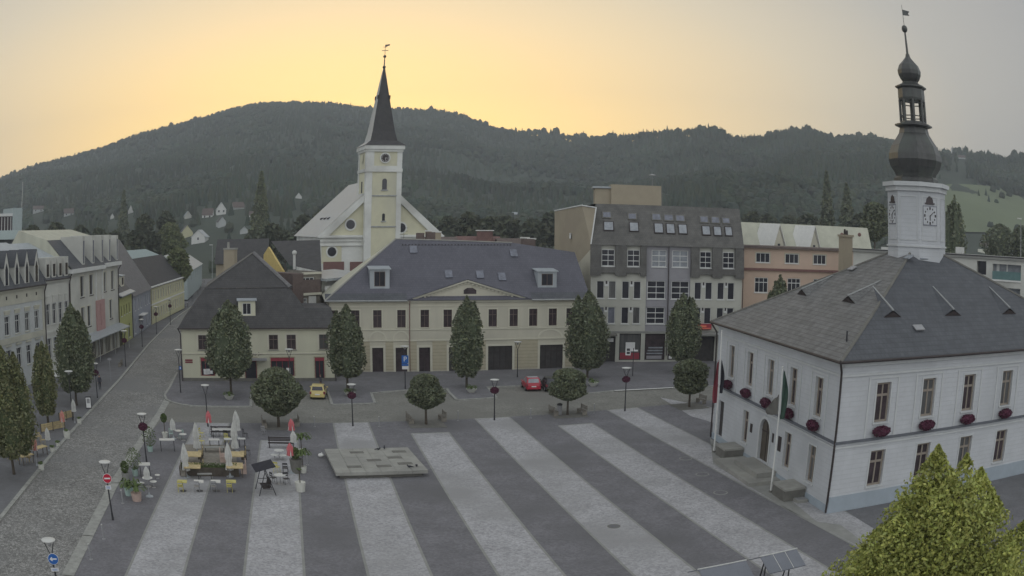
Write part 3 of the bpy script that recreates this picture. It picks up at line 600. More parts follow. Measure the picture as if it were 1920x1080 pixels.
m.poly((W_, 0, 0), (W_, 13, 0), (W_, 13, E_), (W_, 0, E_)); m.poly((0, 13, 0), (0, 0, 0), (0, 0, E_), (0, 13, E_)); m.poly((W_, 13, 0), (0, 13, 0), (0, 13, E_), (W_, 13, E_))
m.poly((pl, -.02, E_), (pr, -.02, E_), (pm, -.02, pt)); m.build('wall', M['cream'], YB)
m = MB()                                     # banded ground floor piers between the openings
ss = sorted(lo + lo2_); x = 0.1
for h in ss + [(W_ - .1, 0, 0, 0)]:
    if h[0] - .3 - x > .4: m.box(x, h[0] - .3, -.06, -.004, .3, 3.95)
    x = h[1] + .3
m.build('banded_pier', M['cream_band'], YB)
m = MB()
m.box(-.02, W_, -.09, -.004, 3.98, 4.12); m.box(-.02, W_, -.08, -.005, 5.35, 5.5); m.box(-.02, W_, -.06, -.004, 8.25, 8.37); m.box(-.05, W_ + .05, -.22, -.006, E_ - .22, E_)
m.build('string_course', M['cream_light'], YB)
for a, b in (((pl - .3, E_ + .02), (pm, pt + .12)), ((pr + .3, E_ + .02), (pm, pt + .12))):
    m = MB(); n_ = 16
    m.tube((a[0], -.2, a[1]), (b[0], -.2, b[1]), .13, .13, 6)
    for i in range(n_):
        t = (i + .5) / n_; x, z = lerp(a[0], b[0], t), lerp(a[1], b[1], t); m.box(x - .13, x + .13, -.16, -.025, z - .34, z - .14)
    m.build('pediment_cornice', M['cream_light'], YB)
for h in up: window(YB, I4, h, 'glass_brown', 'frame_brown', (1, 1), .06, .2, sill='cream_light', sur='cream_light', surw=.14)
for h in lo + lo2_:
    w = window(YB, I4, h, 'glass_brown' if h[1] - h[0] < 2 else 'door_dark', 'frame_dark', (1 if h[1] - h[0] < 2.5 else 3, 1), .07, .2, sill=None, sur='cream_light', surw=.28, name='door', tfrac=.75)
s_, z_ = FY.px(*ZY(1012, 375)); m = MB(); m.extr([(s_ - .8, z_ - .45), (s_ + .8, z_ - .45), (s_ + .8, z_), (s_ + .35, z_ + .3), (s_ - .35, z_ + .3), (s_ - .8, z_)], -.06, -.025); m.build('pediment_window', M['glass_brown'], YB)
m = MB()
for bx_ in ((328, 452), (490, 606), (1468, 1640)):   # blind arches
    s0_, s1_ = FY.px(*ZY(bx_[0], 735))[0], FY.px(*ZY(bx_[1], 735))[0]; c_, r_ = (s0_ + s1_) / 2, (s1_ - s0_) / 2; hh_ = 1.15
    for i in range(10):
        a, b = pi * i / 10, pi * (i + 1) / 10; P = lambda w, k: (c_ + r_ * k * cos(w), 4.14 + hh_ * k * sin(w))
        p0, p1, p2, p3 = P(a, 1), P(b, 1), P(b, .84), P(a, .84); m.hexa([(p0[0], -.05, p0[1]), (p3[0], -.05, p3[1]), (p3[0], -.005, p3[1]), (p0[0], -.005, p0[1])], [(p1[0], -.05, p1[1]), (p2[0], -.05, p2[1]), (p2[0], -.005, p2[1]), (p1[0], -.005, p1[1])])
m.build('blind_arch', M['cream_light'], YB)
# roof: one big front slope; ridge measured, left hip, lower right part
rd_ = 7.2; ez = E_ + .05; slope = lambda y: ez + (y + .5) * (16.75 - ez) / (rd_ + .5)
def onslope(x, y):                            # photo pixel -> point on the front slope
    lo_, hi_ = -1.0, 12.0
    for _ in range(40):
        mid = (lo_ + hi_) / 2; s_, z_ = FY.px(x, y, mid)
        if z_ > slope(mid): lo_ = mid
        else: hi_ = mid
    return (s_, mid, slope(mid))
q1, q2, q3, q4 = onslope(742, 448), onslope(960, 455), onslope(977, 469), onslope(1080, 473)
eL, eR = (-.55, -.5, ez), (W_ + .5, -.5, ez)
m = MB(); m.poly(eL, eR, (W_ + .1, q4[1], q4[2]), q3, q2, q1); bk = 13.4
m.poly((W_ + .5, bk, ez), (-.55, bk, ez), q1, q2, (q3[0], q3[1], q3[2]), (W_ + .1, q4[1], q4[2])); m.poly(eR, (W_ + .5, bk, ez), (W_ + .1, q4[1], q4[2])); m.build('roof', M['blue_tile'], YB)
m = MB(); m.poly((-.55, bk, ez), eL, q1); m.build('lit_roof_hip', M['pale_roof'], YB)  # left hip made pale: yellowish sky glow painted into the roof colour
m = MB(); m.tube(eL, q1, .12, .12, 6); m.tube(q1, q2, .1, .1, 6); m.build('ridge_cap', M['stone'], YB)
m = MB()
for (a, b) in ((( -.5, -.52), (pl - .5, -.52)), ((pr + .5, -.52), (W_ + .5, -.52))):
    m.poly((a[0], -.56, ez + .01), (b[0], -.56, ez + .01), (b[0], .3, slope(.3) + .03), (a[0], .3, slope(.3) + .03))
m.build('eave_flashing', M['slate'], YB)
m = MB(); pa = (pm, -.35, pt + .3); pb = onslope(*ZY(985, 303)); m.poly((pl - .7, -.5, ez), pa, pb); m.poly(pa, (pr + .7, -.5, ez), pb); m.build('pediment_roof', M['blue_tile'], YB)
gut(YB, None, [(-.6, -.6, ez - .03), (pl - .5, -.6, ez - .03)], .09, 'gutter_grey'); gut(YB, None, [(pr + .5, -.6, ez - .03), (W_ + .5, -.6, ez - .03)], .09, 'gutter_grey')
x_ = pl - .15; gut(YB, None, [(x_, -.5, ez - .1), (x_, -.14, 8.5), (x_, -.14, .2)], .05, 'maroon', 'downpipe')
for (x, y) in (((767, 462)), ((833, 508)), ((892, 509)), ((933, 513)), ((955, 469))):
    p = onslope(x + 8, y + 7); m = MB(); tl = atan2(16.75 - ez, rd_ + .5); m.cbox(V(p) + V((0, -.05, .1)), .95, 1.25, .1, 0, (tl, 'X')); w = m.build('skylight', M['glass_blue'], YB)
def dormer(root, fr, slopef, x0, x1, z0, z1, ydep, mt, rf, glass='glass', wm=.25, flat=.25, fm=None):
    """box dormer: cheeks, front with one window, lean-to roof"""
    yf = ydep; m = MB(); T = Matrix.Translation((0, yf, 0)); m.T = T
    wh = (x0 + wm, x1 - wm, z0 + .25, z1 - .25); wall_holes(m, x0, x1, z0, z1, [wh], .12)
    yb = 0
    while slopef(yf + yb) < z1 + flat and yb < 8: yb += .1
    m.poly((x0, yb, z1), (x0, 0, z1), (x0, 0, z0)); m.poly((x1, 0, z0), (x1, 0, z1), (x1, yb, z1)); d_ = m.build('dormer', M[mt], root)
    m = MB(T); m.hexa([(x0 - .18, -.2, z1), (x1 + .18, -.2, z1), (x1 + .18, yb, z1 + flat), (x0 - .18, yb, z1 + flat)], [(x0 - .18, -.2, z1 + .12), (x1 + .18, -.2, z1 + .12), (x1 + .18, yb, z1 + flat + .12), (x0 - .18, yb, z1 + flat + .12)]); m.build('dormer_roof', M[rf], d_)
    window(d_, T, wh, glass, fm or 'frame_brown', (1, 0), .07, .12, sill=None, name='dormer_window')
p = onslope(712, 541); dormer(YB, FY, slope, p[0] - 1.25, p[0] + 1.25, p[2], p[2] + 2.35, p[1], 'sheet', 'sheet', wm=.55)
p = onslope(1026, 539); dormer(YB, FY, slope, p[0] - 1.25, p[0] + 1.25, p[2], p[2] + 2.0, p[1], 'sheet', 'sheet', wm=.5)
m = MB()
for i in range(34):                          # snow hooks near the ridge
    x = lerp(q1[0] + .8, q2[0] - .3, i / 33); m.box(x - .06, x + .06, q1[1] - .9, q1[1] - .75, slope(q1[1] - .82), slope(q1[1] - .82) + .14)
m.build('snow_hook', M['gutter'], YB)
m = MB()
for sx, sy, w_, hgt in ((788, 448, .5, 1.4), (807, 448, .6, 1.5), (990, 466, .8, 1.9)):
    s_, z_ = FY.px(sx, sy, rd_ + 1.2); m.box(s_ - w_, s_ + w_, rd_ + .8, rd_ + 1.8, z_ - 1.5, z_ + hgt - .6); 
m.build('chimney', M['brick'], YB)
# ================================================================== corner house with dark mansard roof
a0 = G(628, 716); ph = R(18); u_ = V((cos(ph), sin(ph), 0)); HW = 19.4
HA = a0 - u_ * HW; FH = Frame(HA, ph); HZ = 6.45
CH_ = empty('corner_house', 'cream two-storey corner house with very dark mansard roof and one small dormer', 'house', HA, ph)
ZH = Zm(320, 440, 3.6)
up = hol(FH, ZH, [(185, 660, 245, 762), (300, 660, 360, 762), (420, 660, 480, 762), (665, 662, 722, 765), (785, 662, 843, 765), (1003, 662, 1065, 765)], z=(3.9, 5.65), w=1.15)
lo = hol(FH, ZH, [(203, 850, 300, 980), (330, 850, 470, 980), (500, 862, 585, 980), (675, 850, 838, 980), (973, 850, 1040, 985)]); lo = [(a, b, (.1 if i in (2, 4) else .75), 2.95) for i, (a, b, c_, d_) in enumerate(lo)]
m = MB(); wall_holes(m, 0, HW, 0, HZ, up + lo, .2); m.poly((0, 15, 0), (0, 0, 0), (0, 0, HZ), (0, 15, HZ)); m.poly((HW, 0, 0), (HW, 15, 0), (HW, 15, HZ), (HW, 0, HZ)); m.poly((HW, 15, 0), (0, 15, 0), (0, 15, HZ), (HW, 15, HZ)); m.build('wall', M['house_wall'], CH_)
m = MB(); m.box(-.03, HW + .03, -.05, -.004, 0, .5); m.build('plinth', M['stone_dark'], CH_)
m = MB(); m.box(-.03, HW + .02, -.09, -.004, 3.38, 3.5); m.box(-.1, HW + .1, -.25, -.004, HZ - .22, HZ - .01); m.build('string_course', M['cream_light'], CH_)
for h in up: window(CH_, I4, h, 'glass_brown', 'frame_brown', (1, 1), .07, .18, sill='stone', sur='cream_light', surw=.2)
for i, h in enumerate(lo):
    w = window(CH_, I4, h, 'glass', 'dark_red', ((2, 0, 0, 3, 1)[i], 0), .1, .18, sill=None, sur='cream_band', surw=.14, name='door' if i in (2, 4) else 'shop_window')
    m = MB(); m.box(h[0], h[1], -.02, .1, h[3] - .42, h[3] - .02); m.build('fascia', M['red'], w)
rd = random.Random(3)
for h in lo[:4]:
    if h is lo[2]: continue
    m = MB()
    for k in range(3):
        x = lerp(h[0] + .3, h[1] - .6, k / 2.5); m.box(x, x + .5, .1, .13, h[2] + rd.uniform(.1, .3), h[2] + rd.uniform(.6, 1.0))
    m.build('window_poster', M['sign_white' if h is not lo[1] else 'red'], CH_)
s_, z_ = FH.px(*ZH(590, 803)); text_mesh('ap Jan', .55, 'wall_lettering', 'frame_brown', CH_, Matrix.Translation((s_, -.02, z_)) @ STAND)
a, z_ = FH.px(*ZH(470, 838)); b, _ = FH.px(*ZH(648, 838)); m = MB(); m.box(a, b, -.9, 0, z_ - .1, z_ + .12); m.build('canopy', M['steel'], CH_)
s_, z_ = FH.px(*ZH(123, 853)); m = MB(); m.box(s_ - .5, s_ + .5, -.05, -.004, z_ + .02, z_ + .2); m.box(s_ - .5, s_ + .5, -.05, -.004, z_ - .22, z_ - .05); m.build('wall_sign', M['dark_red'], CH_)
bd = 3.4; ez = HZ + .03
b0, b1 = FH.px(385, 537, bd), FH.px(543, 543, bd); bz = (b0[1] + b1[1]) / 2; pk = FH.px(475, 475, 8.2)
bx0, bx1 = b0[0], b1[0]; px_, pz_ = pk[0], pk[1]
mR = HW - (FH.px(577, 576, 1)[0] - 0); ax0 = FH.px(577, 577, 2.4)[0]; az_ = FH.px(600, 577, 2.4)[1]
m = MB(); P = lambda x, y, z: (x, y, z)
m.poly((-.45, -.4, ez), (ax0 + 1.2, -.4, ez), (bx1, bd, bz), (bx0, bd, bz)); m.poly((-.45, 15, ez), (-.45, -.4, ez), (bx0, bd, bz), (bx0, 15, bz)); m.poly((ax0 + 1.2, -.4, ez), (ax0 + 1.2, 15, ez), (bx1, 15, bz), (bx1, bd, bz))
m.build('lower_roof', M['dark_tile'], CH_)
m = MB(); m.poly((bx0 - .12, bd - .1, bz + .02), (bx1 + .12, bd - .1, bz + .02), (px_, 8.2, pz_)); m.build('upper_roof', M['dark_tile'], CH_)
m = MB(); m.poly((bx1 + .12, bd - .1, bz + .02), (bx1 + .12, 15, bz + .02), (px_, 15, pz_), (px_, 8.2, pz_)); m.poly((bx0 - .12, 15, bz + .02), (bx0 - .12, bd - .1, bz + .02), (px_, 8.2, pz_), (px_, 15, pz_)); m.poly((bx1, 15, bz), (bx0, 15, bz), (px_, 15, pz_)); m.build('upper_roof_side', M['grey_tile'], CH_)
m = MB(); m.tube((bx1 + .12, bd - .1, bz + .05), (px_ + .05, 8.2, pz_ + .04), .26, .26, 6); m.build('hip_ridge', M['mid_tile'], CH_)
m = MB(); m.tube((bx0 - .1, bd - .1, bz + .05), (px_, 8.2, pz_ + .04), .07, .07, 5); m.build('hip_ridge', M['grey_tile'], CH_)
m = MB(); m.poly((ax0 - 1.5, -.4, ez), (HW + .3, -.4, ez), (HW, 2.4, az_), (ax0 - 1.5, 2.4, az_)); m.poly((HW + .3, -.4, ez), (HW + .3, 9, ez), (HW, 6, az_), (HW, 2.4, az_)); m.poly((ax0 - 1.5, 2.4, az_), (HW, 2.4, az_), (HW, 9, az_), (ax0 - 1.5, 9, az_)); m.build('annex_roof', M['dark_tile'], CH_)
gut(CH_, None, [(-.5, -.48, ez - .02), (HW + .3, -.48, ez - .02)], .08); m = MB(); m.path([(-.4, -.45, ez), (-.12, -.12, ez - .7), (-.12, -.12, .1)], .07, 7); m.build('downpipe', M['gutter'], CH_); m = MB(); m.path([(HW + .1, -.3, ez), (HW + .12, -.12, ez - .7), (HW + .12, -.12, .1)], .06, 7); m.build('downpipe', M['gutter'], CH_)
slp = lambda y: ez + (y + .4) * (bz - ez) / (bd + .4)
s_, z_ = FH.px(*ZH(515, 570), 1.0); dormer(CH_, FH, slp, s_ - 1.1, s_ + 1.1, slp(.75) - .1, slp(.75) + 1.75, .75, 'house_wall', 'sheet', wm=.55, flat=.1, fm='frame_white')
# ================================================================== grey block with slate mansard
a0 = G(1205, 680); ph = R(-2); u_ = V((cos(ph), sin(ph), 0)); S0, S1 = -7.45, 14.15; W_ = S1 - S0
GA = a0 + u_ * S0; FG = Frame(GA, ph)
GB = empty('apartment_block', 'five-storey pale grey block with dark slate mansard, rows of roof windows and tan side wall', 'building', GA, ph)
ZG = Zm(1040, 330, 2.918); z3, z2, z1_ = 11.85, 15.95, 4.35
f2 = hol(FG, ZG, [(233, 551, 268, 628), (298, 553, 333, 628), (372, 556, 405, 630), (436, 556, 468, 630), (770, 560, 798, 635), (828, 560, 858, 636), (895, 563, 923, 637), (950, 563, 980, 638)], z=(8.75, 11.1), w=1.0)
f2w = hol(FG, ZG, [(508, 557, 605, 635), (640, 558, 735, 636)], z=(8.75, 11.2))
f1 = hol(FG, ZG, [(235, 712, 265, 792), (292, 712, 328, 792), (366, 714, 402, 790), (430, 714, 463, 790), (765, 716, 795, 792), (820, 716, 852, 792), (890, 716, 918, 790), (945, 716, 975, 790)], z=(5.35, 7.6), w=1.0)
f1w = hol(FG, ZG, [(503, 716, 600, 792), (636, 716, 730, 792)], z=(5.35, 7.6))
f3 = hol(FG, ZG, [(257, 388, 328, 470), (398, 392, 465, 475), (795, 403, 857, 486), (920, 408, 982, 489)], z=(13.1, 15.35)); f3w = hol(FG, ZG, [(532, 395, 612, 478), (645, 398, 730, 482)], z=(13.1, 15.4))
li0, li1 = FG.px(*ZG(500, 600))[0], FG.px(*ZG(742, 600))[0]
shop = hol(FG, ZG, [(355, 872, 468, 1015), (495, 875, 600, 1015), (622, 875, 740, 1012)], z=(.35, 4.0)); ent = hol(FG, ZG, [(240, 900, 330, 1010), (765, 870, 870, 1010)], z=(.05, 3.6))
m = MB(); wall_holes(m, 0, li0, z1_, z3 + .3, [h for h in f2 + f1 if h[1] < li0], .2); wall_holes(m, li1, W_, z1_, z3 + .3, [h for h in f2 + f1 if h[0] > li1], .2)
wall_holes(m, 0, W_, 0, z1_, shop + ent, .35)
sd = V((-.246, .969, 0)); # side wall follows the neighbour's direction
inv = Matrix.Rotation(-ph, 4, 'Z'); sdl = inv @ (sd * 17); rs_ = (W_, 17.0)
m.poly((W_, 0, 0), (W_, 17, 0), (W_, 17, z2), (W_, 0, z2)); m.poly((W_, 17, 0), (sdl.x, sdl.y, 0), (sdl.x, sdl.y, 20.5), (W_, 17, 20.5)); m.build('wall', M['gb_wall'], GB)
m = MB(); wall_holes(m, li0, li1, z1_, z2, f2w + f1w + f3w, .2, .12); m.box((li0 + li1) / 2 - .1, (li0 + li1) / 2 + .15, -.05, .1, z1_, z2); m.build('stair_bay', M['lilac'], GB)
m = MB(); e = .0
fg = [(0, 0, 0), (0, 0, z2), (.75, 1.1, 20.9), (sdl.x * .25 + .1, sdl.y * .25, 21.2), (sdl.x, sdl.y, 20.6), (sdl.x, sdl.y, 0)]
m.poly(*fg); m.build('side_wall', M['tan'], GB)
m = MB(); m.poly((-.012, .02, 0), (-.012, .02, z2 - .6), (sdl.x * .62 - .012, sdl.y * .62, 11.2), (sdl.x * 1 - .012, sdl.y, 13.5), (sdl.x - .012, sdl.y, 0)); m.build('side_patch', M['cream'], GB)
s_ = MB(); s_.box(sdl.x * .55 - .1, sdl.x * .55 + .15, sdl.y * .5, sdl.y * .5 + .9, 16.6, 17.4); s_.build('side_window', M['frame_white'], GB)
m = MB(); m.path([(-.05, -.25, z2 + .05), (.7, 1.05, 20.95), (sdl.x * .25 + .05, sdl.y * .25, 21.3), (sdl.x, sdl.y, 20.7)], .1, 6); m.build('verge', M['frame_white'], GB)
# mansard: vertical slab panels, then the steep upper slope, flat top
m = MB(); X = 0
def pan(a, b, lo_): m.hexa([(a, -.55, lo_), (b, -.55, lo_), (b, -.003, lo_), (a, -.003, lo_)], [(a, -.3, z2), (b, -.3, z2), (b, -.003, z2), (a, -.003, z2)])
prev = -.1
for h in f3[:2]: pan(prev, h[0] - .08, z3); prev = h[1] + .08
pan(prev, li0 - .02, z3); prev = li1 + .02
for h in f3[2:]: pan(prev, h[0] - .08, z3 - .05); prev = h[1] + .08
pan(prev, W_ + .15, z3 - .1)
for h in f3: m.hexa([(h[0] - .08, -.5, 12.2), (h[1] + .08, -.5, 12.2), (h[1] + .08, -.003, 12.2), (h[0] - .08, -.003, 12.2)], [(h[0] - .08, -.46, 13.0), (h[1] + .08, -.46, 13.0), (h[1] + .08, -.003, 13.0), (h[0] - .08, -.003, 13.0)])
m.build('slate_cladding', M['grey_tile'], GB)
m = MB()
for h in f3: m.box(h[0] - .08, h[1] + .08, .14, .2, 13.0, z2)
m.build('window_wall', M['gb_wall'], GB)
for h in f3: window(GB, Matrix.Translation((0, -.05, 0)), h, 'glass', 'frame_white', (1, 2), .09, .2, sill='frame_white')
for h in f3w: window(GB, I4, h, 'glass_light', 'frame_white', (1, 2), .09, .18, d=.12, sill='frame_white')
for h in f2w + f1w: window(GB, I4, h, 'glass', 'frame_white', (1, 2), .09, .18, d=.12, sill='frame_white')
for i, h in enumerate(f2 + f1): window(GB, I4, h, 'glass_blue' if i in (8, 9) else 'glass', 'frame_white', (0, 0), .07, .18, sill='frame_white')
al = f2 + f1
for i in range(0, len(al), 2):
    a, b = al[i], al[i + 1]; c_ = (a[1] + b[0]) / 2; m = MB(); m.box(a[1] + .05, b[0] - .05, -.12, -.005, a[3] - .7, a[3] - .05); m.build('panel_box', M['frame_white'], GB); m = MB(); m.box(c_ - .12, c_ + .12, -.13, -.121, a[3] - .4, a[3] + .02); m.build('vent', M['frame_dark'], GB)
my = 3.4; mt = 21.55
def ms(z): return (z - z2) / (mt - z2) * my - .35
m = MB(); m.poly((-.1, -.35, z2 - .02), (W_ + .15, -.35, z2 - .02), (W_ + .15, ms(mt), mt), (.75, ms(mt), mt)); m.poly((.75, ms(mt), mt), (W_ + .15, ms(mt), mt), (W_ + .15, 17, mt - .3), (sdl.x, sdl.y, mt - .9)); m.poly((W_ + .15, -.35, z2), (W_ + .15, 17, z2), (W_ + .15, 17, mt - .3), (W_ + .15, ms(mt), mt)); m.build('mansard_roof', M['grey_tile'], GB)
def onm(x, y):
    lo_, hi_ = z2 - 2, mt + 2
    for _ in range(40):
        mid = (lo_ + hi_) / 2; s_, z_ = FG.px(x, y, ms(mid))
        if z_ > mid: lo_ = mid
        else: hi_ = mid
    return (s_, ms(mid), mid)
RW = [(258, 195, 312, 233), (398, 203, 450, 242), (528, 205, 584, 247), (594, 209, 652, 250), (658, 213, 715, 253), (790, 219, 844, 260), (852, 223, 906, 264), (912, 227, 962, 265), (264, 248, 326, 303), (405, 252, 463, 308), (540, 257, 598, 317), (606, 260, 662, 320), (672, 263, 729, 322), (801, 272, 856, 328), (864, 275, 917, 331), (926, 277, 976, 332)]
ta = atan2(mt - z2, my)
for i, (x0, y0, x1, y1) in enumerate(RW):
    a, b = onm(*ZG(x0, y0)), onm(*ZG(x1, y1)); c_ = (V(a) + V(b)) / 2; w_ = abs(b[0] - a[0]) - .05; l_ = (V((0, a[1], a[2])) - V((0, b[1], b[2]))).length - .05
    nrm = V((0, -sin(ta), cos(ta)))
    m = MB(); m.cbox(c_ + nrm * .06, w_, l_, .12, 0, (ta, 'X')); w = m.build('roof_window', M['frame_dark' if i > 7 else 'stone_dark'], GB)
    m = MB(); m.cbox(c_ + nrm * .13, w_ - .24, l_ - .26, .02, 0, (ta, 'X')); m.build('pane', M['glass_light' if i > 7 else 'glass_blue'], w)
for h in shop:
    w = window(GB, I4, h, 'glass_brown', 'frame_dark', (0, 0), .1, .3, sill=None, name='shop_window')
a, b, c_, d_ = shop[0]; m = MB(); m.box(a + .15, b - .15, .2, .24, c_ + .12, c_ + 1.0); m.build('window_poster', M['red'], GB); m = MB(); m.box(a + .9, b - .8, .14, .18, 1.6, 2.8); m.build('window_poster', M['sign_white'], GB)
a, b, c_, d_ = shop[1]
for z_ in (1.15, 1.55, 1.95): m = MB(); m.box(a + .3 + (z_ - 1.15) * .3, b - .3, .2, .24, z_, z_ + .2); m.build('window_lettering', M['glass_light'], GB)
m = MB(); m.box(a + .3, b - .4, .2, .24, .5, .95); m.build('window_poster', M['lilac'], GB)
a, b, c_, d_ = shop[2]; m = MB(); m.box(a + .2, b - .2, .2, .24, .5, .9); m.build('window_poster', M['sign_white'], GB)
for h in ent: m = MB(); m.box(h[0], h[1], .3, .34, h[2], h[3]); m.build('entrance', M['door_dark'], GB)
a, z_ = FG.px(*ZG(215, 858)); b, _ = FG.px(*ZG(338, 858)); m = MB(); m.box(a, b, -1.6, 0, z_ - .25, z_ - .05); m.build('canopy', M['stone_dark'], GB)
m = MB(); m.box(b - 1.7, b - .4, -.3, -.06, 2.9, 3.4); m.build('hanging_sign', M['sign_white'], GB)
a, z_ = FG.px(*ZG(762, 808)); b, z1b = FG.px(*ZG(855, 838)); m = MB(); m.box(a, b, -.35, -.01, z1b, z_); sg = m.build('shop_sign', M['red'], GB)
em = bpy.data.materials.new('lit_sign'); em.use_nodes = True; eb = em.node_tree.nodes['Principled BSDF']; eb.inputs['Base Color'].default_value = (.5, .12, .1, 1); eb.inputs['Emission Color'].default_value = (1, .32, .1, 1); eb.inputs['Emission Strength'].default_value = .10; M['lit'] = em
em2 = em.copy(); em2.node_tree.nodes['Principled BSDF'].inputs['Base Color'].default_value = (.32, .04, .06, 1); em2.name = 'lit_sign_red'; em2.node_tree.nodes['Principled BSDF'].inputs['Emission Color'].default_value = (1, .06, .06, 1); em2.node_tree.nodes['Principled BSDF'].inputs['Emission Strength'].default_value = .01; M['litred'] = em2
sg.data.materials[0] = em2
m = MB()
for k in range(6): x = lerp(a + .3, b - 1.0, k / 5); m.box(x, x + .25, -.37, -.351, z1b + .32, z1b + .56)
m.box(a + .15, b - .1, -.37, -.351, z1b + .1, z1b + .2); m.build('sign_lettering', M['lit'], sg)
m = MB(); m.box(a - .5, W_ + .1, -1.3, 0, z1b - .75, z1b - .5); m.build('canopy', M['concrete'], GB)
m = MB(); m.box(-.05, W_ + .02, -.08, -.005, z1_ - .25, z1_); m.build('string_course', M['concrete'], GB)
# roof house, aerials, ventilator
p, q = FG.px(1146, 372, 8)[0], FG.px(1240, 372, 8)[0]; zt = FG.px(1190, 347, 8)[1]
m = MB(); m.box(p, q, 8, 13, mt - .6, zt); m.box(p - 2.3, p, 8.6, 13, mt - .6, zt - .6); m.build('roof_house', M['tan'], GB)
m = MB(); m.box(p - 2.6, p + .1, 8.3, 13.2, zt - .58, zt - .3); m.build('roof_house_eave', M['sheet'], GB)
m = MB(); s_, z_ = FG.px(1223, 328, 9); m.tube((s_, 9, zt), (s_, 9, z_ - .1), .03, .03, 5); m.lathe([(.5, 0), (.45, .12), (.1, .25)], 12, (s_, 9, z_ - .1)); m.build('roof_aerial', M['steel'], GB)
m = MB(); s_, z_ = FG.px(1241, 345, 9); m.tube((s_, 9, mt), (s_, 9, z_), .03, .03, 5); m.tube((s_, 9, z_ - 1.4), (s_ + 1.3, 9, z_ - 1.6), .02, .02, 4); m.build('antenna', M['steel'], GB)
gut(GB, None, [(W_ + .1, -.35, z2), (W_ + .1, -.15, z2 - 1), (W_ + .1, -.12, .2)], .06, 'gutter', 'downpipe'); x_ = (li0 + li1) / 2; gut(GB, None, [(x_, -.08, z2), (x_, -.1, 1)], .07, 'gutter', 'downpipe')
# ================================================================== orange building right of the block
OA = FG.W(W_ + .3, 3.5); ph = R(-9); FO = Frame(OA, ph); ZO = Zm(1370, 400, 4.5)
OB = empty('orange_building', 'orange rendered building with white windows and flat dark eaves beside the grey block', 'building', OA, ph)
et = FO.px(1500, 468)[1]; OW = FO.px(1632, 480)[0]
u1 = hol(FO, ZO, [(213, 335, 330, 415), (460, 340, 573, 425), (698, 345, 803, 430)]); u2_ = hol(FO, ZO, [(203, 540, 322, 670), (480, 545, 572, 640)])
zz = [u1[1][2], u1[1][3]]; u1 = [(a, b, zz[0], zz[1]) for a, b, _, _ in u1]; zz2 = [u2_[0][2], u2_[0][3]]; u2_ = [(a, a + 2.1, zz2[0], zz2[1]) for a, b, _, _ in u2_] + [(u1[2][0] + .1, u1[2][0] + 2.1, zz2[0], zz2[1])]
m = MB(); wall_holes(m, 0, OW, 0, et, u1 + u2_, .18); m.poly((0, 12, 0), (0, 0, 0), (0, 0, et), (0, 12, et)); m.poly((OW, 0, 0), (OW, 12, 0), (OW, 12, et), (OW, 0, et)); m.poly((0, 0, et), (OW, 0, et), (OW, 12, et), (0, 12, et)); m.build('wall', M['orange'], OB)
zb = FO.px(1500, 508)[1]; m = MB(); m.box(0, OW, -.3, -.005, zb - .1, zb + .25); m.build('string_course', M['maroon'], OB)
m = MB(); m.box(-.1, OW + .3, -.55, 12.2, et, et + .3); m.build('eaves', M['brown_roof'], OB)
for h in u1: window(OB, I4, h, 'glass', 'frame_white', (2, 0), .09, .16, sill='frame_white', sur='orange2', surw=.15)
for h in u2_: window(OB, I4, h, 'glass', 'frame_white', (2, 1), .1, .16, sill='frame_white')
# cream roofed house behind, two gabled dormers to the front
RA = FO.W(-2, 16); FR_ = Frame(RA, ph); RW_ = FR_.px(1625, 450)[0] + 1
RB = empty('cream_roofed_house', 'house with pale cream sheet roof and two gabled dormers behind the orange building', 'house', RA, ph)
rz0, rz1 = FR_.px(1500, 472)[1], FR_.px(1560, 424, 4)[1]
m = MB(); m.box(0, RW_, 0, 9, 0, rz0); m.poly((RW_, 0, rz0), (RW_, 9, rz0), (RW_, 4, rz1)); m.build('wall', M['cream_light'], RB)
m = MB(); m.poly((0, -.2, rz0), (RW_ + .2, -.2, rz0), (RW_ + .2, 4, rz1), (0, 4, rz1)); m.poly((RW_ + .2, 9.2, rz0), (0, 9.2, rz0), (0, 4, rz1), (RW_ + .2, 4, rz1)); m.build('roof', M['pale_roof'], RB)
for (xa, xb, xt, yt) in ((1436, 1476, 1455, 421), (1504, 1540, 1524, 425)):
    s0_, s1_ = FR_.px(xa, 446)[0], FR_.px(xb, 450)[0]; zt = FR_.px(xt, yt)[1]; c_ = (s0_ + s1_) / 2
    TD = Matrix.Translation((c_, -.2, 0)) @ Matrix.Rotation(R(40), 4, 'Z') @ Matrix.Translation((-c_, 0, 0)); m = MB(TD); m.poly((s0_, -.5, rz0 - .3), (s1_, -.5, rz0 - .3), (c_, -.5, zt)); m.poly((s0_, -.5, rz0 - .3), (s0_, 4, rz0 - .3), (s0_, 4, 2), (s0_, -.5, 2)); m.poly((s0_, -.5, 8), (s1_, -.5, 8), (s1_, -.5, rz0 - .3), (s0_, -.5, rz0 - .3)); d_ = m.build('dormer', M['cream'], RB)
    m = MB(TD); m.hexa([(s0_ - .2, -.8, rz0 - .35), (c_, -.8, zt), (c_, 4, zt), (s0_ - .2, 4, rz0 - .35)], [(s0_ - .25, -.8, rz0 - .2), (c_, -.8, zt + .15), (c_, 4, zt + .15), (s0_ - .25, 4, rz0 - .2)]); m.hexa([(c_, -.8, zt), (s1_ + .2, -.8, rz0 - .35), (s1_ + .2, 4, rz0 - .35), (c_, 4, zt)], [(c_, -.8, zt + .15), (s1_ + .25, -.8, rz0 - .2), (s1_ + .25, 4, rz0 - .2), (c_, 4, zt + .15)]); m.build('dormer_roof', M['white'], d_)
    m = MB(TD); m.box(c_ - .3, c_ + .3, -.54, -.51, rz0 + .2, rz0 + 1.2); m.build('dormer_window', M['glass'], d_)
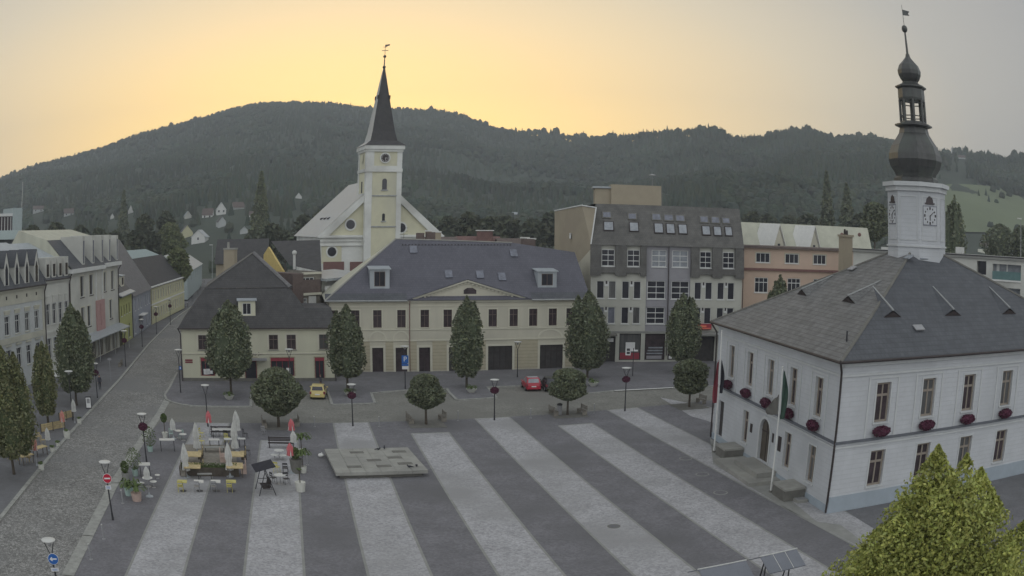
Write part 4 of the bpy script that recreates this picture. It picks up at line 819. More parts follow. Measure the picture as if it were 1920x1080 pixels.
for (x, y) in ((1578, 440), (1611, 440)): s_, z_ = FR_.px(x, y, 1.2); m = MB(); m.ball((s_, 1.0, z_), .35, .12, .35, 8, 5); m.build('satellite_dish', M['maroon'], RB)
# ================================================================== pale flat-roofed block with balconies behind the town hall
PA = AT(1600, 466, 118.0); PB_ = AT(1920, 490, 110.0); ph = atan2((PB_ - PA).y, (PB_ - PA).x); FP = Frame(PA, ph); pt_ = FP.px(1800, 478)[1]
PB = empty('flat_block', 'long pale flat-roofed block with green-glass balconies behind the town hall roof', 'building', (PA.x, PA.y, 0), ph); PW = FP.px(1920, 500)[0] + 8
ZP = Zm(1740, 460, 6.75); bs_ = hol(FP, ZP, [(820, 232, 1172, 460)]); a, b, c_, d_ = bs_[0]; rows = [(a, b, c_, d_), (a, b, c_ - 3.0, d_ - 3.0)]
w2 = hol(FP, ZP, [(620, 195, 735, 375)]); 
m = MB(); wall_holes(m, 0, PW, 0, pt_ - .3, rows + w2, .9); m.poly((PW, 0, 0), (PW, 12, 0), (PW, 12, pt_), (PW, 0, pt_)); m.poly((0, 12, 0), (0, 0, 0), (0, 0, pt_), (0, 12, pt_)); m.build('wall', M['row_white'], PB)
m = MB(); m.box(-.2, PW + .3, -.3, 12.2, pt_ - .3, pt_ + .05); m.build('parapet', M['concrete'], PB); m = MB(); m.box(-.2, PW + .3, -.34, -.301, pt_ - .02, pt_ + .12); m.build('parapet_cap', M['iron'], PB)
for h in rows:
    m = MB(); m.poly((h[0], .88, h[2]), (h[1], .88, h[2]), (h[1], .88, h[3]), (h[0], .88, h[3])); bb = m.build('balcony', M['glass_light'], PB)
    m = MB(); m.box(h[0], h[1], -.1, -.04, h[2] + .1, h[2] + 1.15); m.build('balcony_glass', M['teal_glass'], bb); m = MB(); m.box(h[0] - .05, h[1] + .05, -.15, .02, h[2] - .12, h[2] + .09); m.build('balcony_slab', M['white'], bb)
    m = MB(); m.box(lerp(h[0], h[1], .45), lerp(h[0], h[1], .5), .8, .87, h[2], h[3]); m.box(lerp(h[0], h[1], .1), lerp(h[0], h[1], .2), .8, .87, h[2], h[3]); m.build('balcony_door', M['frame_white'], bb)
m = MB(); h = w2[0]; m.poly((h[0], .85, h[2]), (h[1], .85, h[2]), (h[1], .85, h[3]), (h[0], .85, h[3])); m.build('window', M['glass'], PB)
for x in (1661, 1800): s_, z_ = FP.px(x, 466, 3); m = MB(); m.box(s_ - .45, s_ + .45, 2.6, 3.4, pt_ + .05, z_ - .6); m.box(s_ - .6, s_ + .6, 2.5, 3.5, z_ - .6, z_ + .2); m.build('roof_ventilator', M['lamp_white'], PB)
# ================================================================== church
D = 185.0; az = atan2(ray(717, 440).x, ray(717, 440).y); Cc = V((sin(az) * D, cos(az) * D, 0)); ph = R(22.5); tw = 7.6
CA = Cc - V((cos(ph), sin(ph), 0)) * (tw / 2) ; FC = Frame(CA, ph)
CHU = empty('church', 'white and yellow church with tall pointed dark spire and pale sheet roof', 'church', (CA.x, CA.y, 0), ph)
zc = lambda y, x=722: FC.px(x, y)[1]
zt = zc(279); zb1 = zc(319); zb2 = zc(367); zb3 = zc(425)
m = MB(); m.box(0, tw, 0, tw, 0, zt); m.build('tower', M['church_yellow'], CHU)
m = MB()
for a, b in ((-.08, 1.3), (tw - 1.0, tw + .08)):
    m.box(a, b, -.1, -.005, 8, zt)
for a, b in ((-.08, 1.1), (tw - 1.1, tw + .08)):
    m.box(-.1, -.005, a, b, 8, zt); m.box(tw + .005, tw + .1, a, b, 8, zt)
m.box(-.2, tw + .2, -.25, tw + .2, zb1 - .35, zb1 + .35); m.box(-.5, tw + .5, -.55, tw + .5, zt - .1, zt + .75); m.box(-.25, tw + .25, -.3, tw + .25, zt - .6, zt - .1)
m.box(1.3, tw - 1.0, -.09, -.006, zb1 + .35, zb1 + .9); m.box(1.3, 1.6, -.09, -.006, zb1 + .9, zt - .6); m.build('tower_pilaster', M['church_white'], CHU)
m = MB()
for z in (zb2, zb3): m.box(1.3, tw - .9, -.14, -.006, z - .14, z + .14)
m.build('string_course', M['gutter_grey'], CHU)
def disc(mb, c, r, y0, y1, n=20): mb.extr([(c[0] + r * cos(2 * pi * i / n), c[1] + r * sin(2 * pi * i / n)) for i in range(n)], y0, y1)
cs, cz = FC.px(722, 296); m = MB(); disc(m, (cs, cz), 1.15, -.22, -.1); ck_ = m.build('clock', M['church_white'], CHU); m = MB(); disc(m, (cs, cz), .9, -.24, -.221); m.build('clock_dial', M['frame_dark'], ck_)
m = MB()
for i in range(12): a = i * pi / 6; m.cbox((cs + sin(a) * .72, -.255, cz + cos(a) * .72), .14, .02, .14)
m.build('clock_mark', M['white'], ck_); m = MB()
m.tube((cs, -.27, cz), (cs + .1, -.27, cz - .6), .06, .04, 5); m.tube((cs, -.27, cz), (cs + .7, -.27, cz - .1), .05, .03, 5); m.build('clock_hands', M['white'], ck_)
m = MB(); disc(m, (0, 0), 1.0, -.02, .02); m.T = None
o = m.build('clock', M['church_yellow'], CHU); o.matrix_local = Matrix.Translation((-.16, tw / 2, cz)) @ Matrix.Rotation(-pi / 2, 4, 'Z')
for (x, y, w_, hh_) in ((721, 345, .5, 1.15), (719, 407, .3, .75)):
    s_, z_ = FC.px(x, y); m = MB(); m.extr([(s_ - w_, z_ - hh_), (s_ + w_, z_ - hh_), (s_ + w_, z_ + hh_ - w_)] + [(s_ + w_ * cos(pi * i / 6), z_ + hh_ - w_ + w_ * sin(pi * i / 6)) for i in range(1, 6)] + [(s_ - w_, z_ + hh_ - w_)], -.06, -.008); w = m.build('tower_window', M['glass'], CHU); m = MB(); m.box(s_ - w_ - .25, s_ + w_ + .25, -.2, -.009, z_ - hh_ - .25, z_ - hh_ - .01); m.build('sill', M['gutter_grey'], w)
m = MB(); m.box(-.06, -.005, 3.3, 4.2, zc(350) - 1.2, zc(350) + 1.2); m.build('tower_window', M['glass'], CHU)
h_ = tw / 2; cc = (h_, h_); zs = [zt + .75, zt + 1.7, zt + 3.6]; zsp = FC.px(724, 126, h_)[1]
m = MB(); P = lambda r, z: [(cc[0] - r, cc[1] - r, z), (cc[0] + r, cc[1] - r, z), (cc[0] + r, cc[1] + r, z), (cc[0] - r, cc[1] + r, z)]
L_ = [P(h_ + .7, zs[0]), P(h_ - .85, zs[0] + 1.1), P(h_ - 1.35, zs[0] + 3.2), P(.14, zsp)]
for a, b in zip(L_, L_[1:]):
    for i in (0, 1, 2): m.poly(a[i], a[(i + 1) % 4], b[(i + 1) % 4], b[i])
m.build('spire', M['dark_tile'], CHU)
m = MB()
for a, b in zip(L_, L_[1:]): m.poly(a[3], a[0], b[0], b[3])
m.build('lit_spire_side', M['sheet'], CHU)  # left spire face coloured pale to show bright sky on it
zd = FC.px(720, 183, h_)[1]; rr_ = (h_ - 1.35) * (zsp - zd) / (zsp - zs[0] - 3.2)
for sx, sy in ((-1, -1), (1, -1), (1, 1), (-1, 1)): m = MB(); m.box(cc[0] + sx * rr_ - .25, cc[0] + sx * rr_ + .25, cc[1] + sy * rr_ - .25, cc[1] + sy * rr_ + .25, zd - .5, zd + .35); m.build('spire_lucarne', M['frame_dark'], CHU)
z1s = FC.px(725, 106, h_)[1]; z2s = FC.px(727, 84, h_)[1]; m = MB(); m.ball((h_, h_, zsp), .38); m.tube((h_, h_, zsp), (h_, h_, z1s), .15, .1, 6); m.ball((h_, h_, z1s), .36); m.tube((h_, h_, z1s), (h_, h_, z2s), .06, .05, 5); zz_ = lerp(z1s, z2s, .5)
m.T = Matrix.Translation((h_, h_, 0)) @ Matrix.Rotation(-ph, 4, 'Z'); m.box(-.7, .7, -.04, .04, zz_ - .06, zz_ + .06); m.box(-.45, .45, -.04, .04, zz_ + .8, zz_ + .9); m.extr([(0, z2s - .5), (1.0, z2s - .2), (1.0, z2s + .1), (0, z2s)], -.03, .03); m.build('spire_cross', M['copper'], CHU)
# nave: gable facade just behind the tower front
fd = 1.6; nx0 = FC.px(600, 470, fd)[0]; nx1 = tw - nx0; ze = FC.px(630, 441, fd)[1]; zr = FC.px(681, 362, fd)[1] + 3.2; nl = 34
m = MB(); m.poly((nx0, fd, 0), (nx1, fd, 0), (nx1, fd, ze), (nx0, fd, ze)); m.poly((nx0, fd + nl, 0), (nx0, fd, 0), (nx0, fd, ze), (nx0, fd + nl, ze)); m.poly((nx1, fd, 0), (nx1, fd + nl, 0), (nx1, fd + nl, ze), (nx1, fd, ze)); m.build('nave_wall', M['church_white'], CHU)
m = MB(); m.poly((nx0, fd - .01, ze), (nx1, fd - .01, ze), (h_, fd - .01, zr)); m.build('gable', M['church_yellow'], CHU)
for s_ in (-1, 1):
    m = MB(); ex = nx0 - .8 if s_ < 0 else nx1 + .8; m.poly((ex, fd - .5, ze - .35), (h_, fd - .5, zr + .1), (h_, fd + nl, zr + .1), (ex, fd + nl, ze - .35)); m.build('nave_roof', M['sheet'], CHU)
    m = MB(); m.hexa([(ex, fd - .55, ze - .35), (ex, fd - .06, ze - .35), (h_, fd - .06, zr - .05), (h_, fd - .55, zr - .05)], [(ex - s_ * 2.2, fd - .55, ze - .45), (ex - s_ * 2.2, fd - .06, ze - .45), (h_, fd - .06, zr - 1.5), (h_, fd - .55, zr - 1.5)]); m.build('gable_rake', M['church_white'], CHU)
m = MB(); m.box(nx0 - .6, nx1 + .6, fd - .6, fd - .02, ze - .5, ze - .1); m.box(nx0 - .2, nx1 + .2, fd - .3, fd - .02, ze - 1.3, ze - 1.1); m.box(nx0 - .3, nx1 + .3, fd - .35, fd - .02, ze - 2.2, ze - 2.0); m.build('cornice', M['church_white'], CHU)
m = MB(); a, z_ = FC.px(603, 458, fd); b, z2_ = FC.px(640, 489, fd); m.box(a, b, fd - .1, fd - .02, z2_ - .5, z_ - .3); m.build('wall_panel', M['church_yellow'], CHU)
for (x, y, r_) in ((657, 421, .95), (752, 427, .95), (622, 472, .95)):
    s_, z_ = FC.px(x, y, fd); m = MB(); disc(m, (s_, z_), r_ * 1.35, fd - .16, fd - .03); w = m.build('round_window', M['church_white'], CHU); m = MB(); disc(m, (s_, z_), r_, fd - .2, fd - .161); m.build('pane', M['glass'], w)
m = MB()
for k in range(3): 
    y = fd + 9 + k * 4.4; t = .30; x = lerp(nx0 - .8, h_, t); z = lerp(ze - .35, zr + .1, t); m.hexa([(x - .1, y, z + .02), (x + 1.4, y, z + .6), (x + 1.4, y + 1.2, z + .6), (x - .1, y + 1.2, z + .02)], [(x - .1, y, z + .35), (x + 1.4, y, z + .7), (x + 1.4, y + 1.2, z + .7), (x - .1, y + 1.2, z + .35)])
m.build('roof_vent', M['frame_dark'], CHU)
for (x0, x1) in ((606, 645), (656, 690)):
    a, z_ = FC.px(x0, 491, fd); b, _ = FC.px(x1, 491, fd); m = MB(); m.box(a, b, fd - .14, fd - .02, 2, z_); m.build('portal_panel', M['maroon'], CHU)
# ================================================================== the row along the street on the left
def rowhouse(name, label, A, B, h, wallm, dep=12, cat='house'):
    A = V((A[0], A[1], 0)); B = V((B[0], B[1], 0)); a = atan2((B - A).y, (B - A).x); L_ = (B - A).length
    return empty(name, label, cat, A, a), Frame(A, a), L_
def body(root, L_, h, dep, wm, holes, z0=0):
    m = MB(); wall_holes(m, 0, L_, z0, h, holes, .2); m.poly((L_, 0, 0), (L_, dep, 0), (L_, dep, h), (L_, 0, h)); m.poly((0, dep, 0), (0, 0, 0), (0, 0, h), (0, dep, h)); m.poly((L_, dep, 0), (0, dep, 0), (0, dep, h), (L_, dep, h)); return m.build('wall', M[wm], root)
def gable_roof(root, L_, h, dep, rz, rm, ov=.4, gm=None, y0=None, name='roof'):
    y0 = dep / 2 if y0 is None else y0; sl_ = (rz - h) / y0; lo_ = h - ov * sl_
    m = MB(); m.poly((-.02, -ov, lo_), (L_ + .02, -ov, lo_), (L_ + .02, y0, rz), (-.02, y0, rz)); m.poly((L_ + .02, dep + ov, lo_), (-.02, dep + ov, lo_), (-.02, y0, rz), (L_ + .02, y0, rz)); r_ = m.build(name, M[rm], root)
    m = MB(); m.poly((L_, 0, h), (L_, dep, h), (L_, y0, rz - .02)); m.poly((0, dep, h), (0, 0, h), (0, y0, rz - .02)); m.build('gable', M[gm or 'row_white'], root); return r_
X1 = (-57.6, 66.0); X2 = (-58.0, 90.4); X3 = (-57.9, 97.6); X4 = (-61.2, 121.0); X5 = (-64.3, 133.0); X6 = (-69.3, 153.0); X7 = (-76.1, 189.8)
ZL = Zm(0, 400, 3.6); ZL7 = Zm(0, 420, 6.75)
# cream house with pointed dormers (nearest)
r1, f1_, l1 = rowhouse('ornate_house', 'cream ornate town house with pointed white dormers nearest on the left', X1, (X2[0], X2[1]), 12, None)
f1_ = Frame(V((X1[0], X1[1], 0)), atan2(X2[1] - X1[1], X2[0] - X1[0])); eh = 11.9
cols1 = [f1_.px(*ZL(x, 700))[0] for x in (45, 115, 183, 247)]; stp = (cols1[3] - cols1[0]) / 3; cols1 = [cols1[3] - stp * k for k in range(0, 8) if cols1[3] - stp * k > 1]
H1 = [(c_ - .62, c_ + .62, 6.6, 8.8) for c_ in cols1]; H0 = [(c_ - .62, c_ + .62, 2.6, 4.9) for c_ in cols1]
body(r1, l1, eh, 12, 'row_grey', H1 + H0)
m = MB()
for c_ in cols1: m.box(c_ - .75, c_ + .75, -.2, -.005, 9.3, 9.5); m.box(c_ - .65, c_ + .65, -.12, -.005, 9.0, 9.3); m.box(c_ - .7, c_ + .7, -.18, -.005, 5.3, 5.5)
m.build('window_hood', M['row_cream'], r1)
m = MB(); m.box(0, l1, -.08, -.004, 10.05, eh - .3); m.box(0, l1, -.35, -.005, eh - .3, eh); m.box(0, l1, -.1, -.004, 5.6, 6.3); m.box(l1 - .7, l1, -.06, -.004, 0, 10.04); m.build('frieze', M['row_cream'], r1)
m = MB(); 
for c_ in cols1: m.box(c_ - .16, c_ + .16, -.1, -.085, 10.7, 11.1)
m.build('frieze_window', M['frame_dark'], r1)
for h in H1 + H0: window(r1, I4, h, 'glass', 'frame_white', (1, 1), .06, .2, sill='row_cream', sur='row_grey', surw=.12)
rz1_ = 15.4
m = MB(); m.poly((0, -.5, eh), (l1, -.5, eh), (l1, 1.8, rz1_), (0, 1.8, rz1_)); m.build('steep_roof', M['slate'], r1)
m = MB(); m.poly((0, 1.8, rz1_), (l1, 1.8, rz1_), (l1, 7, 17.2), (0, 7, 17.2)); m.poly((l1, 12, eh), (0, 12, eh), (0, 7, 17.2), (l1, 7, 17.2)); m.poly((l1, 0, eh), (l1, 12, eh), (l1, 7, 17.2), (l1, 1.8, rz1_)); m.build('upper_roof', M['sheet'], r1)
for c_ in cols1:
    m = MB(); zt = 16.2; m.extr([(c_ - .62, eh + .35), (c_ + .62, eh + .35), (c_ + .62, 14.4), (c_, zt), (c_ - .62, 14.4)], -.2, 2.6); d_ = m.build('pointed_dormer', M['row_white'], r1)
    m = MB(); m.extr([(c_ - .3, eh + .5), (c_ + .3, eh + .5), (c_ + .3, 14.2), (c_, 14.9), (c_ - .3, 14.2)], -.24, -.21); m.build('dormer_window', M['glass'], d_)
    m = MB(); m.poly((c_ - .7, -.25, 14.35), (c_, -.25, zt + .12), (c_, 3, zt + .12), (c_ - .7, 3, 14.35)); m.poly((c_, -.25, zt + .12), (c_ + .7, -.25, 14.35), (c_ + .7, 3, 14.35), (c_, 3, zt + .12)); m.build('dormer_roof', M['slate'], d_)
gut(r1, None, [(0, -.55, eh), (l1, -.55, eh)], .08); m = MB(); m.path([(l1 - .05, -.5, eh), (l1 - .05, -.15, eh - .9), (l1 - .05, -.15, .2)], .08, 6); m.build('downpipe', M['gutter'], r1)
# narrow white house with four tall dormers
r2, f2_, l2 = rowhouse('narrow_house', 'narrow white town house with four box dormers between cream and modern houses', X2, X3, 12, None); eh = 12.3
c2_ = [f2_.px(*ZL(x, 640))[0] for x in (329, 371, 411, 452)]; c2_ = [lerp(.9, l2 - .9, k / 3) for k in range(4)]
H1 = [(c_ - .52, c_ + .52, 6.7, 9.3) for c_ in c2_]; H0 = [(c_ - .52, c_ + .52, 2.4, 5.0) for c_ in c2_]; body(r2, l2, eh, 12, 'row_white', H1 + H0)
for h in H1 + H0: window(r2, I4, h, 'glass', 'frame_white', (1, 1), .05, .2, sill='row_white', sur='row_grey', surw=.1)
m = MB()
for c_ in c2_: m.box(c_ - .5, c_ + .5, -.15, -.005, 10.2, 10.35); m.box(c_ - .42, c_ + .42, -.08, -.004, 9.4, 10.19)
m.build('window_hood', M['row_white'], r2); m = MB(); m.box(0, l2, -.3, -.005, eh - .3, eh); m.box(0, l2, -.1, -.005, 5.6, 5.9); m.build('cornice', M['row_white'], r2)
m = MB(); m.poly((0, -.4, eh), (l2, -.4, eh), (l2, 2.2, 15.0), (0, 2.2, 15.0)); m.build('steep_roof', M['slate'], r2)
m = MB(); m.poly((0, 2.2, 15.0), (l2, 2.2, 15.0), (l2, 7, 17), (0, 7, 17)); m.poly((l2, 12, eh), (0, 12, eh), (0, 7, 17), (l2, 7, 17)); m.build('upper_roof', M['sheet'], r2)
for c_ in c2_:
    m = MB(); m.box(c_ - .55, c_ + .55, -.15, 2.6, eh + .3, 15.1); d_ = m.build('box_dormer', M['row_white'], r2); m = MB(); m.box(c_ - .32, c_ + .32, -.19, -.155, eh + .45, 14.3); m.build('dormer_window', M['glass'], d_)
gut(r2, None, [(0, -.45, eh), (l2, -.45, eh)], .08); m = MB(); m.path([(l2 - .05, -.4, eh), (l2 - .05, -.15, eh - .9), (l2 - .05, -.15, .2)], .08, 6); m.build('downpipe', M['gutter'], r2)
# modern white house, pink bay
r3, f3_, l3 = rowhouse('modern_house', 'modern white house with pink bay, five tall dormers and ground-floor canopy', X3, X4, 13, None); eh = 13.1
def HL(boxes, z=None): return hol(f3_, ZL, boxes, z=z)
TW = HL([(540, 425, 568, 580), (602, 412, 630, 560), (700, 392, 718, 528), (748, 385, 770, 515)], z=(9.3, 12.2)); MW = HL([(590, 650, 618, 805), (738, 595, 760, 728)], z=(5.0, 7.9)); SL = HL([(665, 628, 678, 775)], z=(4.6, 7.8)); mx0 = f3_.px(*ZL(645, 600))[0]; mx1 = f3_.px(*ZL(698, 560))[0]
extra = [(TW[0][0], TW[0][1], 5.0, 7.9)]; gw = [(1.0 + k * 3.7, 3.9 + k * 3.7, .1, 3.1) for k in range(6)]
body(r3, l3, eh, 13, 'row_white', TW + MW + extra + gw)
m = MB(); wall_holes(m, mx0, mx1, 3.9, 8.3, SL, .1, -.25); m.poly((mx0, -.25, 3.9), (mx0, -.25, 8.3), (mx0, -.003, 8.3), (mx0, -.003, 3.9)); m.poly((mx1, -.25, 8.3), (mx1, -.25, 3.9), (mx1, -.003, 3.9), (mx1, -.003, 8.3)); m.poly((mx0, -.25, 8.3), (mx1, -.25, 8.3), (mx1, 0, 8.3), (mx0, 0, 8.3)); m.build('pink_bay', M['pink'], r3)
m = MB(); m.box(mx0 + .15, mx0 + .3, -.2, -.004, 8.4, eh); m.box(mx1 - .75, mx1 - .55, -.2, -.004, 8.4, eh); m.build('bay_post', M['frame_white'], r3)
for h in TW + MW + extra: window(r3, I4, h, 'glass', 'frame_white', (0, 0), .07, .2, sill='frame_dark', sur='cream_light', surw=.14)
window(r3, I4, SL[0], 'pink', None, dep=.1, d=-.25, sill=None)
for h in gw: window(r3, I4, h, 'glass_brown', 'cream_light', (3, 0), .14, .18, sill=None, name='shop_window')
m = MB(); m.hexa([(0, -2.1, 3.35), (l3, -2.1, 3.35), (l3, -.003, 3.7), (0, -.003, 3.7)], [(0, -2.1, 3.5), (l3, -2.1, 3.5), (l3, -.003, 4.0), (0, -.003, 4.0)]); m.build('canopy', M['sheet'], r3)
m = MB(); [m.tube((x, -1.9, 0), (x, -1.9, 3.35), .07, .07, 6) for x in (.5, l3 * .33, l3 * .66, l3 - .4)]; m.build('canopy_post', M['gutter_grey'], r3)
m = MB(); m.box(-.1, mx1 - .6, -.75, -.005, eh - .3, eh + .25); m.box(mx1 - .4, l3 + .1, -.75, -.005, eh - .1, eh + .45); m.build('eaves', M['frame_white'], r3)
m = MB(); m.poly((0, -.6, eh + .25), (l3, -.6, eh + .25), (l3, 3.8, 17.25), (0, 3.8, 17.25)); m.build('roof', M['slate'], r3); m = MB(); m.poly((0, 3.8, 17.25), (l3, 3.8, 17.25), (l3 - 1, 9, 18.7), (0, 9, 18.7)); m.poly((0, -.6, eh), (0, 3.8, 17.25), (0, 9, 18.7), (0, 13, eh)); m.poly((l3, -.6, eh), (l3, 13, eh), (l3 - 1, 9, 18.7), (l3, 3.8, 17.25)); m.poly((l3, 13, eh), (0, 13, eh), (0, 9, 18.7), (l3 - 1, 9, 18.7)); m.build('roof_top', M['pale_roof'], r3)
dsx = [f3_.px(x, 480, .3)[0] for x in (152, 170, 187, 201, 215)]
for i, c_ in enumerate(dsx):
    w_ = .58; m = MB(); m.box(c_ - w_, c_ + w_, -.15, 3.8, eh + .5, 17.6 + .1 * (i % 2)); d_ = m.build('tall_dormer', M['row_white'], r3); m = MB(); m.box(c_ - .2, c_ + .22, -.2, -.155, eh + .8, 17.0); m.build('dormer_window', M['glass_blue'], d_)
m = MB(); m.box(dsx[0] - .5, dsx[-1] + .5, 1.9, 4.5, eh + .6, 17.3); m.build('dormer_body', M['glass_blue'], r3)
m = MB(); m.path([(.1, -.7, eh), (.1, -.15, eh - .9), (.1, -.15, .2)], .08, 6); m.build('downpipe', M['gutter'], r3); m = MB(); m.path([(l3 - .1, -.7, eh), (l3 - .1, -.15, eh - .9), (l3 - .1, -.15, .2)], .08, 6); m.build('downpipe', M['gutter'], r3)
# small green house
r4, f4_, l4 = rowhouse('green_house', 'small bright green house with two dormers between white modern and grey houses', X4, X5, 8, None); eh = 8.1
H1 = hol(f4_, ZL, [(815, 628, 826, 700), (833, 622, 845, 692), (850, 615, 862, 683), (867, 608, 880, 670)], z=(4.7, 6.3), w=.8); H0 = hol(f4_, ZL, [(835, 760, 846, 840), (866, 745, 885, 830)], z=(.6, 2.9), w=1.0) + [(1, 3, .1, 2.8)]
body(r4, l4, eh, 11, 'green_wall', H1 + H0)
for h in H1 + H0: window(r4, I4, h, 'glass', 'frame_dark', (1, 0), .05, .18, sill='frame_white', name='window')
gable_roof(r4, l4, eh, 11, 13.4, 'slate', gm='green_wall'); sf = lambda y: eh + (13.4 - eh) * (y) / 5.5
for k in (.3, .72): dormer(r4, f4_, sf, l4 * k - 1.3, l4 * k + 1.3, sf(1.0), sf(1.0) + 1.7, 1.0, 'cream_light', 'sheet', wm=.4)
m = MB(); m.hexa([(0, -.8, eh - .2), (l4, -.8, eh - .2), (l4, .2, eh + .1), (0, .2, eh + .1)], [(0, -.8, eh - .05), (l4, -.8, eh - .05), (l4, .2, eh + .3), (0, .2, eh + .3)]); m.build('eaves', M['sheet'], r4)
# blue-grey house with big grey roof
r5, f5_, l5 = rowhouse('blue_grey_house', 'blue-grey house with tall plain grey roof beside the small green house', X5, X6, 7.6, None); eh = 7.55
H1 = hol(f5_, ZL, [(906, 575, 918, 645), (927, 565, 940, 637), (944, 560, 957, 630), (972, 548, 985, 615), (988, 542, 998, 608), (1003, 538, 1012, 602)], z=(4.4, 6.3), w=.9); H0 = hol(f5_, ZL, [(906, 725, 920, 810), (935, 690, 960, 810), (985, 690, 995, 760), (1003, 680, 1012, 750)], z=(.5, 2.9), w=1.1)
body(r5, l5, eh, 14, 'bluegrey', H1 + H0)
for h in H1 + H0: window(r5, I4, h, 'glass', 'frame_white', (1, 1), .05, .18, sill='frame_white')
gable_roof(r5, l5, eh, 14, 16.6, 'mid_tile', gm='bluegrey', y0=7)
m = MB(); a, z_ = f5_.px(*ZL(935, 685)); m.box(a, a + 4.5, -1.2, 0, 3.2, 3.35); m.build('shop_canopy', M['white'], r5)
# long yellow house
r6, f6_, l6 = rowhouse('long_yellow_house', 'long pale yellow two-storey house with dark roof further up the street', X6, X7, 7.4, None); eh = 7.4
n_ = 13; H1 = [(1.8 + k * (l6 - 3) / n_, 2.8 + k * (l6 - 3) / n_, 4.5, 6.4) for k in range(n_)]; H0 = [(a, b, .9, 2.9) for a, b, _, _ in H1]
body(r6, l6, eh, 12, 'yellow_wall', H1 + H0)
for h in H1 + H0: window(r6, I4, h, 'glass', 'frame_white', (1, 0), .05, .18, sill=None, sur='cream_light', surw=.18)
m = MB(); m.box(0, l6, -.12, -.005, 3.7, 3.95); m.box(0, l6, -.3, -.005, eh - .3, eh); m.build('string_course', M['white'], r6)
gable_roof(r6, l6, eh, 12, 12.6, 'dark_tile', gm='yellow_wall')
for A_i, (pp, ph_) in enumerate(((X5, 7.5), (X6, 7.4))):
    m = MB(); rt = (r5, r6)[A_i]; m.tube((.1, -.12, .1), (.1, -.12, ph_), .07, .07, 6); m.build('downpipe', M['gutter'], rt)
# pale house past it, low pale shed behind
r7, f7_, l7 = rowhouse('pale_house', 'pale blue-white house with stepped sheet roof at the far end of the street', G(352, 562), G(379, 536), 9, None); eh = f7_.px(372, 497)[1]
H1 = [(3 + k * (l7 - 5) / 6, 4.2 + k * (l7 - 5) / 6, eh - 3, eh - 1) for k in range(6)]; body(r7, l7, eh, 14, 'teal_wall', H1); [window(r7, I4, h, 'glass', 'frame_white', (1, 0), .08, .18, sill=None) for h in H1]
gable_roof(r7, l7, eh, 14, eh + 4.2, 'sheet', gm='teal_wall')
p = G(300, 560, 0); q = AT(222, 478, 175); q2 = AT(330, 478, 205); a = atan2((q2 - q).y, (q2 - q).x); r8 = empty('pale_roof_hall', 'low building with pale green-grey sheet roof behind the long yellow house', 'building', (q.x, q.y, 0), a); L8 = (q2 - q).length
m = MB(); m.box(0, L8, 3, 14, 0, 9.6); m.build('wall', M['row_white'], r8); m = MB(); zz8 = AT(280, 487, 186).z; zt8 = AT(280, 470, 190).z; m.poly((-.4, 2.6, zz8 - .3), (L8, 2.6, zz8 - .3), (L8, 9, zt8), (-.4, 9, zt8)); m.poly((L8, 14.5, zz8 - .3), (-.4, 14.5, zz8 - .3), (-.4, 9, zt8), (L8, 9, zt8)); m.poly((-.2, 3, 9.6), (-.2, 9, zt8 - .05), (-.2, 14, 9.6)); m.build('roof', M['lightgreen_roof'], r8)
# pale sheet roof behind the cream houses
q = AT(-40, 442, 128); q2 = AT(84, 432, 150); r9 = empty('long_roofed_house', 'house with long smooth grey-green roof behind the pointed dormers', 'house', (q.x, q.y, 0), atan2((q2 - q).y, (q2 - q).x)); L9 = (q2 - q).length
m = MB(); m.box(0, L9, 0, 10, 0, 17.6); m.build('wall', M['slate'], r9); m = MB(); m.poly((0, -.4, 17.6), (L9 + .3, -.4, 17.3), (L9 - 2, 5, 19.0), (0, 5, 19.0)); m.poly((L9 + .3, 10.4, 17.6), (0, 10.4, 17.6), (0, 5, 19.0), (L9 - 2, 5, 19.0)); m.build('roof', M['lightgreen_roof'], r9)
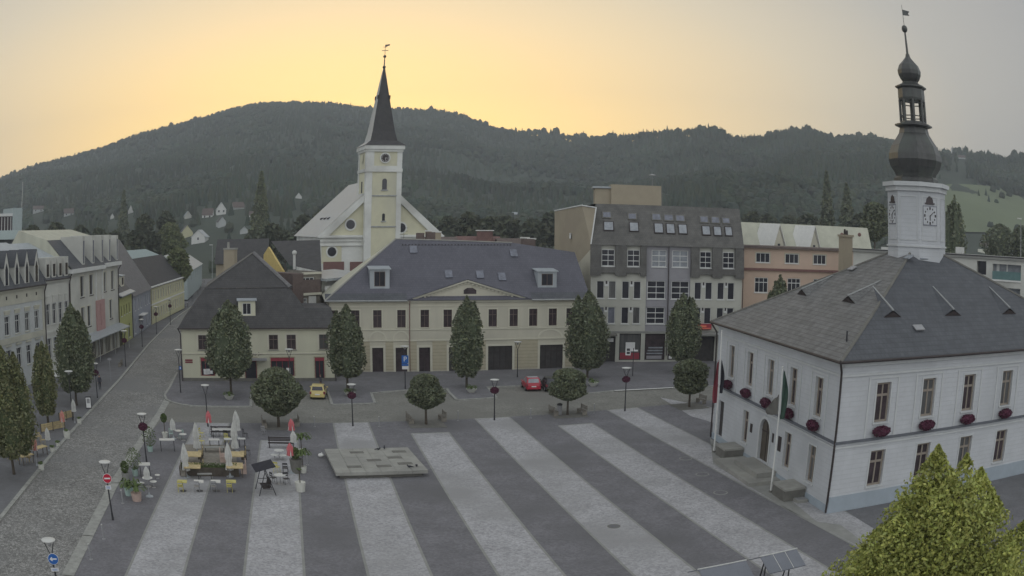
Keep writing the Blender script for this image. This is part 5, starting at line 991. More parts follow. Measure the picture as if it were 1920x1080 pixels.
# ================================================================== houses between street and church
def simple_house(name, label, x0, x1, yb, ye, yr, D, wm, rm, ph=0.0, dep=9, gable_front=False, wins=0, cat='house', group=None, z0=None, chim=0, steep=None):
    """house standing at distance D, left/right/eave/ridge rows taken from the photo"""
    if group:                                # far houses: follow the sight line down to the slope
        r = ray((x0 + x1) / 2, yb); az_ = atan2(r.x, r.y); q = r.z / hypot(r.x, r.y); D = 200
        while D < 1100 and terr(sin(az_) * D, cos(az_) * D) < CAM_H + q * D: D += 3
        dep = max(5, (x1 - x0) * D / LF * .9)
    a = atan2(ray((x0 + x1) / 2, ye).x, ray((x0 + x1) / 2, ye).y); c_ = V((sin(a) * D, cos(a) * D, 0)); g = terr(c_.x, c_.y)
    base = -a + R(ph); A = c_; F = Frame(A, base); s0_, s1_ = F.px(x0, ye)[0], F.px(x1, ye)[0]; ez_ = F.px((x0 + x1) / 2, ye)[1]; w_ = s1_ - s0_
    g0 = min(g, ez_ - 1.5); pos = F.W(s0_, 0); root = empty(name, label, cat, (pos.x, pos.y, g0 - 1.5), base, group); e_ = ez_ - g0 + 1.5
    if gable_front:
        rz_ = F.px((x0 + x1) / 2, yr)[1] - g0 + 1.5; m = MB(); m.box(0, w_, 0, dep, 0, e_); m.poly((0, 0, e_), (w_, 0, e_), (w_ / 2, 0, rz_)); m.poly((w_, dep, e_), (0, dep, e_), (w_ / 2, dep, rz_)); m.build('wall', M[wm], root)
        m = MB(); o = .08 * w_; k = (rz_ - e_) / (w_ / 2)
        m.poly((-o, -.4, e_ - o * k), (w_ / 2, -.4, rz_ + .1), (w_ / 2, dep + .4, rz_ + .1), (-o, dep + .4, e_ - o * k)); m.poly((w_ / 2, -.4, rz_ + .1), (w_ + o, -.4, e_ - o * k), (w_ + o, dep + .4, e_ - o * k), (w_ / 2, dep + .4, rz_ + .1)); rf = m.build('roof', M[rm], root)
    else:
        rz_ = F.px((x0 + x1) / 2, yr, dep / 2)[1] - g0 + 1.5; m = MB(); m.box(0, w_, 0, dep, 0, e_); m.poly((w_, 0, e_), (w_, dep, e_), (w_, dep / 2, rz_)); m.poly((0, dep, e_), (0, 0, e_), (0, dep / 2, rz_)); m.build('wall', M[wm], root)
        k = (rz_ - e_) / (dep / 2); m = MB(); m.poly((-.3, -.4, e_ - .4 * k), (w_ + .3, -.4, e_ - .4 * k), (w_ + .3, dep / 2, rz_ + .1), (-.3, dep / 2, rz_ + .1)); m.poly((w_ + .3, dep + .4, e_ - .4 * k), (-.3, dep + .4, e_ - .4 * k), (-.3, dep / 2, rz_ + .1), (w_ + .3, dep / 2, rz_ + .1)); rf = m.build('roof', M[rm], root)
    for i in range(wins):
        if e_ < 3.2: break
        x = (i + .5) * w_ / wins; hw_ = min(.5, w_ / wins * .25); m = MB(); m.box(x - hw_, x + hw_, -.06, -.01, e_ - 2.0, e_ - .7); wn = m.build('window', M['glass'], root)
    if chim: m = MB(); m.box(w_ * chim - .4, w_ * chim + .4, dep * .3, dep * .3 + .8, e_, rz_ + 1.0); m.build('chimney', M['tan'], rf)
    return root
dk = simple_house('dark_roofed_house', 'house with dark roof and yellowish chimney behind the corner house', 405, 500, 520, 492, 449, 150, 'tan', 'dark_tile', ph=-3, dep=12)
F_ = Frame(V((0, 0, 0)), 0); p = AT(432, 500, 143); m = MB(); hh = AT(432, 468, 143).z; cst = empty('chimney_stack', 'tall yellow rendered chimney stack rising behind the corner house roof', 'chimney', (p.x, p.y, 0)); m.box(-1.0, 1.0, -.8, .8, 5, hh); m.build('stack', M['tan'], cst); m = MB(); m.box(-1.1, 1.1, -.9, .9, hh, hh + .25); m.tube((-.4, 0, hh + .2), (-.4, 0, hh + 1.2), .25, .2, 7); m.build('chimney_cap', M['stone'], cst)
# yellow gabled house: gable turned to the left, long dark roof to the right
p0, p1 = AT(494, 497, 136), AT(540, 497, 127); ph = atan2((p1 - p0).y, (p1 - p0).x)
yg = empty('yellow_gabled_house', 'house with bright yellow gable wall and long dark roof left of the church', 'house', (p0.x, p0.y, 0), ph); FYG = Frame(p0, ph); wg = (p1 - p0).length + .5; zt = FYG.px(503, 463, 0)[1]; sx = FYG.px(503, 463)[0]; ze_ = 9.0
m = MB(); m.extr([(0, 0), (wg + 1.2, 0), (wg + 1.2, ze_ + .8), (sx, zt), (0, zt - 1.2)], 0, .3); m.build('gable_wall', M['yellow_gable'], yg)
q0, q1_ = AT(508, 452, 140), AT(600, 450, 134); m = MB(); Mi = yg.matrix_basis.inverted() if False else (Matrix.Rotation(-ph, 4, 'Z') @ Matrix.Translation((-p0.x, -p0.y, 0)))
e0, e1 = AT(548, 509, 124), AT(603, 510, 122)
P_ = lambda v: tuple(Mi @ v)
m.poly(P_(AT(543, 497, 127.2)), P_(e1), P_(q1_), P_(q0)); m.build('roof', M['dark_tile'], yg)
m = MB(); m.poly((wg + 1.0, .3, 0), P_(e1)[:2] + (0,), P_(e1), (wg + 1.2, .3, ze_ + .8)); m.build('wall', M['wood_grey'], yg)
m = MB(); p = V(P_(AT(568, 490, 131))); m.cbox(p, 1.3, 1.1, .12, 0, (R(40), 'X')); m.build('skylight', M['glass_blue'], yg)
m = MB(); a_, b_ = V(P_(AT(552, 478, 124))), V(P_(AT(552, 505, 124))); m.tube(b_, a_, .22, .2, 7); m.ball(a_ + V((0, 0, .3)), .35); m.build('flue', M['lamp_white'], yg)
# back house under it: brick chimney wall, windows, small white annex
p0, p1 = AT(546, 590, 118), AT(600, 592, 121); ph = atan2((p1 - p0).y, (p1 - p0).x); FB = Frame(p0, ph)
bh = empty('back_house', 'brown back house with brick end wall and white windows behind the corner house', 'house', (p0.x, p0.y, 0), ph); bw = FB.px(600, 520)[0]; zt = FB.px(580, 510)[1]; bx = FB.px(566, 550)[0]
hw1 = [FB.px(566 + 1, 523) + FB.px(589, 532)]; ws = hol(FB, Zm(320, 440, 3.6), [(885, 290, 968, 335), (888, 430, 922, 480)])
m = MB(); wall_holes(m, bx, bw, 0, zt, ws, .15); m.poly((bw, 0, 0), (bw, 8, 0), (bw, 8, zt), (bw, 0, zt)); m.build('wall', M['wood_grey'], bh); m = MB(); m.box(0, bx, -.4, 8, 0, zt - .1); m.build('brick_wall', M['brick'], bh)
for h in ws: window(bh, I4, h, 'glass', 'frame_white', (2, 1), .1, .14, sill='white', tfrac=.5)
m = MB(); z_ = FB.px(580, 551)[1]; m.box(bx, bw + .1, -.3, -.01, z_ - .15, z_ + .15); m.box(bx, bw + .1, -.25, -.01, zt - .3, zt - .02); z_ = FB.px(580, 537)[1]; m.build('ledge', M['cream_light'], bh); m = MB(); m.box(bx, bw, -.12, -.01, z_ - .9, z_ + .9); m.build('balcony_front', M['brick'], bh); x_, z_ = FB.px(585, 566); m = MB(); m.box(x_ - .6, x_ + .7, -.05, -.004, z_ - .9, z_ + .8); m.build('white_door', M['white'], bh)
p0, p1 = AT(600, 560, 122), AT(690, 552, 135); ph = atan2((p1 - p0).y, (p1 - p0).x); FW = Frame(p0, ph); an = empty('white_annex', 'low white annex with two brown garage doors in front of the church', 'annex', (p0.x, p0.y, 0), ph); aw = (p1 - p0).length
z0_, z1_2 = FW.px(630, 521)[1], FW.px(630, 491)[1]
m = MB(); m.box(0, aw, 0, 6, 0, z0_); m.build('wall', M['row_white'], an); m = MB(); m.hexa([(-.3, -1.2, z0_ - .2), (aw, -1.2, z0_ - .2), (aw, 6, z0_ + .3), (-.3, 6, z0_ + .3)], [(-.3, -1.2, z0_ + .15), (aw, -1.2, z0_ + .15), (aw, 6, z0_ + .7), (-.3, 6, z0_ + .7)]); m.build('flat_roof', M['sheet'], an)
m = MB(); m.box(0, aw * .55, -1.0, -.8, z0_ - 1.6, z0_ - .9); m.build('balcony_rail', M['white'], an)
# roofs and chimneys showing over the office building
simple_house('red_roofed_house', 'house with faded red tile roof behind the office building ridge', 860, 938, 480, 458, 444, 150, 'row_white', 'red_roof', ph=4, dep=8)
simple_house('pale_gabled_house', 'house with pale end wall behind the right half of the office building', 940, 1000, 490, 466, 448, 146, 'cream_light', 'brown_roof', ph=10, dep=8)
simple_house('long_low_house', 'long low house with brown roof behind the left half of the office building', 800, 858, 480, 456, 445, 148, 'row_white', 'brown_roof', ph=6, dep=8)
for k, (x, w_, lb) in enumerate(((803, .8, 'pale chimney on the left behind the office building ridge'), (820, .9, 'pinkish chimney next to the pale one behind the office ridge'), (984, 1.0, 'brick chimney with white cap behind the office ridge, left of two'), (996, 1.0, 'brick chimney with white cap behind the office ridge, right of two'))):
    p = AT(x, 470, 141); zt = AT(x, (434, 436, 447, 449)[k], 141).z; c_ = empty('chimney', lb, 'chimney', (p.x, p.y, 0), .1, 'chimneys behind the office building'); m = MB(); m.box(-w_ * .6, w_ * .6, -.5, .5, 6, zt); m.build('stack', M['brick' if k > 1 else 'tan'], c_); m = MB(); m.box(-w_ * .7, w_ * .7, -.6, .6, zt, zt + .2); m.build('chimney_cap', M['white'], c_)
p = AT(909, 450, 152); fm_ = empty('rooftop_hut', 'small red box-like roof structure behind the office building ridge', 'roof structure', (p.x, p.y, 0), 0); zt = AT(909, 433, 152).z; m = MB(); m.box(-1.3, 1.3, -1, 1, 12, zt); m.build('red_box', M['red_roof'], fm_); m = MB(); m.box(-1.5, 1.5, -1.2, 1.2, zt, zt + .15); m.build('red_lid', M['white'], fm_)
# ================================================================== far houses at the foot of the hills
for (lb, x0, x1, yb, ye, yr, D, wm, rm, gf, wn, ph) in FAR:
    simple_house('far_house', lb, x0, x1, yb, ye, yr, D, wm, rm, ph=ph, dep=8, gable_front=bool(gf), wins=wn, group='small houses at the foot of the hills')
# flat pale building at left edge with ribs
p = AT(-20, 425, 210); q = AT(41, 425, 214); ph = atan2((q - p).y, (q - p).x); bl = empty('ribbed_block', 'pale block with dark ribbed glazing and round lamps behind the left row', 'building', (p.x, p.y, 0), ph); FB_ = Frame(p, ph); w_ = (q - p).length; zt = FB_.px(30, 390)[1]; xs = FB_.px(24, 400)[0]
m = MB(); m.box(xs, w_, 0, 8, 0, zt); m.build('wall', M['teal_wall'], bl); m = MB(); m.box(0, xs - .02, .3, 8, 0, zt - 2.0); m.build('glazing', M['glass_brown'], bl)
m = MB()
for k in range(8): x = xs - .6 - k * 1.0; m.box(x, x + .12, 0, .29, 0, zt - 2.2)
m.box(0, xs - .03, -.1, .28, zt - 2.0, zt - 1.3); m.build('rib', M['frame_white'], bl)
# ================================================================== paving, roads, kerbs
def sheet(name, pts, z, mtl): m = MB(); m.poly(*[(p[0], p[1], z) for p in pts]); return m.build(name, M[mtl], kind='structure')
def gpx(*ps): return [G(*p) for p in ps]
PH = .23716; SN = V((cos(PH), sin(PH), 0)); ST_ = V((-sin(PH), cos(PH), 0)); SC0 = -.6139 * 18; SWL, SWD = .19002 * 18, .19216 * 18
TOPL = (G(300, 791), G(1205, 763))           # far edge of the square
tn = (TOPL[1] - TOPL[0]).normalized(); far_p = TOPL[1] + tn * 25
sq = [G(127, 1080) + V((3, -30, 0)), V((80, 5, 0)), V((90, 100, 0)), far_p, TOPL[0], G(262, 832), G(215, 905), G(165, 1005), G(127, 1080)]
sheet('square_paving', sq, .004, 'dark_pave')
sheet('cross_road', [G(-60, 800), G(100, 790), TOPL[0] + V((-6, -3, 0)), G(262, 832), TOPL[0], far_p, far_p + V((10, 40, 0)), V((-30, 140, 0)), V((-70, 120, 0))], 0.0, 'square_cobble')
st_l = gpx((-200, 1180), (0, 975), (50, 912), (100, 850), (160, 782), (225, 712), (280, 645), (325, 600), (360, 575), (375, 560))
st_r = gpx((385, 545), (372, 580), (352, 640), (335, 690), (318, 730), (300, 775), (262, 832), (215, 905), (165, 1005), (127, 1080)) + [G(127, 1080) + V((3, -30, 0))]
sheet('cobbled_street', st_l + st_r, -.004 + .006, 'cobble')
lp = st_l
m = MB(); m.add([(p.x, p.y, .12) for p in lp] + [(x, y, .12) for x, y in ((-110, 285), (-76, 195), (-69.5, 155), (-64.5, 134), (-61.5, 122), (-58.2, 98), (-58, 60), (-58, 0))], [tuple(range(len(lp) + 8))]); m.build('sidewalk', M['asphalt'], kind='structure')
def kerb(pts, z1=.125, w=.3, name='kerb'):
    m = MB()
    for a, b in zip(pts, pts[1:]):
        d = (b - a).normalized(); n_ = V((-d.y, d.x, 0)) * (w / 2); a2, b2 = a - d * .05, b + d * .05
        m.hexa([(a2 - n_) + V((0, 0, -.02)), (b2 - n_) + V((0, 0, -.02)), (b2 + n_) + V((0, 0, -.02)), (a2 + n_) + V((0, 0, -.02))], [(a2 - n_) + V((0, 0, z1)), (b2 - n_) + V((0, 0, z1)), (b2 + n_) + V((0, 0, z1)), (a2 + n_) + V((0, 0, z1))])
    return m.build(name, M['kerb'], kind='structure')
kerb([V((p.x, p.y, 0)) for p in st_l], .13, .35)
kerb([V((p.x, p.y, 0)) for p in gpx((318, 742), (300, 775), (262, 832), (215, 905), (165, 1005), (127, 1080), (100, 1140))], .03, .8)
side = [(352, 640), (345, 668), (332, 700), (318, 728), (309, 742), (312, 750), (322, 755), (340, 759.5), (362, 762.5), (400, 763.5), (470, 763.5), (471, 750), (471, 741), (560, 738), (614, 736), (619, 748), (623, 760), (703, 757.5), (696, 738), (760, 733), (838, 730), (842, 737), (856.5, 751), (931, 747), (914, 727), (966, 725), (1075, 722), (1092, 740), (1152, 734), (1260, 728.5), (1345, 725)]
sp = [V((p.x, p.y, 0)) for p in gpx(*side)]
m = MB(); m.add([(p.x, p.y, .12) for p in sp] + [(36, 132, .12), (-25, 132, .12), (-48, 130, .12)], [tuple(range(len(sp) + 3))]); m.build('sidewalk', M['dark_pave'], kind='structure')
kerb(sp[2:], .13, .28)
m = MB()
for a, b in (((471, 752), (615, 748)),): pass
for k in range(7): 
    p, q = G(480 + k * 21, 757.5), G(483 + k * 21, 742); 
sheet('parking_line', [G(1152, 734.8), G(1262, 729.2), G(1262, 728.2), G(1152, 733.6)], .134, 'white')
for k in range(7):
    c0 = SC0 + k * (SWL + SWD); a, b = c0, c0 + SWL
    def onl(c_, k=k):
        p0 = TOPL[0]; t = (c_ - SN.dot(p0)) / SN.dot(tn); return p0 + tn * (t) - ST_ * .15
    A1, B1 = onl(a), onl(b); lo_ = 12 if k else 12
    near = lambda c_: SN * c_ + ST_ * 22
    if k == 1:                               # tree stands at the head of this stripe
        A1 -= ST_ * 7; B1 -= ST_ * 7
    if k in (3, 5): A1 -= ST_ * 5.2; B1 -= ST_ * 5.2
    sheet('paving_stripe', [near(a), near(b), B1, A1], .008, 'light_pave')
    sheet('stripe_edging', [A1 - ST_ * .15, B1 - ST_ * .15, B1 + ST_ * .1, A1 + ST_ * .1], .016, 'kerb')
    sheet('stripe_edging', [near(a - .06), near(a + .1), A1 + SN * .1, A1 - SN * .06], .012, 'concrete'); sheet('stripe_edging', [near(b - .1), near(b + .06), B1 + SN * .06, B1 - SN * .1], .012, 'concrete')
c0 = SC0 + 7 * (SWL + SWD); sheet('paving_stripe', [SN * c0 + ST_ * 78, SN * (c0 + 1.2) + ST_ * 72, SN * (c0 + 4.5) + ST_ * 80, SN * (c0 + 1) + ST_ * 88.5], .008, 'light_pave')
# pale strip along the town hall
h0, h1 = F1.W(-3, -.2), F1.W(L1 + .2, -.2)
sheet('hall_apron', [G(1337, 870), G(1479, 957), G(1600, 1019), G(1700, 1078), F1.W(L1 + 2.6, -.2), F1.W(L1 + 1.2, -1.4), F1.W(L1 * .3, -.2), F1.W(0, -.2)], .012, 'concrete')
sheet('side_apron', [F2.W(1.5, -6.5), F2.W(L2, -6.5), F2.W(L2, -.1), F2.W(1.5, -.1)], .02, 'asphalt')
for (x, y, r_) in ((1285.6, 860, .55), (1317, 889.5, .55), (1351, 924, .55), (1151, 987, .42)):
    p = G(x, y); dark = x == 1151; o = empty('ground_light' if not dark else 'manhole', {1285.6: 'pale ring of ground light farthest from the camera by the hall', 1317: 'pale ring of ground light, middle of three by the hall steps', 1351: 'pale ring of ground light nearest the flagpole foot', 1151: 'round dark manhole cover on a pale paving stripe'}[x], 'ground light' if not dark else 'manhole', (p.x, p.y, 0), 0, None if dark else 'ring lights in the paving')
    m = MB(); m.lathe([(r_, .0), (r_, .02), (r_ - .08, .022)], 20); m.build('ring', M['concrete' if not dark else 'stone_dark'], o); m = MB(); m.lathe([(r_ - .1, .0), (r_ - .1, .026)], 20); m.build('cover', M['dark_pave' if not dark else 'asphalt'], o)
# tree pits
def pit(px_, py_, w=1.7):
    p = G(px_, py_); m = MB(Matrix.Translation((p.x, p.y, 0)) @ Matrix.Rotation(PH, 4, 'Z')); m.box(-w, w, -w, w, -.01, .03); m.build('tree_pit', M['stone_dark'], kind='structure')
for x, y in ((523, 799), (799, 795), (1064, 777), (1292, 762)): pit(x, y)
# ================================================================== raised stone platform
pc = [G(621, 842, .55), G(776.7, 837.8, .55), G(803, 881.4, .55), G(629.4, 886.4, .55)]
ax_ = (pc[2] - pc[3]); pa = atan2(ax_.y, ax_.x); pw = (ax_.length + (pc[1] - pc[0]).length) / 2; pd = ((pc[0] - pc[3]).length + (pc[1] - pc[2]).length) / 2
PF = empty('stone_platform', 'low square stone platform of pale slabs with small dark grates on the square', 'platform', (pc[3].x, pc[3].y, 0), pa)
m = MB(); m.box(.35, pw - .35, .35, pd - .35, 0, .3); m.build('base', M['stone_dark'], PF)
m = MB(); rd = random.Random(2); nx, ny = 6, 5
for i in range(nx):
    for j in range(ny): m.box(i * pw / nx + .01, (i + 1) * pw / nx - .01, j * pd / ny + .01, (j + 1) * pd / ny - .01, .3, .55 + rd.uniform(-.006, .006))
m.build('slab_top', M['stone'], PF)
PFi = Matrix.Rotation(-pa, 4, 'Z') @ Matrix.Translation((-pc[3].x, -pc[3].y, 0))
for (x, y) in ((392, 678), (508, 730), (648, 712), (678, 672), (718, 752), (576, 770), (375, 775)):
    q = PFi @ G(560 + x / 3.6, 660 + y / 3.6, .55); m = MB(); m.box(q.x - .55, q.x + .55, q.y - .3, q.y + .3, .5, .575); m.build('grate', M['stone_dark'], PF)
for k, (x, y) in enumerate(((709, 844), (720.6, 841), (768, 876.7), (781, 874.7))):
    q = G(x, y, .575); a = k * 1.7; m = MB(Matrix.Translation(q) @ Matrix.Rotation(a, 4, 'Z')); m.smooth = True; m.ball((0, 0, .1), .16, .08, .075, 8, 6); m.ball((.15, 0, .19), .05, .045, .05, 6, 5); m.tube((.1, 0, .13), (.14, 0, .18), .045, .04, 6); m.tube((-.12, 0, .09), (-.3, 0, .05), .05, .03, 5); m.tube((.19, 0, .19), (.23, 0, .18), .012, .005, 4)
    m.tube((.02, .03, 0), (.02, .03, .06), .01, .01, 4); m.tube((.02, -.03, 0), (.02, -.03, .06), .01, .01, 4)
    o = m.build('pigeon', M['cloth_dark']); tag(o, ('dark pigeon at the back edge of the platform, left of two', 'dark pigeon at the back edge of the platform, right of two', 'dark pigeon near the front right corner of the platform', 'dark pigeon nearest the front right corner of the platform')[k], 'pigeon', 'pigeons on the stone platform')
# ================================================================== trees
def crown(kind, seed, Rr, z0, z1, n, ls, warm=0, core=1):
    rd = random.Random(seed); vs = []; fs = []; tones = []; Hh = z1 - z0
    if kind == 'col':
        Rr *= 1.36
        sp_ = [(0, 0, 1.0, .7)] + [(cos(a) * Rr * k, sin(a) * Rr * k, h, .5) for a, k, h in [(rd.uniform(0, 6.28), rd.uniform(.25, .5), rd.uniform(.72, .96)) for _ in range(11)]]
        prof = lambda t: (min(1, (t / .25)) ** .55) * (1 - max(0, (t - .34) / .66) ** 2.6) 
    elif kind == 'ball': sp_ = [(0, 0, 1, 1)]; prof = lambda t: sqrt(max(0, 1 - (2 * t - 1) ** 2)) * (.88 + .12 * sin(t * 9 + seed))
    elif kind == 'multi':
        sp_ = []
        for px__, py__ in ((1757, 846), (1815, 842), (1700, 945), (1728, 898), (1655, 1000), (1612, 1040), (1860, 930), (1895, 985), (1782, 890), (1672, 972), (1840, 885), (1750, 915), (1925, 1000), (1710, 985), (1880, 1040), (1640, 1045)):
            q_ = AT(px__, py__, 27.5) - V((fbx.x, fbx.y, 0)); dp = rd.uniform(-1.3, 1.6); ra = atan2(fbx.x, fbx.y); sp_.append((q_.x + sin(ra) * dp, q_.y + cos(ra) * dp, (q_.z - z0) / Hh, .27))
        prof = lambda t: (min(1, (t / .2)) ** .6) * (1 - max(0, (t - .66) / .34) ** 2.6) * (1 + .2 * sin(t * 17 + seed))
    elif kind == 'cone': sp_ = [(0, 0, 1, 1)]; prof = lambda t: (1 - t) ** .85 * (.75 + .25 * abs(sin(t * 26)))
    wsum = [s[2] * s[3] for s in sp_]; cl = [V((rd.uniform(-1, 1), rd.uniform(-1, 1), rd.uniform(0, 1))) for _ in range(40)]
    tc = [rd.uniform(.84, 1.18) for _ in cl]
    for i in range(n):
        cx, cy, ht, rs = rd.choices(sp_, wsum)[0]; t = rd.random() ** .9; r = prof(t) * Rr * rs
        a = rd.uniform(0, 6.283); q = rd.random() ** .33; 
        if kind == 'multi': q = rd.random() ** .5 * 1.15
        elif kind != 'ball': q = .35 + .65 * q
        lump = 1 + .22 * mnoise.noise(V((cx + cos(a) * 2, sin(a) * 2 + seed, t * 7)))
        x, y, z = cx + cos(a) * r * q * lump, cy + sin(a) * r * q * lump, z0 + t * ht * Hh
        g = mnoise.noise(V((x * .9 + seed, y * .9, z * .7)))
        if g < -.28 and rd.random() < .75: continue
        s_ = ls * rd.uniform(.6, 1.3); d1 = V((rd.gauss(0, 1), rd.gauss(0, 1), rd.gauss(0, .8))).normalized(); d2 = d1.cross(V((rd.gauss(0, 1), rd.gauss(0, 1), rd.gauss(0, 1)))).normalized()
        p = V((x, y, z)); b = len(vs); vs += [p - d1 * s_, p + d2 * s_ * .55, p + d1 * s_, p - d2 * s_ * .55]; fs.append((b, b + 1, b + 2, b + 3))
        ci = int((mnoise.noise(V((x * 1.1, y * 1.1, z * .45 + seed))) + 1) * 20) % 40; k = tc[ci] * rd.uniform(.85, 1.15); w_ = rd.uniform(.92, 1.08) * (1 + warm * .08)
        tones.append((k * w_, k, k * rd.uniform(.75, 1), 1))
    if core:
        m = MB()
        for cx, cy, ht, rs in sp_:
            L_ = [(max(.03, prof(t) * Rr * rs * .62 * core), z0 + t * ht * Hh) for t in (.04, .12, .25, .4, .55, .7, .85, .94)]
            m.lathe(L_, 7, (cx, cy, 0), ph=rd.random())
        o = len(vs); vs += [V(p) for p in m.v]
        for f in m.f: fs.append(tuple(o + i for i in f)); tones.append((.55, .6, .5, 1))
    me = bpy.data.meshes.new('crown'); me.from_pydata(vs, [], fs)
    at = me.color_attributes.new('tone', 'FLOAT_COLOR', 'CORNER'); arr = []
    for f, tn_ in zip(fs, tones): arr += list(tn_) * len(f)
    at.data.foreach_set('color', arr); return me
def trunk_mb(r, z0, z1, Rr, seed, n=6):
    rd = random.Random(seed); m = MB(); m.tube((0, 0, -.05), (0, 0, z0 * .3), r * 1.25, r, 9); m.tube((0, 0, z0 * .3), (0, 0, z0 + (z1 - z0) * .35), r, r * .6, 9); m.tube((0, 0, z0 + (z1 - z0) * .35), (0, 0, z0 + (z1 - z0) * .85), r * .6, r * .15, 7)
    for i in range(n):
        a = i * 6.283 / n + rd.random(); zb = z0 + (z1 - z0) * rd.uniform(0, .25) - .2; m.tube((0, 0, zb), (cos(a) * Rr * .6, sin(a) * Rr * .6, zb + (z1 - z0) * rd.uniform(.2, .4)), r * .4, r * .12, 6)
    return m
def tree(name, label, base, tx, ty, by, halfw, kind, n, ls, mtl, group, seed, cat='tree', tr=.14, loc=None, D=None):
    b = G(*base) if loc is None else V((loc[0], loc[1], loc[2] if len(loc) > 2 else 0)); D_ = hypot(b.x, b.y)
    z1 = AT(tx, ty, D_).z - b.z; z0 = max(.6, AT(tx, by, D_).z - b.z); Rr = halfw * D_ / LF * (1.12 if kind == 'ball' else 1.02)
    o = empty(name, label, cat, (b.x, b.y, b.z), seed * 1.3, group)
    trunk_mb(tr, z0 + .1, z1, Rr, seed).build('trunk', M['bark'], o); me = crown(kind, seed, Rr, z0, z1, n, ls, warm=mtl != 'leaf'); me.materials.append(M[mtl]); link('crown', me, o); return o
CG = 'flame-shaped trees round the square'
tree('columnar_tree', 'flame-shaped tree in front of the left part of the corner house', (434, 744), 425, 563, 706, 48, 'col', 15000, .18, 'leaf', CG, 1)
tree('columnar_tree', 'slim flame-shaped tree in the gap between corner house and office building', (652, 737), 650, 570, 706, 32, 'col', 12000, .17, 'leaf', CG, 2)
tree('columnar_tree', 'slim flame-shaped tree in front of the middle of the office building', (875, 728), 874, 555, 705, 28, 'col', 12000, .17, 'leaf', CG, 3)
tree('columnar_tree', 'broad flame-shaped tree hiding the corner between office building and grey block', (1101, 710), 1092, 543, 690, 36, 'col', 14000, .18, 'leaf', CG, 4)
tree('columnar_tree', 'flame-shaped tree in front of the grey block shop windows', (1276, 700), 1275, 550, 674, 30, 'col', 12000, .18, 'leaf', CG, 5)
CL = 'trees along the left pavement'
tree('columnar_tree', 'tall dark tree with dense crown at the café, behind the round white umbrella', (144, 762), 138, 568, 733, 41, 'col', 18000, .16, 'leaf', CL, 6)
tree('columnar_tree', 'narrow loose tree with pale gaps, second from the left edge', (92, 806), 84, 640, 778, 25, 'col', 9000, .16, 'leaf_warm', CL, 7)
tree('columnar_tree', 'large yellowish-green tree standing nearest at the left edge of the photo', (27, 892), 26, 648, 852, 56, 'col', 24000, .14, 'leaf_warm', CL, 8, tr=.13)
tree('columnar_tree', 'loose tree half cut off by the left edge, behind the yellowish one', (-6, 835), -4, 622, 810, 26, 'col', 9000, .16, 'leaf_warm', CL, 9)
BG_ = 'round trees at the head of the square'
tree('round_tree', 'largest round tree, behind the café area', (523, 801), 520, 690, 779, 53, 'ball', 18000, .14, 'leaf', BG_, 10)
tree('round_tree', 'round tree right behind the stone platform', (799, 796), 799, 702, 766, 36, 'ball', 12000, .13, 'leaf', BG_, 11, tr=.12)
tree('round_tree', 'round tree in front of the red car', (1064, 778), 1066, 692, 750, 38, 'ball', 12000, .13, 'leaf', BG_, 12, tr=.11)
tree('round_tree', 'round tree beside the left corner of the town hall', (1292, 763), 1297, 674, 738, 37, 'ball', 12000, .13, 'leaf', BG_, 13, tr=.12)
fb = V((13.0, 24.0, 0)); fbx = AT(1785, 1000, 27.5)
o = empty('foreground_tree', 'big bright yellow-green tree in the bottom right corner', 'tree', (fbx.x, fbx.y, 0), 0); zt = AT(1775, 832, 27.5).z
trunk_mb(.2, 2.2, zt, 3.0, 21, 9).build('trunk', M['bark'], o)
me = crown('multi', 26, 4.4, 2.3, zt + .1, 120000, .085, warm=1, core=0); me.materials.append(M['leaf_bright']); link('crown', me, o)
# background trees
def bgtree(name, label, x, yt, yb, halfw, D, kind, n, ls, mtl, seed, group='single trees beyond the roofs'):
    b = AT(x, yb, D); g = terr(b.x, b.y); z1 = AT(x, yt, D).z - g; z0 = max(.5, min(AT(x, yb, D).z - g, z1 * .25)); Rr = halfw * D / LF * (1.5 if kind == 'ball' else 1.7 if kind == 'cone' else 1)
    if kind == 'ball': z0 = max(z0, z1 - 2.1 * Rr)
    o = empty(name, label, 'tree', (b.x, b.y, g), seed, group); trunk_mb(.3, z0, z1, Rr, seed, 4).build('trunk', M['bark'], o); me = crown(kind, seed, Rr, z0, z1, n, ls, 0); me.materials.append(M[mtl]); link('crown', me, o)
bgtree('conifer', 'tall dark spruce right of the grey block, left of the pair', 1551, 322, 410, 16, 330, 'cone', 2600, .75, 'leaf', 31)
bgtree('conifer', 'dark bushy spruce right of the taller one, left of the hall tower', 1588, 345, 410, 20, 330, 'cone', 2600, .75, 'leaf', 32)
bgtree('conifer', 'dark reddish spruce on the hillside left of the church', 488, 322, 400, 15, 420, 'cone', 2400, .85, 'leaf_warm', 33)
bgtree('conifer', 'dark spruce above the houses at the left foot of the hill', 231, 358, 405, 12, 430, 'cone', 1500, .8, 'leaf', 34)
bgtree('broad_tree', 'brownish broad tree above the long yellow house', 318, 418, 478, 26, 290, 'ball', 3000, .6, 'leaf_warm', 35)
bgtree('broad_tree', 'dark rounded tree at the far end of the long yellow house', 334, 466, 545, 22, 205, 'ball', 3500, .45, 'leaf_warm', 36)
bgtree('broad_tree', 'brownish broad tree directly left of the hall tower', 1640, 380, 470, 24, 200, 'ball', 3000, .45, 'leaf', 37)
bgtree('broad_tree', 'brownish broad tree directly right of the hall tower', 1790, 366, 480, 30, 200, 'col', 3500, .45, 'leaf', 38)
bgtree('broad_tree', 'low dark tree row above the warehouse roof at the right', 1875, 421, 465, 34, 240, 'ball', 3000, .5, 'leaf', 39)
bgtree('broad_tree', 'dark tree at the right edge above the warehouse roof', 1915, 424, 465, 22, 240, 'ball', 2000, .5, 'leaf', 40)
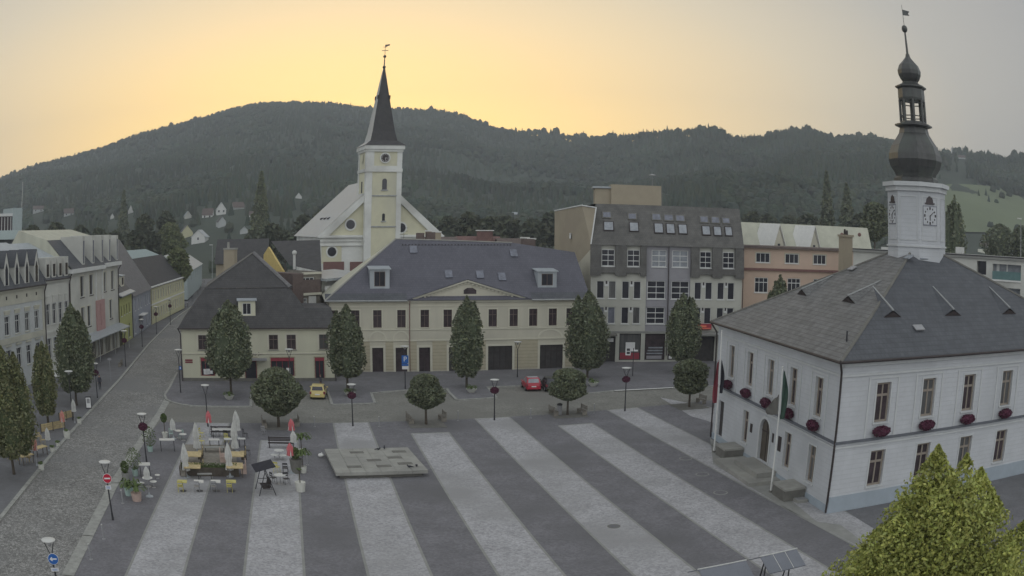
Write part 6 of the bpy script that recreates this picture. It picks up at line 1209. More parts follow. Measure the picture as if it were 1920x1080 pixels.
p = AT(1462, 560, 113); tree('poplar', 'small pointed poplars in front of the orange building', None, 1466, 516, 620, 19, 'col', 3500, .22, 'leaf', None, 41, loc=(p.x, p.y)); 
tree('poplar', 'lowest pointed poplar left of the others before the orange building', None, 1444, 545, 620, 8, 'col', 1500, .2, 'leaf', None, 42, loc=(AT(1444, 560, 112).x, AT(1444, 560, 112).y))
rd = random.Random(77); k = 0                 # trees between the roofs and the hill foot
LB = [(30, 425, 18), (60, 418, 16), (105, 416, 20), (150, 420, 18), (185, 425, 20), (215, 428, 18), (255, 425, 20), (285, 430, 16), (480, 425, 18), (510, 420, 20), (535, 428, 18), (570, 405, 18), (600, 400, 16), (640, 392, 16), (665, 385, 14), (770, 400, 18), (800, 405, 22), (840, 400, 22), (880, 398, 20), (920, 402, 22), (950, 408, 20), (1000, 405, 20), (1035, 400, 20), (1410, 400, 22), (1440, 395, 24), (1480, 398, 24), (1515, 402, 22), (1615, 395, 20), (270, 402, 14), (310, 400, 14), ]
for (x, y, hw_) in LB:
    D = rd.uniform(265, 325); bgtree('broad_tree', 'dark rounded tree standing between the rooftops and the hill', x, y + rd.uniform(-3, 9), y + 60, hw_, D, 'ball', 700, 1.0, 'leaf_far', 100 + k, 'dark trees between roofs and hill'); k += 1
# ================================================================== lamps
def lamp_proto(h, ball, disc_r=.42):
    o = link('street_lamp', None); o['category'] = 'street lamp'
    m = MB(); m.tube((0, 0, 0), (0, 0, .5), .085, .07, 8); m.tube((0, 0, .5), (0, 0, h - 1.0), .06, .05, 8); m.build('pole', M['iron'], o)
    for sx in (-1, 1): m = MB(); m.tube((0, 0, h - 1.05), (sx * disc_r * .75, 0, h - .1), .035, .03, 6); m.build('arm', M['iron'], o)
    m = MB(); m.lathe([(.1, h - .16), (disc_r, h - .1), (disc_r + .03, h - .04), (disc_r * .6, h), (.05, h + .02)], 16); m.build('lamp_shade', M['lamp_white'], o); m = MB(); m.lathe([(.05, h - .42), (.14, h - .3), (.1, h - .17)], 10); m.build('bulb_housing', M['steel'], o)
    if ball:
        m = MB(); rd = random.Random(9); zb = h * .73; m.ball((0, 0, zb), .37, .37, .28, 12, 8, .14, 4); 
        for i in range(260):
            a, t = rd.uniform(0, 6.28), rd.uniform(-1, 1); c_ = V((cos(a) * .38 * sqrt(1 - t * t), sin(a) * .38 * sqrt(1 - t * t), zb + t * .3)); d1 = V((rd.gauss(0, 1), rd.gauss(0, 1), rd.gauss(0, 1))).normalized() * .07; d2 = d1.cross(V((rd.gauss(0, 1), 1, 0))).normalized() * .06; m.poly(c_ - d1, c_ + d2, c_ + d1, c_ - d2)
        m.build('flower_ball', M['flower'], o)
    return o
LP = [  # base px, top row, ball, label
 ((275, 866), 773, 1, 'street lamp with flower ball at the left edge of the café'), ((236, 689), 620, 1, 'street lamp with flower ball beside the pavement bench'), ((267, 652), 596, 1, 'street lamp with flower ball before the blue-grey house'),
 ((293.6, 628), 575, 1, 'street lamp with flower ball at the start of the long yellow house'), ((319.6, 609), 561, 1, 'farthest street lamp with flower ball by the long yellow house'), ((339, 738), 655, 0, 'street lamp with small blue sign at the corner house downpipe'),
 ((183, 748), 682, 1, 'street lamp beside the person on the left pavement'), ((137, 790), 699, 0, 'street lamp half hidden before the dense dark tree'), ((212, 975), 865, 0, 'street lamp carrying the red no-entry sign'), ((111, 1108), 1004, 0, 'street lamp carrying the round blue arrow sign'),
 ((390, 800), 723, 0, 'street lamp behind the pink café umbrella'), ((661.7, 799), 717, 1, 'lamp with flower ball at the head of the stripe behind the platform'), ((927, 788), 708, 1, 'lamp with flower ball at the head of the third pale stripe, right of the platform'),
 ((1171.5, 771), 692, 1, 'lamp with flower ball nearest the town hall'), ((760, 731), 648, 0, 'tall dark lamp carrying the parking sign'), ((970, 709), 641, 0, 'tall dark lamp against the office building garage doors'), ((545, 738), 652, 0, 'tall dark lamp before the corner house shop window')]
protos = {}
for b, ty, ball, lb in LP:
    g = G(*b) if b[1] < 1100 else G(*b); h = AT(b[0], ty, hypot(g.x, g.y)).z; key = (round(h * 2) / 2, ball)
    if key not in protos: o = protos[key] = lamp_proto(key[0], ball, .46 if key[0] > 4.4 else .4); o['label'] = lb; o.location = (g.x, g.y, 0); o.rotation_euler = (0, 0, -atan2(g.x, g.y))
    else: o = copy_tree(protos[key], label=lb, loc=(g.x, g.y, 0), rz=-atan2(g.x, g.y))
    o['group'] = 'street lamps'
# ================================================================== signs
def face_cam(p): return -atan2(p.x, p.y)
def sign_disc(name, label, px_, py_, base, r, fn):
    g = G(*base); q = AT(px_, py_, hypot(g.x, g.y) - .14); o = empty(name, label, 'traffic sign', q, face_cam(g)); m = MB(); m.extr([(r * cos(2 * pi * i / 28), r * sin(2 * pi * i / 28)) for i in range(28)], -.015, .015); m.build('plate', M['sign_white'], o); fn(o, r)
    m = MB(); m.box(-.04, .04, .016, .09, -.05, .05); m.build('bracket', M['steel'], o); return o
def fdisc(r, y0, y1): m = MB(); m.extr([(r * cos(2 * pi * i / 28), r * sin(2 * pi * i / 28)) for i in range(28)], y0, y1); return m
def f1(o, r): fdisc(r * .93, -.022, -.016).build('red_field', M['sign_red'], o); m = MB(); m.box(-r * .68, r * .68, -.028, -.023, -r * .15, r * .15); m.build('white_bar', M['sign_white'], o)
def f2(o, r):
    fdisc(r * .94, -.022, -.016).build('blue_field', M['sign_blue'], o); m = MB(); m.extr([(-r * .68, 0), (-r * .25, -r * .38), (-r * .1, -r * .25), (-r * .24, -r * .12), (r * .68, -r * .12), (r * .68, r * .12), (-r * .24, r * .12), (-r * .1, r * .25), (-r * .25, r * .38)], -.028, -.023); m.build('arrow', M['sign_white'], o)
sign_disc('no_entry_sign', 'round red no-entry sign with white bar on a lamp post', 201, 897, (212, 975), .32, f1)
sign_disc('arrow_sign', 'round blue sign with white arrow pointing left on a lamp post', 99.5, 1048, (111, 1108), .32, f2)
for (nm, lb, x, y, base, w_, h_, mt_) in (('sign_plate', 'small white plate under the no-entry sign', 203, 914, (212, 975), .4, .26, 'sign_white'), ('sign_plate', 'small pale plate under the round blue arrow sign', 103, 1068, (111, 1108), .46, .2, 'sign_white'), ('sign_plate', 'small blue sign halfway up the lamp at the corner house', 338, 690, (339, 738), .3, .38, 'sign_blue')):
    g = G(*base); q = AT(x, y, hypot(g.x, g.y) - .13); o = empty(nm, lb, 'sign', q, face_cam(g)); m = MB(); m.box(-w_ / 2, w_ / 2, -.012, .012, -h_ / 2, h_ / 2); m.build('plate', M[mt_], o); m = MB()
    if mt_ == 'sign_white':
        for k in range(3): m.box(-w_ * .36, w_ * .36, -.018, -.013, h_ * (.18 - .22 * k), h_ * (.26 - .22 * k))
        m.build('printed_line', M['sign_blue'], o)
    else: m.box(-.06, .06, -.018, -.013, -.1, .1); m.build('symbol', M['sign_white'], o)
g = G(760, 731); q = AT(759.5, 674, hypot(g.x, g.y) - .16); o = empty('parking_sign', 'blue parking sign with white letter P and plate below, before the office building', 'traffic sign', q, face_cam(g))
m = MB(); m.box(-.38, .38, -.015, .015, -.45, .45); m.build('plate', M['sign_blue'], o); text_mesh('P', .78, 'letter', 'sign_white', o, Matrix.Translation((0, -.022, .02)) @ STAND, .004); m = MB(); m.box(-.38, .38, -.015, .015, -.72, -.5); m.build('upper_plate', M['sign_blue'], o); m = MB(); m.box(-.35, .35, -.015, .015, -1.1, -.76); m.build('lower_plate', M['sign_white'], o)
g = G(1186, 707); o = empty('sign_post', 'post with small white framed notice and pointer before the grey block shops', 'sign', (g.x, g.y, .12), face_cam(g)); m = MB(); m.tube((0, 0, 0), (0, 0, 3.5), .05, .05, 7); m.build('post', M['iron'], o); m = MB(); m.box(-1.0, -.35, -.03, .03, 2.6, 3.6); m.build('notice', M['sign_white'], o); m = MB(); m.box(-.85, -.45, -.036, -.031, 2.75, 3.05); m.box(-.85, -.45, -.036, -.031, 3.15, 3.45); m.build('notice_field', M['iron'], o); m = MB(); m.box(-.3, .55, -.03, .03, 3.1, 3.3); m.build('pointer', M['sign_white'], o)
g = G(208, 717); o = empty('sign_pole', 'thin grey sign pole on the left pavement', 'sign', (g.x, g.y, .12), face_cam(g)); m = MB(); m.tube((0, 0, 0), (0, 0, 2.9), .035, .035, 6); m.build('post', M['steel'], o); m = MB(); m.box(-.25, .25, -.05, -.036, 2.6, 2.85); m.build('plate', M['steel'], o)
# bollards
BL = [((590, 800), 784, 'bollard at the far edge of the square beside the round tree'), ((711, 800), 785, 'bollard at the far edge between the first two pale stripes'), ((859, 789), 769, 'bollard at the far edge beside the third pale stripe'), ((995, 784), 772, 'bollard at the far edge right of the flower lamp'), ((1114, 775), 760, 'bollard at the far edge left of the hall lamp'), ((577, 872), 861, 'short leaning bollard left of the stone platform'), ((195, 1011), 986, 'grey bollard beside the street, nearest the no-entry sign'), ((171, 1049), 1022, 'grey bollard beside the street, nearest the camera'), ((230.5, 944), 923, 'grey bollard beside the potted palm')]
bp = None
for b, ty, lb in BL:
    g = G(*b)
    if bp is None:
        bp = empty('bollard', lb, 'bollard', (g.x, g.y, 0), 0, 'slim bollards'); m = MB(); m.tube((0, 0, 0), (0, 0, .95), .045, .045, 8); m.build('post', M['steel'], bp); m = MB(); m.lathe([(.12, 0), (.12, .03)], 12); m.build('base_plate', M['steel'], bp); m = MB(); m.ball((0, 0, .96), .05); m.build('cap', M['lamp_white'], bp)
    else: copy_tree(bp, label=lb, loc=(g.x, g.y, 0))
# ================================================================== cars
def car(name, label, base, ang, paint, L_=3.9, Wd=1.66, Hc=1.45, roofmat=None, glass='glass', lights='red', group=None):
    o = empty(name, label, 'car', (base.x, base.y, base.z), ang)        # local +y = front, rear towards -y
    w = Wd / 2; h = L_ / 2
    # body loops along the length: (y, half width, belt height, bottom)
    S = [(-h, w * .80, .62, .38), (-h + .05, w * .93, .84, .30), (-h + .35, w, .92, .24), (-.6, w, .93, .22), (.7, w, .90, .22), (h - .75, w * .98, .84, .22), (h - .22, w * .9, .70, .26), (h, w * .72, .52, .36)]
    m = MB(); m.smooth = True; vs = []; k = 12
    for y, hw_, bt, lo_ in S:
        for i in range(k):
            a = 2 * pi * i / k + pi / k; cx_, cz_ = cos(a), sin(a); e = .32
            vs.append((hw_ * math.copysign(abs(cx_) ** e, cx_), y, (bt + lo_) / 2 + (bt - lo_) / 2 * math.copysign(abs(cz_) ** e, cz_)))
    fs = [(j * k + i, j * k + (i + 1) % k, (j + 1) * k + (i + 1) % k, (j + 1) * k + i) for j in range(len(S) - 1) for i in range(k)] + [tuple(range(k - 1, -1, -1)), tuple((len(S) - 1) * k + i for i in range(k))]
    m.add(vs, fs); m.build('body', M[paint], o)
    # cabin
    b0, b1, t0, t1 = -h + .12, h - 1.25, -h + .42, h - 2.05; wt = w * .78; bz_, tz = .88, Hc
    B = [(-w * .93, b0, bz_), (w * .93, b0, bz_), (w * .93, b1, bz_), (-w * .93, b1, bz_)]; T_ = [(-wt, t0, tz - .03), (wt, t0, tz - .03), (wt, t1, tz - .04), (-wt, t1, tz - .04)]
    m = MB(); m.hexa(B, T_); m.hexa([(-wt, t0, tz - .03), (wt, t0, tz - .03), (wt, t1, tz - .04), (-wt, t1, tz - .04)], [(-wt * .9, t0 + .12, tz + .02), (wt * .9, t0 + .12, tz + .02), (wt * .9, t1 - .12, tz + .01), (-wt * .9, t1 - .12, tz + .01)]); cb = m.build('cabin', M[paint], o)
    if roofmat: m = MB(); m.box(-wt * .86, wt * .86, t0 + .16, t1 - .2, tz + .021, tz + .04); m.build('roof_panel', M[roofmat], cb)
    def lerp3(a, b, t): return V(a).lerp(V(b), t)
    def quad_on(a, b, c_, d_, off, nm, mt_, u0=.08, u1=.92, v0=.12, v1=.86):
        P = lambda u, v: lerp3(lerp3(a, b, u), lerp3(d_, c_, u), v) + V(off); m = MB(); m.poly(P(u0, v0), P(u1, v0), P(u1, v1), P(u0, v1)); return m.build(nm, M[mt_], cb)
    quad_on(B[0], B[1], T_[1], T_[0], (0, -.012, .004), 'rear_window', glass, .1, .9, .18, .9); quad_on(B[2], B[3], T_[3], T_[2], (0, .012, .004), 'windscreen', glass, .06, .94, .08, .92)
    for s_, (a, b, c_, d_) in ((-1, (B[3], B[0], T_[0], T_[3])), (1, (B[1], B[2], T_[2], T_[1]))):
        quad_on(a, b, c_, d_, (s_ * .012, 0, .003), 'side_window', glass, .1, .5, .14, .88); quad_on(a, b, c_, d_, (s_ * .012, 0, .003), 'side_window', glass, .54, .93, .14, .88)
    for sx in (-1, 1):
        for y in (-h + .68, h - .72):
            m = MB(); m.tube((sx * (w - .18), y, .3), (sx * (w + .01), y, .3), .3, .3, 16); wl = m.build('wheel', M['rubber'], o); m = MB(); m.tube((sx * (w + .011), y, .3), (sx * (w + .03), y, .3), .18, .17, 12); m.build('rim', M['steel'], wl)
        m = MB(); m.box(sx * w * .9 - .1, sx * w * .9 + .1, -h - .01, -h + .2, .62, .86); m.build('tail_light', M['dark_red' if lights == 'red' else lights], o)
        m = MB(); m.ball((sx * (w + .1), b1 - .15, .98), .1, .06, .08, 8, 5); m.build('wing_mirror', M[paint], o); m = MB(); m.box(sx * w * .62 - .16, sx * w * .62 + .16, h - .16, h - .02, .55, .7); m.build('headlight', M['lamp_white'], o)
    m = MB(); m.box(-.27, .27, -h - .035, -h - .012, .52, .64); m.build('number_plate', M['sign_white'], o); m = MB(); m.box(-w * .9, w * .9, -h - .03, -h + .12, .28, .5); m.build('bumper', M[paint], o)
    return o
car('parked_car', 'yellow hatchback parked nose-in by the corner house', G(591.5, 749) + V((0, 1.8, 0)), R(8), 'yellow_paint', 3.9, 1.7, 1.45)
car('parked_car', 'small red car with pale roof parked before the office building', G(994, 734.5) + V((.1, 1.8, 0)), R(10), 'red_paint', 3.6, 1.72, 1.5, roofmat='sheet', glass='glass_light')
car('parked_car', 'dark car parked right beside the red one, mostly behind a round tree', G(1032, 735) + V((0, 1.9, 0)), R(10), 'black_paint', 4.1, 1.75, 1.5)
# ================================================================== people
def skin_mesh(nodes, edges, root, sub=1):
    me = bpy.data.meshes.new('figure'); me.from_pydata([n[0] for n in nodes], edges, []); o = bpy.data.objects.new('figure', me); col.objects.link(o)
    md = o.modifiers.new('s', 'SKIN'); 
    for i, n in enumerate(nodes): sv = me.skin_vertices[0].data[i]; sv.radius = n[1]; sv.use_root = i == root
    md.use_smooth_shade = True; sb = o.modifiers.new('u', 'SUBSURF'); sb.levels = sub; sb.render_levels = sub
    dg = bpy.context.evaluated_depsgraph_get(); r_ = bpy.data.meshes.new_from_object(o.evaluated_get(dg)); bpy.data.objects.remove(o); return r_
def person(label, base, rz, top, legs):
    o = empty('person', label, 'person', (base.x, base.y, base.z), rz)
    Nn = [((0, 0, .95), (.14, .1)), ((0, 0, 1.18), (.15, .1)), ((0, 0, 1.4), (.17, .1)), ((0, 0, 1.52), (.06, .06)), ((.19, 0, 1.42), (.06, .06)), ((.25, .02, 1.15), (.045, .045)), ((.24, -.06, .9), (.035, .035)), ((-.19, 0, 1.42), (.06, .06)), ((-.25, .02, 1.15), (.045, .045)), ((-.24, -.06, .9), (.035, .035)),
         ((.1, 0, .88), (.095, .095)), ((.11, -.08, .5), (.065, .065)), ((.11, .02, .09), (.045, .045)), ((.11, -.14, .04), (.04, .035)), ((-.1, 0, .88), (.095, .095)), ((-.11, .03, .5), (.065, .065)), ((-.11, .15, .09), (.045, .045)), ((-.11, 0, .04), (.04, .035)), ((0, -.01, 1.6), (.075, .09)), ((0, -.01, 1.72), (.06, .075))]
    E_ = [(0, 1), (1, 2), (2, 3), (2, 4), (4, 5), (5, 6), (2, 7), (7, 8), (8, 9), (0, 10), (10, 11), (11, 12), (12, 13), (0, 14), (14, 15), (15, 16), (16, 17), (3, 18), (18, 19)]
    me = skin_mesh(Nn, E_, 0); 
    for mm in (top, legs, 'skin'): me.materials.append(M[mm])
    for p in me.polygons:
        z = p.center.z; x = abs(p.center.x); p.material_index = 2 if (z > 1.5 or (x > .2 and z < .93 and z > .8)) else (1 if z < .9 else 0); p.use_smooth = True
    link('body', me, o)
    for sx in (-1, 1):                       # hands: palm, four unequal curled fingers and a thumb
        m = MB(); hx, hy, hz_ = sx * .24, -.075, .87; m.ball((hx, hy, hz_), .022, .035, .045, 8, 5)
        for k, l_ in enumerate((.055, .065, .06, .045)): y = hy - .028 + k * .018; m.tube((hx, y, hz_ - .03), (hx - sx * .006, y, hz_ - .03 - l_ * .6), .009, .008, 5); m.tube((hx - sx * .006, y, hz_ - .03 - l_ * .6), (hx - sx * .022, y, hz_ - .03 - l_), .008, .006, 5)
        m.tube((hx, hy - .03, hz_ + .01), (hx - sx * .01, hy - .062, hz_ - .03), .01, .007, 5); m.build('hand', M['skin'], o)
    m = MB(); m.smooth = True; m.ball((0, .012, 1.7), .088, .1, .1, 12, 8, .03, 3); m.build('hair', M['wood_dark'], o)
    m = MB(); m.tube((0, -.085, 1.66), (0, -.118, 1.635), .012, .016, 6); [m.ball((sx * .033, -.092, 1.67), .01, .007, .007, 6, 4) for sx in (-1, 1)]; m.box(-.025, .025, -.093, -.085, 1.598, 1.606); [m.ball((sx * .082, 0, 1.645), .012, .02, .03, 6, 5) for sx in (-1, 1)]; m.build('face', M['skin'], o)
    return o
person('person in dark clothes walking on the left pavement by the lamp', G(188, 733) + V((0, 0, .13)), R(20), 'jacket', 'cloth_dark')
person('person in dark jacket standing behind the yellow car near the door', G(602, 733) + V((0, 0, .13)), R(-60), 'jacket', 'wood_dark')
# ================================================================== town hall front: steps, blocks, flags, flower boxes
inv1 = Matrix.Rotation(-ang1, 4, 'Z') @ Matrix.Translation(-A_)
def hl(x, y, z=0): return inv1 @ G(x, y, z)
a, b, c_ = hl(1340, 860, .3), hl(1407, 906, .3), hl(1377, 862, .6); d_ = hl(1422, 890, .6)
stp_ = empty('entrance_steps', 'two wide grey stone steps before the arched town hall door', 'steps', F1.W(0, 0), ang1)
m = MB(); m.box(a.x, b.x, a.y, -.02, 0, .3); m.build('lower_step', M['stone'], stp_); m = MB(); m.box(c_.x, d_.x, c_.y, -.02, .3, .68); m.build('upper_step', M['stone'], stp_)
for nm, lb, x0, y0, x1, y1, hh_ in (('stone_block', 'dark stone block against the hall wall near the far corner', 1352, 851, 1383, 857, .95), ('stone_block', 'dark stone block beside the front flagpole foot', 1450, 926, 1494, 935, .95)):
    p, q = hl(x0, y0), hl(x1, y1); o = empty(nm, lb, 'stone block', F1.W(0, 0), ang1); x_0, x_1 = min(p.x, q.x), max(p.x, q.x); x_1 = max(x_1, x_0 + 2.2)
    m = MB(); m.box(x_0, x_1, -1.75, -.03, 0, hh_ - .15); m.build('block', M['stone_dark'], o); m = MB(); m.box(x_0 - .06, x_1 + .06, -1.82, -.03, hh_ - .15, hh_); m.build('coping', M['stone'], o)
p = G(1497, 938); o = empty('cellar_grate', 'tilted metal cellar grate on the pavement near the hall corner', 'grate', (p.x, p.y, 0), ang1); m = MB(); m.box(-.75, .75, -.45, .45, 0, .2); m.build('frame', M['stone'], o); m = MB(); [m.box(-.65 + k * .26, -.5 + k * .26, -.38, .38, .2, .23) for k in range(5)]; m.build('bar', M['steel'], o)
def flagpole(base, top, label, flab, cloths):
    g = G(*base); h = AT(top[0], top[1], hypot(g.x, g.y)).z; o = empty('flagpole', label, 'flagpole', (g.x, g.y, 0), 0, 'flagpoles by the hall'); m = MB(); m.lathe([(.16, 0), (.16, .12), (.09, .15)], 12); m.build('base', M['stone_dark'], o); m = MB(); m.tube((0, 0, .1), (0, 0, h), .075, .045, 9); m.build('pole', M['white'], o); m = MB(); m.ball((0, 0, h + .05), .08); m.build('finial', M['lamp_white'], o)
    for (lb, mt_, z0, z1, dx, w_) in cloths:
        m = MB(); m.smooth = True; n = 12; vs = []
        for j in range(n + 1):
            z = lerp(h * z1, h * z0, j / n); ww = w_ * (.35 + .65 * sin(pi * min(1, j / n * .75)))
            for i in range(7): t = i / 6; vs.append((dx * .1 + dx * ww * t, .13 * sin(t * 9 + j * .5) * (.3 + t), z - .35 * t * (1 - j / n)))
        for s2 in (0, 1): pass
        m.add(vs, [(j * 7 + i, j * 7 + i + 1, (j + 1) * 7 + i + 1, (j + 1) * 7 + i) for j in range(n) for i in range(6)])
        me = m.mesh('flag', M[mt_]); f = link('flag', me, None, (g.x, g.y, 0), 0, lb, 'flag')
flagpole((1338.5, 848), (1346, 622), 'white flagpole at the far corner of the town hall', '', [('red and white flag hanging from the far flagpole', 'dark_red', .42, .78, -1, .4), ('narrow dark flag hanging close to the hall at the far flagpole', 'cloth_dark', .5, .78, 1, .35)])
flagpole((1445, 923), (1466, 690), 'white flagpole before the town hall door', '', [('dark green flag hanging from the pole before the door', 'cloth_green', .60, .99, 1, .5), ('pale and dark banner edge on the pole before the door', 'stone_dark', .64, .8, -1, .95)])
rd = random.Random(12)
def flowerbox(T, h, lb, dpt=0):
    c_ = T @ V(((h[0] + h[1]) / 2, -.3, h[2] - .55)); rz_ = ang1 + (pi / 2 if T is T2 else 0); wp = Matrix.Translation((A_.x, A_.y, 0)) @ Matrix.Rotation(ang1, 4, 'Z') @ c_
    o = empty('flower_box', lb, 'flower box', wp, rz_, 'window flower boxes on the town hall'); m = MB(); m.box(-.62, .62, -.14, .14, -.2, .08); m.build('box', M['wood_dark'], o); m = MB(); m.ball((0, -.02, -.02), .7, .3, .3, 14, 7, .16, rd.random())
    for i in range(420):
        a, t = rd.uniform(0, 6.28), rd.uniform(-1, 1); s_ = sqrt(1 - t * t); k = rd.uniform(.9, 1.12); q = V((cos(a) * .72 * s_ * k, sin(a) * .32 * s_ * k, t * .34 * k - .02)); d1 = V((rd.gauss(0, 1), rd.gauss(0, 1), rd.gauss(0, 1))).normalized() * .075; d2 = d1.cross(V((rd.gauss(0, 1), 1, .3))).normalized() * .06; m.poly(q - d1, q + d2, q + d1, q - d2)
    m.build('flowers', M['flower'], o)
ord_ = ('first', 'second', 'third', 'fourth', 'fifth')
for i, h in enumerate(up1): flowerbox(I4, h, 'dark pink flower box, %s from the far end of the hall front' % ord_[i])
for i, h in enumerate(up2[:4]): flowerbox(T2, h, 'dark pink flower box, %s from the corner on the hall side wall' % ord_[i])
# ================================================================== pitched notice boards at the bottom edge
def board(label, tl, tr, br, bl, zt, zb, nd):
    a, b, c_, d_ = G(tl[0], tl[1], zt), G(tr[0], tr[1], zt), G(br[0], br[1], zb), G(bl[0], bl[1], zb); dr = (b - a).normalized(); an_ = atan2(dr.y, dr.x); o = empty('pitched_shelter', label, 'shelter', (a.x, a.y, 0), an_, 'pitched shelters at the bottom edge'); Lb = (b - a).length; w_ = max(1.0, ((a - d_) - dr * (a - d_).dot(dr)).length * .9); w_ = hypot(d_.x - a.x, d_.y - a.y) if False else w_
    for sy in (-1, 1):
        m = MB(); y1 = sy * 1.15; m.hexa([(0, 0, zt - .05), (Lb, 0, zt - .05), (Lb, y1, zb - .05), (0, y1, zb - .05)], [(0, 0, zt), (Lb, 0, zt), (Lb, y1, zb), (0, y1, zb)]); r_ = m.build('roof_panel', M['panel'], o)
        if sy < 0:
            for k in range(1, nd): x = Lb * k / nd; m = MB(); m.tube((x, 0, zt + .01), (x, y1, zb + .01), .02, .02, 4); m.build('seam', M['lamp_white'], r_)
    m = MB(); m.tube((-.05, 0, zt + .02), (Lb + .05, 0, zt + .02), .035, .035, 6); m.build('ridge_bar', M['lamp_white'], o)
    for x in (.25, Lb - .45):
        for sy in (-.18, .18): m = MB(); m.tube((x + .1, sy * .5, zb + .1), (x + sy * .6, sy * 3, 0), .04, .04, 6); m.build('leg', M['iron'], o)
board('dark grey pitched shelter roof with two pale seams at the bottom edge', (1425.7, 1044), (1493, 1029), (1518, 1059), (1443, 1076), 2.4, 1.85, 3)
board('plain grey pitched shelter roof left of the seamed one', (1310, 1068), (1398, 1050.7), (1420, 1080), (1330, 1098), 2.4, 1.85, 1)
# ================================================================== café on the square
KC = Zm(220, 740, 4.908)
def g3(x, y, z=0): return G(*KC(x, y), z)
def umbrella(label, top, base, r, mt_, group, skirt=.42, squeeze=None, pole_h=None, stand=1):
    g = G(*base); h = AT(top[0], top[1], hypot(g.x, g.y)).z; o = empty('closed_umbrella', label, 'umbrella', (g.x, g.y, 0), random.Random(label).random() * 6, group)
    m = MB(); m.tube((0, 0, 0), (0, 0, h), .03, .025, 7); m.build('pole', M['steel'], o)
    lo_ = h * (1 - skirt); n = 16; m = MB(); m.smooth = False; vs = []; P_ = [(0, .05), (.12, .35), (.35, .75), (.55, .9), (.7, .62 if squeeze else .85), (.85, .85), (1, 1.0)]
    for t, k in P_:
        for i in range(n): a = 2 * pi * i / n; q = r * k * (1.18 if i % 2 else .62); vs.append((cos(a) * q, sin(a) * q, h - .02 - t * (h - lo_) + (.05 if i % 2 else 0) * t))
    m.add(vs, [(j * n + i, (j + 1) * n + i, (j + 1) * n + (i + 1) % n, j * n + (i + 1) % n) for j in range(len(P_) - 1) for i in range(n)] + [tuple(range(n))]); m.build('canopy', M[mt_], o)
    if mt_ in ('cloth_red', 'cloth_pink'):
        m = MB(); 
        for i in (1, 5, 9, 13): a = 2 * pi * i / n; m.poly(*[(cos(a + da) * r * k * 1.22, sin(a + da) * r * k * 1.22, h - .02 - t * (h - lo_)) for da, k, t in ((-.12, .35, .12), (-.14, .85, .7), (-.14, 1, 1), (.14, 1, 1), (.14, .85, .7), (.12, .35, .12))])
        m.build('white_panel', M['cloth'], o)
    if stand: m = MB(); m.lathe([(.3, 0), (.3, .07), (.1, .12), (.05, .3)], 14); m.build('stand', M['sheet'], o)
    return o
UG = 'closed white café umbrellas'
umbrella('tall closed white umbrella at the front left of the café deck', KC(618, 440), KC(640, 760), .31, 'cloth', UG, .80, 1)
umbrella('tall closed white umbrella at the front right of the café deck', KC(1015, 435), KC(1040, 755), .31, 'cloth', UG, .80, 1)
umbrella('tall closed white umbrella at the back left of the café deck', KC(713, 250), KC(738, 530), .31, 'cloth', UG, .85, 1)
umbrella('tall closed white umbrella at the back right of the café deck', KC(1073, 238), KC(1087, 525), .31, 'cloth', UG, .88, 1)
umbrella('closed white umbrella behind the back right one, narrower at the top', KC(1088, 142), KC(1105, 400), .34, 'cloth', UG, .72)
UR = 'small closed red and white umbrellas'
umbrella('small closed pink umbrella behind the café deck', KC(833, 143), KC(852, 380), .26, 'cloth_red', UR, .48)
umbrella('small closed red and white umbrella, back one of three by the round tables', KC(1608, 218), KC(1612, 455), .27, 'cloth_red', UR, .46)
umbrella('small closed white umbrella, middle of three by the round tables', KC(1622, 330), KC(1632, 560), .27, 'cloth', UR, .46)
umbrella('small closed red umbrella, front one of three by the round tables', KC(1597, 440), KC(1606, 722), .27, 'cloth_red', UR, .42)
umbrella('small closed white umbrella near the mint planter at the back left', KC(512, 215), KC(520, 410), .27, 'cloth', UR, .55)
umbrella('small closed pale pink umbrella at the front left near the terracotta pot', KC(258, 655), KC(297, 940), .25, 'cloth', UR, .42)
gp_ = 'small umbrellas on the left pavement'
umbrella('small closed white umbrella beside the lamp on the left pavement', (136, 748), (141, 795), .26, 'cloth', gp_, .5); umbrella('small closed red umbrella left of the white pot on the left pavement', (115, 769), (120, 812), .26, 'cloth_pink', gp_, .5)
umbrella('small closed white umbrella among wooden chairs on the left pavement', (87, 801), (93, 848), .26, 'cloth', gp_, .5); umbrella('small closed red umbrella nearest the camera on the left pavement', (62, 817), (70, 876), .25, 'cloth_pink', gp_, .45)
# deck
da, db, dc = g3(590, 725), g3(1110, 735), g3(840, 560); u_ = (db - da).normalized(); dang = atan2(u_.y, u_.x); DK = empty('cafe_deck', 'low grey wooden deck with side rails under the tall white umbrellas', 'deck', (da.x, da.y, 0), dang); dl = (db - da).length; dd3 = (g3(850, 470) - g3(850, 725)).length
m = MB(); m.box(0, dl, 0, dd3, .01, .14); m.build('deck_floor', M['wood_grey'], DK)
FR3 = Frame(da, dang)
def dk(x, y): p = FR3.W(x, y); return V((p.x, p.y, 0))
def dloc(x, y, z=.14): q = g3(x, y, z); d = V((q.x, q.y, 0)) - FR3.A; return d.dot(FR3.u), d.dot(FR3.n)
PLN = empty('planter_box', 'long dark planter box with low green plants at the front of the café deck', 'planter', dk(0, -.35), dang); m = MB(); m.box(-.1, dl + .1, -.3, .28, 0, .68); m.build('box', M['wood_dark'], PLN); rd = random.Random(31); m = MB()
for i in range(1500): x, y, z = rd.uniform(0, dl), rd.uniform(-.26, .24), .68 + rd.random() ** 2 * .28; d1 = V((rd.gauss(0, 1), rd.gauss(0, 1), rd.gauss(0, 1))).normalized() * .06; d2 = d1.cross(V((rd.gauss(0, 1), 1, .2))).normalized() * .035; q = V((x, y, z)); m.poly(q - d1, q + d2, q + d1, q - d2)
m.build('plants', M['plant'], PLN)
